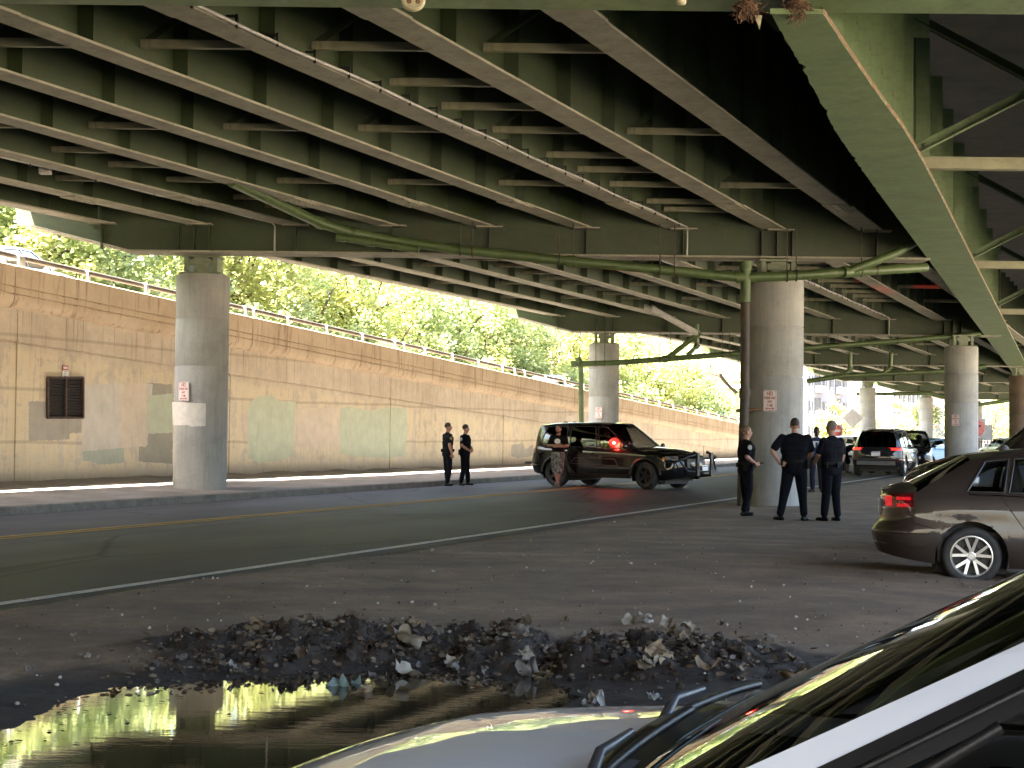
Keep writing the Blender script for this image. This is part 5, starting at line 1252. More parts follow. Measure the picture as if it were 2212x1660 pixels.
# ---- white car right beside the camera (only hood, windscreen and side window in view)
DX = -.285
wcar = sedan_spec(paint='white_paint', W=1.80, rim='steel', bulge_bot=.07, lift=.30, nodes=[(.97, .30 + DX, 'b'), (.76, .09 + DX, 'g'), (-.05, -.20 + DX * .6, 'b'), (-.13, -.27 + DX * .6, 'g'), (-.86, -.85, 'b'), (-.90, -.88, 'g'), (-1.17, -.98, 'b'), (-1.52, -1.04, 'end')],
                   rail=[(-1.5, 1.10), (-1.2, 1.23), (-.8, 1.355), (-.3, 1.415), (.1 + DX, 1.42), (.45 + DX, 1.33), (.9, 1.05)], seat_mat='interior')
wr = wcar.make('parked_car', 'white car close beside the camera, its wet-looking windshield and wipers filling the lower corner', None, (1.207, 3.156, -.122), 2.762)
for sd in (1, -1):
    wcar.seam([(.82, .86), (.86, .28)], sd); wcar.seam([(-.10, .89), (-.08, .24)], sd)
    wcar.patch('headlight', 1.75, 2.2, .58, .72, sd, 'lamp_reflector', .008); wcar.patch('taillight', -2.3, -1.98, .80, .92, sd, 'tail_red', .008); wcar.handle(-.62, .78, sd, 'white_paint', .19); wcar.handle(.2, .77, sd, 'white_paint', .19)
    # wide black frame of the front door glass
    N = wcar.nodes; fr_ = MB(); fr_.smooth = True
    fr_.grid([[wcar.G(N[1][0] + (N[0][0] - N[1][0]) * k, N[1][1] + (N[0][1] - N[1][1]) * k, v / 14 * .94 + .01, sd, .003) for v in range(15)] for k in (-.28, -.10, .10, .38)])
    fr_.build('window_frame', MAT['black_trim'], wr)
    fr_ = MB(); fr_.smooth = True
    fr_.grid([[wcar.G(.92 + (-.05 - .92) * q / 12, N[0][1] + (N[2][1] - N[0][1]) * q / 12, v, sd, .004) for q in range(4, 13)] for v in (.84, .90, .955)]); fr_.build('window_frame', MAT['black_trim'], wr)
    qp = MB(); a_, b_, c_ = wcar.G(.80, N[1][1], .04, sd, .0), wcar.G(.80, N[1][1], .34, sd, .0), wcar.G(.52, .12 + DX - .15, .04, sd, .0)
    qp.tube([a_.lerp(c_, .75), wcar.G(.62, N[1][1] - .03, .60, sd, .0)], .012, 6); qp.build('quarter_light_post', MAT['black_trim'], wr)
plain('rubber_grey', (.06, .062, .068), .35); plain('cap_grey', (.30, .32, .36), .3)
CX = .80
# cowl trough and wipers along the windscreen foot
cw = MB(); cw.smooth = True
rows = []
def hood_z(x, y):
    w_ = wcar.half(x) * .925; q = max(0, 1 - abs(y) / w_); zs = wcar.zsh(x); return zs + (wcar.zdeck(x) - zs) * (1 - (1 - q) ** 2.6)
for k, (dx_, dz) in enumerate(((.075, -.004), (.071, .006), (.06, .006), (.045, .002), (.0, .004), (-.09, .010))):
    row = []
    for u in [-1 + 2 * i / 24 for i in range(25)]:
        x, y = CX + dx_ + .09 * (1 - u * u), .80 * u; row.append(Vector((x, y, hood_z(x, y) + dz)))
    rows.append(row)
cw.grid(rows); cw.build('cowl', MAT['black_trim'], wr)
for y, w2 in ((.45, .22), (-.05, .16), (-.5, .2)):               # raised cover plates on the cowl
    x0 = CX + .09 * (1 - (y / .8) ** 2); q = MB(); q.grid([[Vector((x0 + dx, y + w2 * (j / 4 - .5), hood_z(x0 + dx, y + w2 * (j / 4 - .5)) + .018)) for j in range(5)] for dx in (.05, .025, .0)]); q.build('cowl_plate', MAT['rubber_grey'], wr)
kn = MB(); kc = Vector((CX + .03, -.74, hood_z(CX + .03, -.74) + .03)); kn.blob(kc, .045, 12, 7, (1.3, .9, .7)); kn.build('cowl_cap', MAT['cap_grey'], wr)
def scr(u, v, off=.02):
    e = wcar.G(.97, .30 + DX, v, 1); k = wcar.bulge_bot + (wcar.bulge_top - wcar.bulge_bot) * v
    return Vector((e.x + k * (1 - u * u) + off * .5, e.y * u, e.z + (wcar.crown * (1 - u ** 4)) * v - .012 * (1 - v) + off + .30 * max(0, wcar.zdeck(.92) - wcar.zsh(.92)) * (1 - abs(u) ** 2.6) * (1 - v)))
for u0, v0, u1, v1 in ((.74, .12, -.06, .21), (-.12, .11, -.86, .18)):
    wr_ = MB(); P = [scr(u0 + (u1 - u0) * i / 10, v0 + (v1 - v0) * i / 10, .032) for i in range(11)]; wr_.tube(P, .011, 6); o_ = wr_.build('wiper_blade', MAT['black_trim'], wr)
    ar = MB(); um, vm = u0 + (u1 - u0) * .5, v0 + (v1 - v0) * .5
    pv_ = scr(u0, v0 - .02, .01); ar.tube([pv_, pv_.lerp(scr(um, vm, .07), .5) + Vector((.01, 0, .03)), scr(um, vm, .060)], [.017, .013, .009], 8); ar.blob(pv_, .042, 10, 6, (1, 1, .7)); ar.build('wiper_arm', MAT['rubber_grey'], wr)
# ================================================================== drainage pipes, conduits, small hardware
def pipe_thing(label, mat, path, r, group=None, name='drain_pipe', joints=(), hang=(), hang_to=ZG, Yh=None, extra=None):
    P = [atY(x, y, Y) for x, y, Y in path]; root = empty(name, P[0]); tag(root, label, 'pipe', group); O = Vector(root.location)
    m = MB(); m.tube([p - O for p in P], r, 16, True, True)
    for i in joints:
        a, b = P[i], P[min(i + 1, len(P) - 1)] if i + 1 < len(P) else P[i - 1]; d_ = (b - a).normalized(); m.tube([a - d_ * .10 - O, a + d_ * .10 - O], r * 1.22, 16)
    m.build('run', MAT[mat], root)
    for x in hang:
        # point of the run under image column x
        best = None
        for a, b, (xa, ya, _), (xb, yb, _) in zip(P[:-1], P[1:], path[:-1], path[1:]):
            if min(xa, xb) <= x <= max(xa, xb) and xa != xb: best = a.lerp(b, (x - xa) / (xb - xa))
        if best is None: continue
        h = MB(); h.tube([best + Vector((0, 0, r * .9)) - O, Vector((best.x, best.y, hang_to)) - O], .013, 6)
        h.tube([best - O + Vector((0, (r + .012) * math.cos(a_), (r + .012) * math.sin(a_))) for a_ in [2 * math.pi * k / 16 for k in range(17)]], .016, 6)
        h.build('hanger', MAT['dirty_pipe'], root)
    return root
YP = 32.3
pipe_thing('long sagging green drainpipe slung below the near cap beam', 'pipe_paint', [(500, 392, 27.5), (690, 482, YP - .6), (760, 503, YP), (878, 524, YP), (990, 540, YP), (1234, 565, YP), (1407, 581, YP), (1600, 600, YP), (1700, 597, YP), (1829, 588, YP), (2000, 578, YP + 1)], .108, None, joints=(1, 2, 5, 7, 9), hang=(994, 1020, 1208, 1238, 1425, 1457, 1700, 1720, 1860, 1893))
pipe_thing('short open-ended drain stub under the sagging pipe', 'pipe_paint', [(736, 514, YP - .1), (800, 524, YP - .1), (905, 540, YP - .15)], .075, None, name='drain_stub', joints=(0, 1))
pipe_thing('green branch pipe dropping to the sagging pipe beside the column', 'pipe_paint', [(1990, 515, YP + .1), (1934, 548, YP), (1834, 586, YP)], .095, None, joints=(0,))
pipe_thing('dirty brown downpipe on the side of the column behind the officers', 'dirty_pipe', [(1610, 655, YP), (1609, 850, YP), (1604, 1000, YP), (1602, 1093, YP)], .105, None, name='downpipe', joints=(1,))
pipe_thing('green upper length of the downpipe below the pipe tee', 'pipe_paint', [(1611, 575, YP), (1610, 654, YP)], .115, None, name='downpipe', joints=(0,))
o = pipe_thing('rusty valve bracket clamped to the brown downpipe', 'rust_edge', [(1590, 888, YP), (1645, 884, YP - .05)], .035, None, name='pipe_bracket'); o['category'] = 'bracket'
YQ = 57.0
pipe_thing('green drainpipe crossing the brownish column under the second cap', 'pipe_paint', [(1239, 787, YQ), (1334, 784, YQ), (1436, 776, YQ), (1598, 764, YQ), (1740, 752, YQ), (1939, 737, YQ), (2118, 722, YQ)], .105, None, joints=(0, 2, 4), hang=(1252, 1287, 1306, 1425, 1448, 1560, 1576, 1790, 1810, 1938, 2066, 2085), hang_to=ZCAP + .05)
pipe_thing('slim green downpipe standing left of the brownish column', 'pipe_paint', [(1250, 778, YQ), (1255, 800, YQ), (1256, 930, YQ), (1256, 1010, YQ)], .095, None, name='downpipe', joints=(0,))
pipe_thing('slanting pale drainpipe with a capped end below the second span', 'galvanised', [(1390, 664, YQ - 1), (1410, 668, YQ - 1), (1508, 722, YQ - .5)], .12, None, joints=(0, 1))
pipe_thing('green return pipe slanting back from the pale drainpipe', 'pipe_paint', [(1508, 722, YQ - .5), (1438, 777, YQ)], .10, None, joints=(0,))
pipe_thing('short green elbow pipe beside the slanting pale drainpipe', 'pipe_paint', [(1505, 700, YQ), (1505, 748, YQ), (1485, 768, YQ)], .09, None, joints=(1,))
YR = 82
pipe_thing('green drainpipe below the third cap beam', 'pipe_paint', [(1743, 824, YR), (1823, 812, YR), (1905, 808, YR), (2027, 803, YR), (2130, 792, YR)], .13, None, joints=(1, 2), hang=(1770, 1800, 1940, 1960), hang_to=ZCAP)
pipe_thing('crooked green riser above the third-cap pipe, nearer the drainpipe column', 'pipe_paint', [(1837, 762, YR), (1836, 798, YR), (1820, 813, YR)], .12, None, joints=(1,))
pipe_thing('crooked green riser above the third-cap pipe, nearer the pale blue-grey column', 'pipe_paint', [(1925, 762, YR), (1923, 795, YR), (1904, 810, YR)], .12, None, joints=(1,))
pipe_thing('far green drainpipe beyond the pale blue-grey column', 'pipe_paint', [(1850, 852, 112), (2010, 850, 112), (2104, 876, 112), (2181, 865, 112)], .14)
pipe_thing('thin dark bent pipe in front of the white gantry', 'dirty_pipe', [(1533, 790, 84), (1535, 806, 84), (1556, 812, 84), (1570, 830, 84), (1592, 850, 84)], .10, None, joints=(2,))
# conduits clipped to two girders
def conduit(i, Ya, Yb, side, label, clip, drop=None):
    x = lambda Y: gX(i, Y) + side * (GW[i] / 2 * 1.15 + .03); root = empty('conduit', (x(Ya), Ya, ZG + .03)); tag(root, label, 'conduit'); O = Vector(root.location)
    m = MB(); P = [Vector((x(Y), Y, ZG + .02 + .012 * math.sin(Y * 1.7))) for Y in [Ya + (Yb - Ya) * k / 24 for k in range(25)]]
    if drop: P += [Vector((x(Yb) + .03, Yb + .15, ZG - .05)), Vector((x(Yb) + .03, Yb + .18, ZCAP - .04))]
    m.tube([p - O for p in P], .022, 8); m.build('tube', MAT['galvanised'], root)
    Y = Ya + .5
    q = MB(); q.box((0, 0, 0), (.03, .05, .16)); q.box((-side * .06, 0, .06), (.12, .05, .02)); me = q.mesh('clip', MAT['black_trim'])
    while Y < Yb - .3:
        o = bpy.data.objects.new('clip', me); C.objects.link(o); o.parent = root; o.location = Vector((x(Y), Y, ZG + .05)) - O; Y += clip
conduit(6, 14.6, 32.78, 1, 'conduit clipped at even steps along the seventh girder of the near span', .78, True)
conduit(2, 22, 32.78, -1, 'conduit along the third girder with a junction box, near span', 1.6, True)
conduit(5, 34.2, 57.8, -1, 'conduit along the sixth girder of the span past the first columns', 1.5)
conduit(6, 34.2, 57.8, 1, 'conduit clipped along the seventh girder past the first columns', .8, True)
jb = empty('junction_box', atY(98, 370, 26.6)); tag(jb, 'small grey junction box under the third girder', 'junction box')
m = MB(); m.box((0, 0, 0), (.20, .16, .12)); o = m.build('housing', MAT['galvanised'], jb); bevel(o, .01)
m = MB(); m.box((0, -.085, 0), (.16, .01, .09)); m.build('lid', MAT['galvanised'], jb)
# shackle plate hanging at the picture top, bolt head, nests
plain('pale_paint', (.46, .44, .30), .5, 0, .2, 9)
sh = empty('hanger_plate', atY(893, 4, 13.5)); tag(sh, 'round pale plate with two holes hanging from the overhead beam', 'hanger plate')
m = MB(); m.lathe([(.10, 0), (.112, .012), (.112, .05), (.10, .06)], n=32, M=Matrix.Rotation(R(78), 3, 'X')); m.build('disc', MAT['pale_paint'], sh)
for dx in (-.035, .045):
    q = MB(); q.lathe([(0, .062), (.022, .064), (.026, .058)], (dx, -.004, -.03), 16, Matrix.Rotation(R(78), 3, 'X')); q.build('hole', MAT['rust_edge'], sh)
sh = empty('bolt_head', atY(1471, 3, 13.7)); tag(sh, 'rusty bolt head under the overhead beam edge', 'bolt')
m = MB(); m.lathe([(0, -.03), (.045, -.03), (.052, .0), (.052, .05)], n=6); m.build('head', MAT['pale_paint'], sh)
plain('nest_straw', (.16, .095, .06), .95, 0, .5, 30)
for k, (x, y, n_, lb) in enumerate(((1612, 22, 240, 'shaggy brown bird nest left of the girder end'), (1722, 20, 260, 'shaggy brown bird nest right of the girder end'))):
    o_ = empty('bird_nest', atY(x, y, 13.9)); tag(o_, lb, 'bird nest'); rn = random.Random(k); m = MB()
    for _ in range(n_):
        p = Vector((rn.gauss(0, .055), rn.gauss(0, .06), rn.gauss(.0, .04))); d_ = Vector((rn.gauss(0, 1), rn.gauss(0, 1), rn.gauss(-.8, .7))).normalized(); m.tube([p, p + d_ * rn.uniform(.03, .08)], rn.uniform(.003, .008), 4)
    m.blob((0, 0, .03), .10, 12, 8, (1.1, 1, .6), .3); m.build('straw', MAT['nest_straw'], o_)
o_ = empty('paint_flake', atY(1640, 44, 13.8)); tag(o_, 'pale curled paint flake dangling between the two nests', 'paint flake')
m = MB(); m.prism([(-.04, .05), (.03, .05), (.0, -.10)], .006, lambda a, b, t: Vector((a, t + b * .3, b))); m.build('flake', MAT['pale_paint'], o_)
# NO PARKING signs
def col_sign(c, px, py, w, h, label):
    n_, x, Y, zt, zb, r_, _ = [q for q in CL if q[0] == c][0]
    ry = ray(px, py); dxy = Vector((ry.x, ry.y)); o2 = Vector((-x, -Y)); a = dxy.dot(dxy); b = 2 * dxy.dot(o2); cc = o2.dot(o2) - (r_ + .03) ** 2
    t_ = (-b - math.sqrt(max(0, b * b - 4 * a * cc))) / (2 * a); P = CAMP + ry * t_
    no_parking(P, (P.x - x, P.y - Y, 0), w, h, label)
col_sign('c1', 397, 846, .29, .44, 'NO PARKING ANY TIME sign on the thick sidewalk column, over the white paint')
col_sign('c2', 1663, 866, .30, .46, 'NO PARKING ANY TIME sign on the column above the female officer')
col_sign('c3', 1293, 892, .29, .44, 'NO PARKING sign on the brownish column behind the police vehicle')
col_sign('c4', 2064, 908, .29, .44, 'small NO PARKING sign on the pale blue-grey column')
# white painted block on the sidewalk column
c1 = [o for o in bpy.data.objects if o.name.startswith('bridge_column')][0]
plain('white_wash', (.58, .57, .53), .8, 0, .1, 5)
def col_patch(root, c, pts, mat, name='paint_patch', dr=.006):
    n_, x, Y, zt, zb, r_, _ = [q for q in CL if q[0] == c][0]; m = MB(); P = []
    xs = [p[0] for p in pts]; N_ = 14
    top = pts[:len(pts) // 2]; bot = pts[len(pts) // 2:][::-1]
    rows = []
    for row in (top, bot):
        L = []
        for i in range(N_ + 1):
            px = row[0][0] + (row[-1][0] - row[0][0]) * i / N_; py = interp(row, px) + 1.2 * mnoise.noise((px * .15, row[0][1], 0)); ry = ray(px, py)
            dxy = Vector((ry.x, ry.y)); o2 = Vector((-x, -Y)); a = dxy.dot(dxy); b = 2 * dxy.dot(o2); cc = o2.dot(o2) - (r_ + dr) ** 2
            L.append(CAMP + ry * ((-b - math.sqrt(max(0, b * b - 4 * a * cc))) / (2 * a)) - Vector(root.location))
        rows.append(L)
    m.smooth = True; m.grid(rows); return m.build(name, MAT[mat], root)
col_patch(c1, 'c1', [(372, 869), (398, 869), (420, 871), (445, 872), (444, 921), (412, 922), (408, 918), (373, 920)][:4] + [(444, 921), (412, 922), (408, 919), (373, 919)], 'white_wash')['label'] = 'white painted block'
# signs along the far road
def post_sign(x, y, Y, label, kind, w=.75):
    P = atY(x, y, Y); root = empty('road_sign', (P.x, Y, 0)); tag(root, label, 'road sign')
    q = MB(); q.tube([(0, .04, 0), (0, .04, P.z + w * .6)], .035, 8); q.build('post', MAT['galvanised'], root)
    q = MB(); z = P.z
    if kind == 'diamond': q.prism([(0, -w * .7), (w * .7, 0), (0, w * .7), (-w * .7, 0)], .01, lambda a, b, t: Vector((a, -t, z + b))); q.build('plate', MAT['trim_white'], root)
    elif kind == 'rect': q.prism(rrect(-w * .4, -w * .6, w * .4, w * .6, .04), .01, lambda a, b, t: Vector((a, -t, z + b))); q.build('plate', MAT['trim_white'], root)
    else:
        q.prism(rrect(-w * .5, -w * .5, w * .5, w * .5, .04), .01, lambda a, b, t: Vector((a, -t, z + b))); q.build('plate', MAT['trim_white'], root)
        q = MB(); q.lathe([(w * .36, .012), (w * .46, .012), (w * .46, .0)] if kind == 'ring' else [(0, .012), (w * .45, .012), (w * .45, 0)], (0, -.012, z), 28, Matrix.Rotation(R(90), 3, 'X')); q.build('symbol', MAT['sign_red'], root)
        q = MB()
        if kind == 'ring': q.beam((-w * .3, -.03, z + w * .3), (w * .3, -.03, z - w * .3), .01, w * .09, (.5, 0, .5)); q.build('bar', MAT['sign_red'], root); q = MB(); q.beam((-.02, -.022, z - w * .28), (-.02, -.022, z + .1), .008, .12, (1, 0, 0)); q.beam((-.02, -.022, z + .1), (w * .26, -.022, z + .1), .008, .12); q.build('arrow', MAT['black_trim'], root)
        else: q.box((0, -.03, z), (w * .62, .008, w * .15)); q.build('bar', MAT['trim_white'], root)
post_sign(1806, 931, 100, 'round red DO NOT ENTER sign seen past the officers', 'disc', .9)
post_sign(1842, 904, 108, 'pale diamond sign back on a post by the shrubs', 'diamond', 1.1)
post_sign(2108, 925, 75, 'white sign with a red ring, bar and black arrow behind the pale column', 'ring', .95)
post_sign(2133, 935, 92, 'white rectangular sign on a post near the dark column', 'rect', .8)
# fence on the far side
fn_ = empty('picket_fence', ((2140 - 1106) * 120 / F_PX, 120, 0)); tag(fn_, 'brown picket fence in the distance beside the dark column', 'fence'); O = Vector(fn_.location)
plain('fence_wood', (.22, .15, .09), .85, 0, .2)
q = MB()
for k in range(22): q.box((-2.6 + .24 * k, 0, .7), (.14, .03, 1.4))
q.box((0, .04, .4), (5.4, .05, .1)); q.box((0, .04, 1.1), (5.4, .05, .1)); q.build('slats', MAT['fence_wood'], fn_)
# ================================================================== people
def cloth(name, col, var=.25):
    t = NT(name); p = t.pos(); n = t.noise(p, 9, 5); f = t.noise(t.mapping(p, (3, 3, 1)), 5, 4)
    t.color(t.ramp(n, [(.3, tuple(c * (1 - var) for c in col)), (.7, tuple(c * (1 + var) for c in col))])); t.set(Roughness=.9); t.b.inputs['Specular IOR Level'].default_value = .12; t.bump(f, .7, .025); MAT[name] = t.m
cloth('uniform_shirt', (.005, .0055, .008)); cloth('uniform_trousers', (.005, .0055, .009)); cloth('tee_black', (.006, .006, .006)); cloth('jersey_blue', (.03, .05, .13)); cloth('dark_trousers', (.014, .015, .028)); cloth('jersey_white', (.55, .57, .62))
plain('skin_light', (.40, .22, .15), .55, 0, .08, 5); plain('skin_tan', (.27, .145, .09), .55, 0, .08, 5); plain('skin_brown', (.13, .07, .042), .5, 0, .08, 5); plain('skin_dark', (.07, .038, .024), .5, 0, .08, 5)
plain('hair_brown', (.035, .022, .014), .7, 0, .3, 30); plain('hair_black', (.010, .008, .007), .6, 0, .3, 30); plain('hair_blonde', (.16, .10, .05), .6, 0, .3, 30); plain('hair_grey', (.16, .14, .12), .7, 0, .3, 30)
plain('boot_black', (.005, .005, .005), .5, spec=.2); plain('leather', (.004, .004, .004), .6, spec=.15); plain('sole_grey', (.10, .09, .08), .8); plain('eye_dark', (.015, .012, .01), .3); plain('patch_cream', (.36, .37, .33), .7); plain('badge_gold', (.45, .33, .10), .35, .7); plain('patch_olive', (.20, .19, .07), .7); plain('print_white', (.72, .72, .72), .7)
t = NT('camo'); p = t.pos(); a = t.noise(p, 12, 3, .5, .6); b = t.noise(t.mapping(p, (1, 1, 1), (0, 0, 0), (4, 2, 1)), 15, 3, .5, .6)
c = t.ramp(a, [(.42, (.05, .055, .05)), (.46, (.12, .125, .11)), (.58, (.12, .125, .11)), (.61, (.022, .024, .022))]); c = t.mix(t.ramp(b, [(.56, 0), (.60, 1)]), c, (.24, .24, .22)); t.color(c); t.set(Roughness=.9); MAT['camo'] = t.m
def capsule(m, a, b, ra, rb, n=12, fl=None):
    a, b = Vector(a), Vector(b); d = b - a; L = d.length; t = d.normalized() if L > 1e-6 else Vector((0, 0, 1))
    ref = Vector((0, 1, 0)) if abs(t.y) < .9 else Vector((1, 0, 0)); sd = t.cross(ref).normalized(); up = sd.cross(t).normalized(); rings = []
    for i in range(5): ph = math.pi / 2 * i / 4; rings.append((a - t * ra * math.cos(ph), ra * math.sin(ph)))
    for i in range(5): ph = math.pi / 2 * i / 4; rings.append((b + t * rb * math.sin(ph), rb * math.cos(ph)))
    vs = [c + (sd * math.cos(2 * math.pi * k / n) + up * math.sin(2 * math.pi * k / n)) * max(r, 1e-4) for c, r in rings for k in range(n)]
    fs = [(i * n + k, i * n + (k + 1) % n, (i + 1) * n + (k + 1) % n, (i + 1) * n + k) for i in range(len(rings) - 1) for k in range(n)]
    fs += [tuple(range(n))[::-1], tuple(range((len(rings) - 1) * n, len(rings) * n))]
    m.add(vs, fs, True)
def ellipsoid(m, c, r, M):
    n, q = 16, 10; c = Vector(c); vs = []
    for i in range(q + 1):
        ph = math.pi * i / q
        for k in range(n):
            th = 2 * math.pi * k / n; vs.append(c + M @ Vector((r[0] * max(math.sin(ph), .001) * math.cos(th), r[1] * max(math.sin(ph), .001) * math.sin(th), r[2] * math.cos(ph))))
    m.add(vs, [(i * n + k, (i + 1) * n + k, (i + 1) * n + (k + 1) % n, i * n + (k + 1) % n) for i in range(q) for k in range(n)], True)
def person(label, loc, face, H, J, look, group=None, head_yaw=0.0, head_pitch=0.0, bulk=1.0, vox=.0085):
    """J: joints of a 1.80 m figure facing +Y with its right side at +X; look: materials"""
    k = H / 1.80; V = lambda q: Vector(q); segs = []           # (a, b, ra, rb, label)
    def add(a, b, ra, rb, lb): segs.append((V(a), V(b), ra, rb, lb))
    pel, ch, nk = V(J['pelvis']), V(J['chest']), V(J['neck']); up = (nk - pel).normalized()
    sR, sL = V(J['shR']), V(J['shL']); ax = (sR - sL).normalized(); hR, hL = V(J['hipR']), V(J['hipL']); hx = (hR - hL).normalized()
    B = bulk; fw = ax.cross(up).normalized() * -1
    if fw.dot(Vector((0, 1, 0))) < 0: fw = -fw
    # torso
    wst = pel.lerp(ch, .42)
    add(pel - hx * .075 * B, pel + hx * .075 * B, .118 * B, .118 * B, 'legs'); add(pel - up * .05 - hx * .07 - fw * .03, pel - up * .05 + hx * .07 - fw * .03, .105 * B, .105 * B, 'legs')
    add(wst - hx * .07 * B - up * .02, wst + hx * .07 * B - up * .02, .122 * B, .122 * B, 'shirt'); add(wst - hx * .07 * B + up * .06, wst + hx * .07 * B + up * .06, .122 * B, .122 * B, 'shirt')
    add(ch - ax * .085 * B - up * .08, ch + ax * .085 * B - up * .08, .125 * B, .125 * B, 'shirt'); add(ch - ax * .10 * B + up * .03 + fw * .01, ch + ax * .10 * B + up * .03 + fw * .01, .122 * B, .122 * B, 'shirt')
    add(sL + ax * .05 - up * .055, sR - ax * .05 - up * .055, .080 * B, .080 * B, 'shirt'); add(sL + ax * .03 - up * .012, nk - up * .035, .050, .072, 'shirt'); add(sR - ax * .03 - up * .012, nk - up * .035, .050, .072, 'shirt')
    add(nk - up * .05, V(J['head']) - up * .06, .060, .056, 'skin'); add(nk - up * .055, nk - up * .02, .080, .066, 'shirt')
    # arms
    for sd, (s_, e, w_) in (('R', (sR, V(J['elR']), V(J['wrR']))), ('L', (sL, V(J['elL']), V(J['wrL'])))):
        cut = look.get('sleeve', .68); q = s_.lerp(e, cut)
        add(s_, q, .064 * B, .060 * B, 'shirt'); add(q.lerp(e, .02), e, .046, .041, 'skin'); add(e, e.lerp(w_, .35), .042, .043, 'skin'); add(e.lerp(w_, .35), w_, .043, .029, 'skin')
        # hand: palm, four curled fingers, thumb
        d = V(J.get('hd' + sd, (w_ - e))).normalized(); pn = V(J.get('pn' + sd, (1 if sd == 'L' else -1, 0, 0))); pn = (pn - d * pn.dot(d)).normalized(); ac = d.cross(pn).normalized()
        cu = J.get('curl' + sd, .5); pc = w_ + d * .05
        for o in (-.026, 0, .026): add(w_ + ac * o * .7 + d * .01, w_ + d * .085 + ac * o, .016, .014, 'skin')
        for f, (o, L) in enumerate(((-.034, .068), (-.012, .078), (.011, .074), (.033, .060))):
            b0 = w_ + d * .088 + ac * o; d1 = (d * math.cos(cu * .7) + pn * math.sin(cu * .7)); b1 = b0 + d1 * L * .5; d2 = (d * math.cos(cu * 1.9) + pn * math.sin(cu * 1.9)); add(b0, b1, .0105, .0098, 'skin'); add(b1, b1 + d2 * L * .5, .0098, .0085, 'skin')
        ts = -1 if J.get('thumb' + sd, 1) > 0 else 1
        t0 = w_ + d * .03 + ac * .028 * ts; t1 = t0 + (d * .6 + ac * .55 * ts + pn * .5).normalized() * .045; add(t0, t1, .014, .012, 'skin'); add(t1, t1 + (d * .8 + pn * .6).normalized() * .035, .012, .010, 'skin')
    # legs
    for sd in 'RL':
        h, kn, an = V(J['hip' + sd]), V(J['kn' + sd]), V(J['an' + sd]); td = V(J['toe' + sd]) - an; td.z = 0; td.normalize()
        if look.get('shorts'):
            q = kn.lerp(an, .10); add(h, kn, .100 * B, .092 * B, 'legs'); add(kn, q, .092 * B, .094 * B, 'legs'); add(kn, kn.lerp(an, .35), .056, .057, 'skin'); add(kn.lerp(an, .35), an, .057, .036, 'skin')
        else:
            add(h, kn, .098 * B, .074 * B, 'legs'); add(kn, kn.lerp(an, .45), .074 * B, .070, 'legs'); add(kn.lerp(an, .45), an + Vector((0, 0, .04)), .070, .066, 'legs')
        add(an + Vector((0, 0, .0)), an - Vector((0, 0, .03)), .046, .044, 'shoe'); z0 = an.z - .09 + .035
        f0 = Vector((an.x, an.y, z0)) - td * .045; f1 = Vector((an.x, an.y, z0 - .004)) + td * .15; add(f0, f1, .040, .034, 'shoe'); sx = td.cross(Vector((0, 0, 1))); add(f0 + td * .11 + sx * .014, f1 + sx * .012, .033, .028, 'shoe'); add(f0 + td * .11 - sx * .014, f1 - sx * .010, .033, .027, 'shoe')
    # head
    hd = V(J['head']); yaw = head_yaw; HM = Matrix.Rotation(yaw, 3, 'Z') @ Matrix.Rotation(head_pitch, 3, 'X'); ell = []
    def el(off, r, lb): ell.append((hd + HM @ V(off), V(r), lb))
    el((0, -.012, .035), (.077, .096, .098), 'skin'); el((0, .018, -.035), (.062, .075, .085), 'skin'); el((0, .045, -.085), (.040, .040, .034), 'skin'); el((0, .096, -.022), (.015, .022, .022), 'skin'); el((0, .085, .005), (.011, .018, .03), 'skin'); el((0, .076, .028), (.055, .02, .014), 'skin')
    for sx in (-1, 1): el((sx * .078, -.008, -.012), (.012, .022, .034), 'skin'); el((sx * .034, .066, -.025), (.025, .02, .02), 'skin')
    el((0, .082, -.066), (.026, .014, .009), 'skin')
    m = MB()
    for a, b, ra, rb, lb in segs: capsule(m, a, b, ra, rb)
    for c, r, lb in ell: ellipsoid(m, c, r, HM)
    o = m.build('body', MAT['skin_light'])
    md = o.modifiers.new('r', 'REMESH'); md.mode = 'VOXEL'; md.voxel_size = vox; md.use_smooth_shade = True
    sm = o.modifiers.new('s', 'SMOOTH'); sm.factor = .5; sm.iterations = 3
    dg = bpy.context.evaluated_depsgraph_get(); dg.update(); me = bpy.data.meshes.new_from_object(o.evaluated_get(dg)); bpy.data.objects.remove(o)
    n = len(me.vertices); co_ = np.empty(n * 3); me.vertices.foreach_get('co', co_); co_ = co_.reshape(-1, 3)
    labs = ['skin', 'shirt', 'legs', 'shoe']; D = np.full((4, n), 9.0)
    for a, b, ra, rb, lb in segs:
        a_, b_ = np.array(a), np.array(b); d = b_ - a_; L2 = max(d @ d, 1e-9); tt = np.clip((co_ - a_) @ d / L2, 0, 1); dist = np.linalg.norm(co_ - a_ - tt[:, None] * d, axis=1) - (ra + (rb - ra) * tt); i = labs.index(lb); D[i] = np.minimum(D[i], dist)
    HMn = np.array(HM)
    for c, r, lb in ell:
        q = ((co_ - np.array(c)) @ HMn) / np.array(r); dist = (np.linalg.norm(q, axis=1) - 1) * min(r); D[0] = np.minimum(D[0], dist)
    lab = D.argmin(0)
    # cloth folds
    for i, amp, fr in ((1, .006, 9.0), (2, .009, 7.0)):
        idx = np.where(lab == i)[0]
        nv = np.empty(n * 3); me.vertices.foreach_get('normal', nv); nv = nv.reshape(-1, 3)
        for j in idx: co_[j] += nv[j] * (amp * mnoise.noise((co_[j][0] * fr, co_[j][1] * fr, co_[j][2] * fr * .55 + 3 * i)) + .002)
    me.vertices.foreach_set('co', co_.reshape(-1))
    for nm in (look['skin'], look['shirt'], look['legs'], look['shoe']): pass
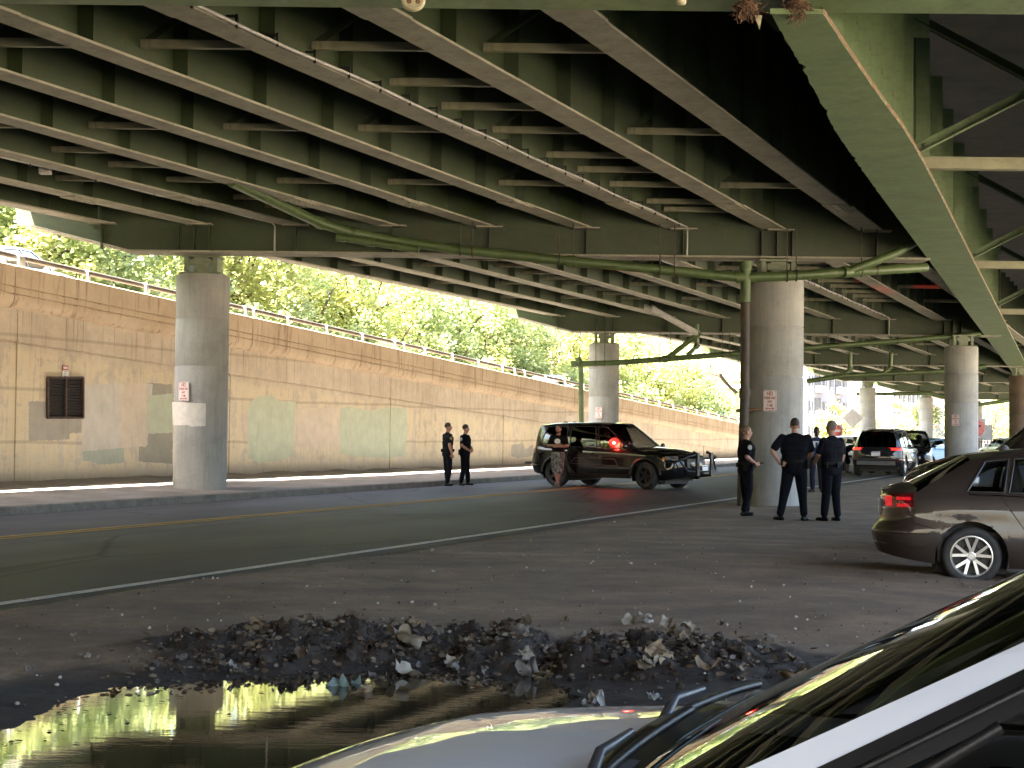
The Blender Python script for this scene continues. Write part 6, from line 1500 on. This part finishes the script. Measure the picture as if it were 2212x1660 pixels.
    me.materials.clear()
    for nm in (look['skin'], look['shirt'], look['legs'], look['shoe']): me.materials.append(MAT[nm])
    nf = len(me.polygons); vi = np.array([p.vertices[0] for p in me.polygons]); me.polygons.foreach_set('material_index', lab[vi].astype('i')); me.polygons.foreach_set('use_smooth', np.ones(nf, dtype=bool)); me.update()
    root = empty('person', loc, face); root.scale = (k, k, k); tag(root, label, 'person', group)
    bo = bpy.data.objects.new('body', me); C.objects.link(bo); bo.parent = root
    # hair cap and eyes
    if look.get('hair'):
        h = MB(); n_, q_ = 20, 12; P = []
        for i in range(q_ + 1):
            ph = math.pi * .62 * i / q_; row = []
            for kx in range(n_):
                th = 2 * math.pi * kx / n_; front = math.sin(th)
                lim = 1.0 if front < .25 else 1.0 - .52 * (front - .25) / .75; pp = ph * lim
                row.append(hd + HM @ V((.0805 * math.sin(pp) * math.cos(th), -.012 + .1 * math.sin(pp) * math.sin(th), .037 + .101 * math.cos(pp))))
            P.append(row)
        h.smooth = True; h.grid(P, True, True)
        if look.get('bun'): ellipsoid(h, hd + HM @ V((0, -.125, .035)), (.04, .035, .04), HM)
        h.build('hair', MAT[look['hair']], root)
    e = MB()
    for sx in (-1, 1): ellipsoid(e, hd + HM @ V((sx * .032, .081, .004)), (.013, .008, .008), HM)
    e.build('eyes', MAT['eye_dark'], root)
    if look.get('beard'):
        b = MB(); ellipsoid(b, hd + HM @ V((0, .035, -.082)), (.056, .052, .044), HM); b.build('beard', MAT[look['beard']], root)
    if look.get('belt'):
        wz = pel + up * .085; b = MB(); ring = []
        for kx in range(28):
            th = 2 * math.pi * kx / 28; ring.append(wz + hx * (.205 * B * math.cos(th)) + fw * (.138 * B * math.sin(th)))
        b.smooth = False; b.grid([[q + up * z for q in ring] for z in (-.028, .028)], True, True); b.grid([[wz + (q - wz) * .9 + up * z for q in ring] for z in (.028, -.028)], True, True)
        be = b.build('duty_belt', MAT['leather'], root)
        for th, (w_, h_) in ((20, (.05, .10)), (160, (.045, .09)), (55, (.06, .07)), (125, (.06, .07)), (215, (.05, .09)), (325, (.07, .16)), (270, (.06, .08))):
            c = wz + hx * (.225 * B * math.cos(R(th))) + fw * (.155 * B * math.sin(R(th))); q = MB(); ang_ = math.atan2(c.y - wz.y, c.x - wz.x); q.box(c - up * (h_ * .35), (.045, w_, h_), Matrix.Rotation(ang_, 3, 'Z')); q.build('pouch', MAT['leather'], be)
    for sd, mt in look.get('patches', ()):
        s_, e_ = V(J['sh' + sd]), V(J['el' + sd]); c = s_.lerp(e_, .32); out = (ax if sd == 'R' else -ax); d = (e_ - s_).normalized(); out = (out - d * out.dot(d)).normalized(); q = MB(); tx = out.cross(d).normalized()
        q.add([c + out * .071 * B + (d * math.cos(a_) * .052 + tx * math.sin(a_) * .045) - out * (.012 * abs(math.sin(a_))) for a_ in [2 * math.pi * i / 16 for i in range(16)]], [tuple(range(16))], False)
        q.build('shoulder_patch', MAT[mt], root)
    return root, dict(hd=hd, HM=HM, k=k)
STAND = dict(pelvis=(0, 0, .95), chest=(0, .0, 1.30), neck=(0, -.01, 1.50), head=(0, .015, 1.665), shR=(.190, -.01, 1.425), shL=(-.190, -.01, 1.425), elR=(.25, -.03, 1.16), elL=(-.25, -.03, 1.16), wrR=(.25, .05, .91), wrL=(-.25, .05, .91), pnR=(-1, .2, 0), pnL=(1, .2, 0),
             hipR=(.095, 0, .90), hipL=(-.095, 0, .90), knR=(.105, .02, .50), knL=(-.105, .02, .50), anR=(.115, -.01, .09), anL=(-.115, -.01, .09), toeR=(.15, .2, .03), toeL=(-.15, .2, .03))
def pose(**k): d = dict(STAND); d.update(k); return d
def ground_at(px, py, z): P = atz(px, py, z); return P
OFF = dict(shirt='uniform_shirt', legs='uniform_trousers', shoe='boot_black', belt=True)
G_OFF = 'police officers in dark uniform'
def zface(deg): return R(deg)            # 0: looking away along +Y, -90: facing right, 90: facing left, 180: to the camera
# two officers at the far kerb
P = atz(966, 1050, .04); 
person('officer in dark uniform at the far kerb, farther from the police vehicle, looking right', (P.x, P.y, .04), zface(-62), 1.76, pose(elR=(.24, -.06, 1.17), wrR=(.24, .02, .92), anR=(.10, -.05, .09), anL=(-.11, .06, .09), elL=(-.24, .03, 1.17), wrL=(-.20, .14, .98)), dict(OFF, skin='skin_light', hair='hair_brown', patches=[('R', 'patch_olive')]), G_OFF, -.35)
P = atz(1004, 1049, .04)
person('officer at the far kerb with hands joined at the belt, nearer the police vehicle', (P.x, P.y, .04), zface(-115), 1.72, pose(elR=(.26, .02, 1.17), wrR=(.10, .20, 1.02), hdR=(-1, .35, -.1), pnR=(0, -1, 0), elL=(-.25, .02, 1.17), wrL=(-.08, .21, 1.03), hdL=(1, .35, -.1), pnL=(0, -1, 0), anR=(.20, -.02, .09), anL=(-.14, .03, .09), knR=(.15, .03, .50), toeR=(.30, .18, .03)), dict(OFF, skin='skin_light', hair='hair_brown', patches=[('R', 'patch_cream'), ('L', 'patch_cream')]), G_OFF, .75)
# man leaning on the police vehicle
P = atz(1203, 1050, .04)
rt_, inf = person('bearded man in black T-shirt and camouflage shorts leaning on the police vehicle, arms crossed', (P.x - .02, 41.0, .04), zface(168), 1.76,
       pose(pelvis=(0, -.06, .93), chest=(0, -.10, 1.28), neck=(0, -.12, 1.48), head=(0, -.09, 1.645), shR=(.19, -.12, 1.42), shL=(-.19, -.12, 1.42), elR=(.27, .03, 1.17), wrR=(.02, .12, 1.19), hdR=(-1, .1, .15), pnR=(0, -1, 0), elL=(-.27, .03, 1.17), wrL=(-.02, .15, 1.15), hdL=(1, .05, .1), pnL=(0, -1, 0), hipR=(.095, -.06, .88), hipL=(-.095, -.06, .88), knR=(.06, .06, .48), anR=(-.06, .16, .09), toeR=(-.10, .35, .03), knL=(-.08, .02, .49), anL=(.02, .05, .09), toeL=(.02, .25, .03)),
       dict(skin='skin_tan', shirt='tee_black', legs='camo', shoe='sole_grey', shorts=True, hair='hair_black', beard='hair_black', sleeve=.75), None, -.2)
q = MB(); q.add([(math.cos(a_) * .085, .055 + .02 * math.cos(a_ * 2) * .3, 1.30 + math.sin(a_) * .075) for a_ in [2 * math.pi * i / 20 for i in range(20)]], [tuple(range(20))], False); q.build('shirt_print', MAT['print_white'], rt_)
# officers by the drainpipe column
P = atz(1611, 1114, .0)
rt_, inf = person('female officer with tied-back hair holding a small dark device beside the column', (P.x, P.y, .0), zface(-78), 1.74, pose(elR=(.25, -.08, 1.17), wrR=(.20, .12, 1.03), hdR=(-.3, 1, .05), pnR=(-1, 0, .2), curlR=.9, elL=(-.25, -.04, 1.17), wrL=(-.14, .18, 1.04), hdL=(.25, 1, .05), pnL=(1, 0, .2), curlL=.9, anR=(.10, -.07, .09), anL=(-.10, .06, .09)), dict(OFF, skin='skin_light', hair='hair_blonde', bun=True, patches=[('R', 'patch_cream')]), G_OFF, -.1, .0, 1.15)
q = MB(); q.box((.14, .24, 1.05), (.06, .12, .035)); o_ = q.build('device', MAT['black_trim'], rt_)
P = atz(1716, 1125, .0)
person('heavily built officer seen from behind with a wide stance and hand on his hip', (P.x, P.y, .0), zface(-12), 1.90, pose(shR=(.215, -.01, 1.425), shL=(-.215, -.01, 1.425), neck=(0, -.01, 1.49), head=(0, .02, 1.645), elL=(-.38, -.10, 1.20), wrL=(-.25, -.10, 1.00), hdL=(.9, -.15, -.25), pnL=(.2, .9, 0), curlL=.4, elR=(.29, .06, 1.18), wrR=(.24, .26, 1.08), hdR=(-.3, 1, 0), anL=(-.235, -.02, .09), anR=(.16, .02, .09), knL=(-.17, .0, .50), knR=(.13, .02, .50), toeL=(-.36, .12, .03), toeR=(.24, .2, .03)), dict(OFF, skin='skin_light', hair='hair_brown', sleeve=.72), G_OFF, .08, .05, 1.18)
P = atz(1796, 1126, .0)
person('stocky balding officer standing nearest the brown sedan, arm hanging down', (P.x, P.y, .0), zface(28), 1.84, pose(elR=(.24, -.02, 1.17), wrR=(.235, .05, .93), curlR=.9, elL=(-.26, .05, 1.18), wrL=(-.18, .22, 1.06), anR=(.11, -.03, .09), anL=(-.12, .05, .09)), dict(OFF, skin='skin_tan', hair='hair_grey', patches=[('R', 'patch_olive')], sleeve=.74), G_OFF, .25, .0, 1.12)
P = atz(1764, 1063, .0)
rt_, inf = person('person in a blue and white jersey half hidden between the officers', (P.x, P.y, .0), zface(165), 1.79, pose(elR=(.27, .02, 1.17), wrR=(.18, .2, 1.05), anR=(.10, .12, .09), anL=(-.12, -.06, .09), knR=(.11, .12, .50)), dict(skin='skin_dark', shirt='jersey_blue', legs='dark_trousers', shoe='boot_black', hair='hair_black', sleeve=.7), None, .2, .1)
q = MB()
for (x0, z0, x1, z1) in ((-.12, 1.40, .12, 1.36), (-.11, 1.22, -.03, 1.36), (.03, 1.22, .11, 1.36), (-.2, 1.44, -.12, 1.38)):
    q.add([(x0, .137, z0), (x1, .137, z0), (x1, .137, z1), (x0, .137, z1)], [(0, 1, 2, 3)], False)
q.build('jersey_number', MAT['jersey_white'], rt_)
P = atz(1829, 1023, .02)
person('person in dark clothes bending towards the dark blue SUV', (P.x, P.y, .03), zface(-80), 1.70, pose(pelvis=(0, -.12, .92), chest=(0, .16, 1.08), neck=(0, .34, 1.16), head=(0, .46, 1.22), shR=(.18, .30, 1.12), shL=(-.18, .30, 1.12), elR=(.22, .42, .90), wrR=(.15, .55, 1.05), elL=(-.22, .42, .90), wrL=(-.15, .55, 1.05), hipR=(.09, -.10, .88), hipL=(-.09, -.10, .88)), dict(skin='skin_brown', shirt='tee_black', legs='tee_black', shoe='sole_grey', shorts=True, hair='hair_black'), None)
# ================================================================== mud clods, litter, pebbles
rn = random.Random(11)
plain('clod', (.040, .028, .018), .95, 0, .6, 14)
m = MB()
def rock(m, c, r):
    q = Matrix.Rotation(rn.uniform(0, 6.3), 3, 'Z') @ Matrix.Rotation(rn.uniform(0, 3), 3, 'X'); s3 = [rn.uniform(.5, 1.2) for _ in range(3)]
    ph = (1 + 5 ** .5) / 2
    V_ = [(-1, ph, 0), (1, ph, 0), (-1, -ph, 0), (1, -ph, 0), (0, -1, ph), (0, 1, ph), (0, -1, -ph), (0, 1, -ph), (ph, 0, -1), (ph, 0, 1), (-ph, 0, -1), (-ph, 0, 1)]
    F_ = [(0, 11, 5), (0, 5, 1), (0, 1, 7), (0, 7, 10), (0, 10, 11), (1, 5, 9), (5, 11, 4), (11, 10, 2), (10, 7, 6), (7, 1, 8), (3, 9, 4), (3, 4, 2), (3, 2, 6), (3, 6, 8), (3, 8, 9), (4, 9, 5), (2, 4, 11), (6, 2, 10), (8, 6, 7), (9, 8, 1)]
    m.add([Vector(c) + q @ Vector((v[0] * s3[0], v[1] * s3[1], v[2] * s3[2])) * (r / 1.9 * rn.uniform(.75, 1.25)) for v in V_], F_, False)
def along_berm():
    t_ = rn.random() * (len(berm) - 1); i = int(t_); f = t_ - i; x = berm[i][0] + (berm[i + 1][0] - berm[i][0]) * f; y = berm[i][1] + (berm[i + 1][1] - berm[i][1]) * f
    return x, y, t_ / (len(berm) - 1)
for _ in range(3600):
    x, y, t_ = along_berm(); x += rn.gauss(0, .15); y += rn.gauss(-.1, .36)
    if rn.random() < sst(.62, .95, t_) or rn.random() < sst(.12, .0, t_): continue
    r_ = min(.05, rn.lognormvariate(math.log(.010), .6)); rock(m, (x, y, ground_z(x, y) + r_ * .2), r_)
tag(m.build('mud_clods', MAT['clod']), 'dark crumbly mud clods heaped along the puddle bank', 'mud clods', kind='stuff')
for nm, cA in (('leaf_litter_tan', (.125, .090, .056)), ('leaf_litter_brown', (.095, .062, .036)), ('leaf_litter_grey', (.115, .10, .08))): plain(nm, cA, .85, 0, .35, 9)
def scrap_mesh(size, seed, crump=.35, asp=1.0, n=9):
    r2 = random.Random(seed); m = MB(); P = []
    ox, oy = r2.random() * 50, r2.random() * 50; fold = r2.uniform(.4, 1.6)
    for i in range(n):
        row = []
        for j in range(n):
            u, v = (i / (n - 1) - .5), (j / (n - 1) - .5); e = 1 + .25 * mnoise.noise((u * 4 + ox, v * 4, 2))
            z = crump * (mnoise.noise((u * 3.2 + ox, v * 3.2 + oy, 0)) + .5 * mnoise.noise((u * 8 + ox, v * 8 + oy, 5))) * .8 + fold * u * u
            x = u * e * (1 - .25 * fold * abs(u)) + crump * .5 * mnoise.noise((u * 3, v * 3 + ox, 8)); y = v * asp * e + crump * .4 * mnoise.noise((u * 3 + oy, v * 3, 4))
            row.append(Vector((x, y, z)) * size)
        P.append(row)
    m.grid(P, True); return m
m = [MB(), MB(), MB()]
for _ in range(2300):
    x, y, t_ = along_berm(); x += rn.gauss(0, .15); y += rn.gauss(-.12, .40)
    if rn.random() < sst(.6, 1.0, t_): continue
    k_ = rn.choice([0, 0, 1, 1, 1, 2]); s_ = rn.uniform(.008, .030)
    q = Matrix.Rotation(rn.uniform(0, 6.3), 3, 'Z') @ Matrix.Rotation(rn.gauss(0, .9), 3, 'X'); c = Vector((x, y, ground_z(x, y) + rn.uniform(.005, .05)))
    m[k_].add([c + q @ Vector(v) * s_ for v in ((-1, -.3, 0), (0, -.55, .15), (1, 0, .3), (.1, .5, .1), (-.8, .35, -.1))], [(0, 1, 2, 3, 4)], False)
for k_, (nm, lb) in enumerate((('leaf_litter_tan', 'tan dead leaves and torn bits strewn over the mud bank'), ('leaf_litter_brown', 'brown rotting leaves matted over the mud bank'), ('leaf_litter_grey', 'grey paper crumbs scattered over the mud bank'))):
    tag(m[k_].build('leaf_litter', MAT[nm]), lb, 'litter', kind='stuff')
plain('pebble', (.34, .31, .26), .8, 0, .4, 20)
mm = MB()
for _ in range(900):
    Y = 5.8 + 26 * rn.random() ** 1.6; x = (rn.uniform(-100, 2300) - 1106) * Y / F_PX
    u, d = rd_of(x, Y)
    if d > 9.1 or sdist(x, Y, shore2) < .05: continue
    r_ = rn.choice([.003, .004, .005, .006, .008, .012]) * (1 + Y * .02); rock(mm, (x, Y, ground_z(x, Y) + r_ * .3), r_)
tag(mm.build('pebbles', MAT['pebble']), 'small pale pebbles scattered over the dirt', 'pebbles', kind='stuff')
mm = MB()
for _ in range(1500):
    Y = 6.5 + 14 * rn.random() ** 1.5; x = (rn.uniform(-100, 2300) - 1106) * Y / F_PX
    u, d = rd_of(x, Y)
    if d > 9.1 or sdist(x, Y, shore2) < .02: continue
    r_ = rn.choice([.004, .005, .006, .008, .014]) * (.8 + Y * .02); rock(mm, (x, Y, ground_z(x, Y) + r_ * .2), r_)
plain('crumb', (.12, .088, .06), .95, 0, .5, 20)
tag(mm.build('dirt_crumbs', MAT['crumb']), 'small dark dirt crumbs over the verge', 'dirt crumbs', kind='stuff')
# separate scraps one can point to
plain('scrap_cream', (.24, .21, .155), .75, 0, .25, 18); plain('scrap_white', (.36, .36, .34), .6, 0, .15, 18); plain('scrap_red', (.28, .09, .06), .7, 0, .25, 18); plain('scrap_teal', (.22, .31, .31), .5, 0, .3, 18); plain('scrap_grey', (.15, .135, .115), .8, 0, .3, 18); plain('scrap_tan', (.19, .135, .075), .8, 0, .3, 18)
def scrap(px, py, size, mat, label, seed, crump=.35, asp=.8, tilt=.6, group=None, name='crumpled_scrap', lift=.03):
    z = .18
    for _ in range(5): P = atz(px, py, z); z = ground_z(P.x, P.y) + lift
    r2 = random.Random(seed); o = scrap_mesh(size, seed, crump, asp).build(name, MAT[mat]); o.location = (P.x, P.y, z); o.rotation_euler = (tilt * r2.uniform(.5, 1.2), r2.uniform(-.4, .4), r2.uniform(0, 6.3)); tag(o, label, 'litter', group); return o
scrap(872, 1394, 0.207, 'scrap_cream', 'largest cream crumpled bag, folded over, in the middle of the mud bank', 3, .35, 1.1, 1.0, lift=.07)
scrap(885, 1430, 0.183, 'scrap_cream', 'flat cream rag at the water edge below the largest bag', 4, .25, .8, .4)
scrap(790, 1405, 0.134, 'scrap_red', 'torn red scrap on the mud bank', 5, .2, .4, .8)
scrap(768, 1418, 0.220, 'scrap_tan', 'brown curled cardboard beside the red scrap', 6, .3, .6, .7)
scrap(745, 1445, 0.195, 'scrap_teal', 'teal and white wrapper at the water edge', 7, .25, .7, .6)
scrap(770, 1452, 0.122, 'scrap_white', 'white wrapper piece just below the teal wrapper', 8, .3, .7, .5)
scrap(1418, 1437, 0.207, 'scrap_tan', 'tan crumpled packet on the dark flat mud, right of the rut', 9, .4, .7, .8)
scrap(1402, 1440, 0.134, 'scrap_cream', 'cream paper tucked beside the tan packet', 10, .4, .7, .8)
scrap(1528, 1444, 0.159, 'scrap_tan', 'flattened brown carton lying towards the white car', 11, .12, .4, .2)
scrap(1282, 1518, 0.110, 'scrap_white', 'clear crumpled plastic cup near the white hood', 12, .7, .9, .3)
scrap(1412, 1506, 0.061, 'scrap_white', 'tiny white crumple nearest the wiper end', 13, .7, .9, .3)
scrap(1120, 1402, 0.195, 'scrap_grey', 'grey rag hanging on the bank beside the rut', 14, .4, 1.0, .9, lift=.05)
scrap(1145, 1425, 0.195, 'scrap_grey', 'grey flat scrap at the foot of the rut', 15, .3, .6, .3)
scrap(1395, 1338, 0.110, 'scrap_white', 'small white upright scrap on the bank crest', 16, .4, .8, 1.2)
scrap(1440, 1345, 0.098, 'scrap_cream', 'small cream pointed scrap right of the white crest scrap', 17, .3, .8, 1.2)
scrap(1490, 1358, 0.146, 'scrap_cream', 'larger cream crumple at the right end of the crest', 18, .5, .9, .8)
scrap(1720, 1460, 0.159, 'scrap_tan', 'yellowish wrapper next to the windshield edge', 19, .3, .5, .5)
scrap(555, 1370, 0.183, 'scrap_tan', 'tan curled leaf-like card at the left end of the bank', 20, .35, .6, .8)
scrap(730, 1350, 0.122, 'scrap_white', 'pale papery scrap on the left crest', 21, .5, .8, .8)
for k_ in range(70):
    px = rn.gauss(1050, 330); py = rn.uniform(1335, 1450)
    if not 430 < px < 1780: continue
    scrap(px, py, rn.uniform(.04, .11), rn.choice(['scrap_cream', 'scrap_grey', 'scrap_tan', 'scrap_grey', 'leaf_litter_tan', 'leaf_litter_brown']), 'small crumpled scrap half buried in the mud bank', 100 + k_, .4, rn.uniform(.5, 1), .9, 'small scraps in the mud bank', lift=.02)
for k_, (px, py) in enumerate(((65, 1445), (185, 1418), (340, 1436), (350, 1400), (395, 1418), (160, 1372), (640, 1362), (935, 1190), (970, 1155), (1455, 1091), (2080, 1262), (1640, 1406), (1600, 1465), (1780, 1330), (300, 1560))):
    scrap(px, py, rn.uniform(.03, .07), rn.choice(['scrap_grey', 'scrap_cream', 'scrap_cream']), 'pale paper scrap lying alone on the open dirt', 300 + k_, .4, .8, .6, 'pale scraps on the open dirt', lift=.012)

# bits afloat on the puddle near its bank
m = MB(); n_ = 0
while n_ < 240:
    x, y = rn.uniform(-3.2, 1.0), rn.uniform(6.3, 9.4); s_ = sdist(x, y, shore2)
    if s_ > -.02 or rn.random() > math.exp(s_ * 3.2): continue
    q = Matrix.Rotation(rn.uniform(0, 6.3), 3, 'Z'); r_ = rn.uniform(.006, .024); n_ += 1
    m.add([Vector((x, y, WATER_Z + .004)) + q @ Vector(v) * r_ for v in ((-1, -.3, 0), (0, -.6, .1), (1, 0, .15), (.1, .55, .1), (-.7, .4, 0))], [(0, 1, 2, 3, 4)], False)
tag(m.build('floating_litter', MAT['leaf_litter_brown']), 'small leaf bits afloat along the puddle edge', 'litter', kind='stuff')
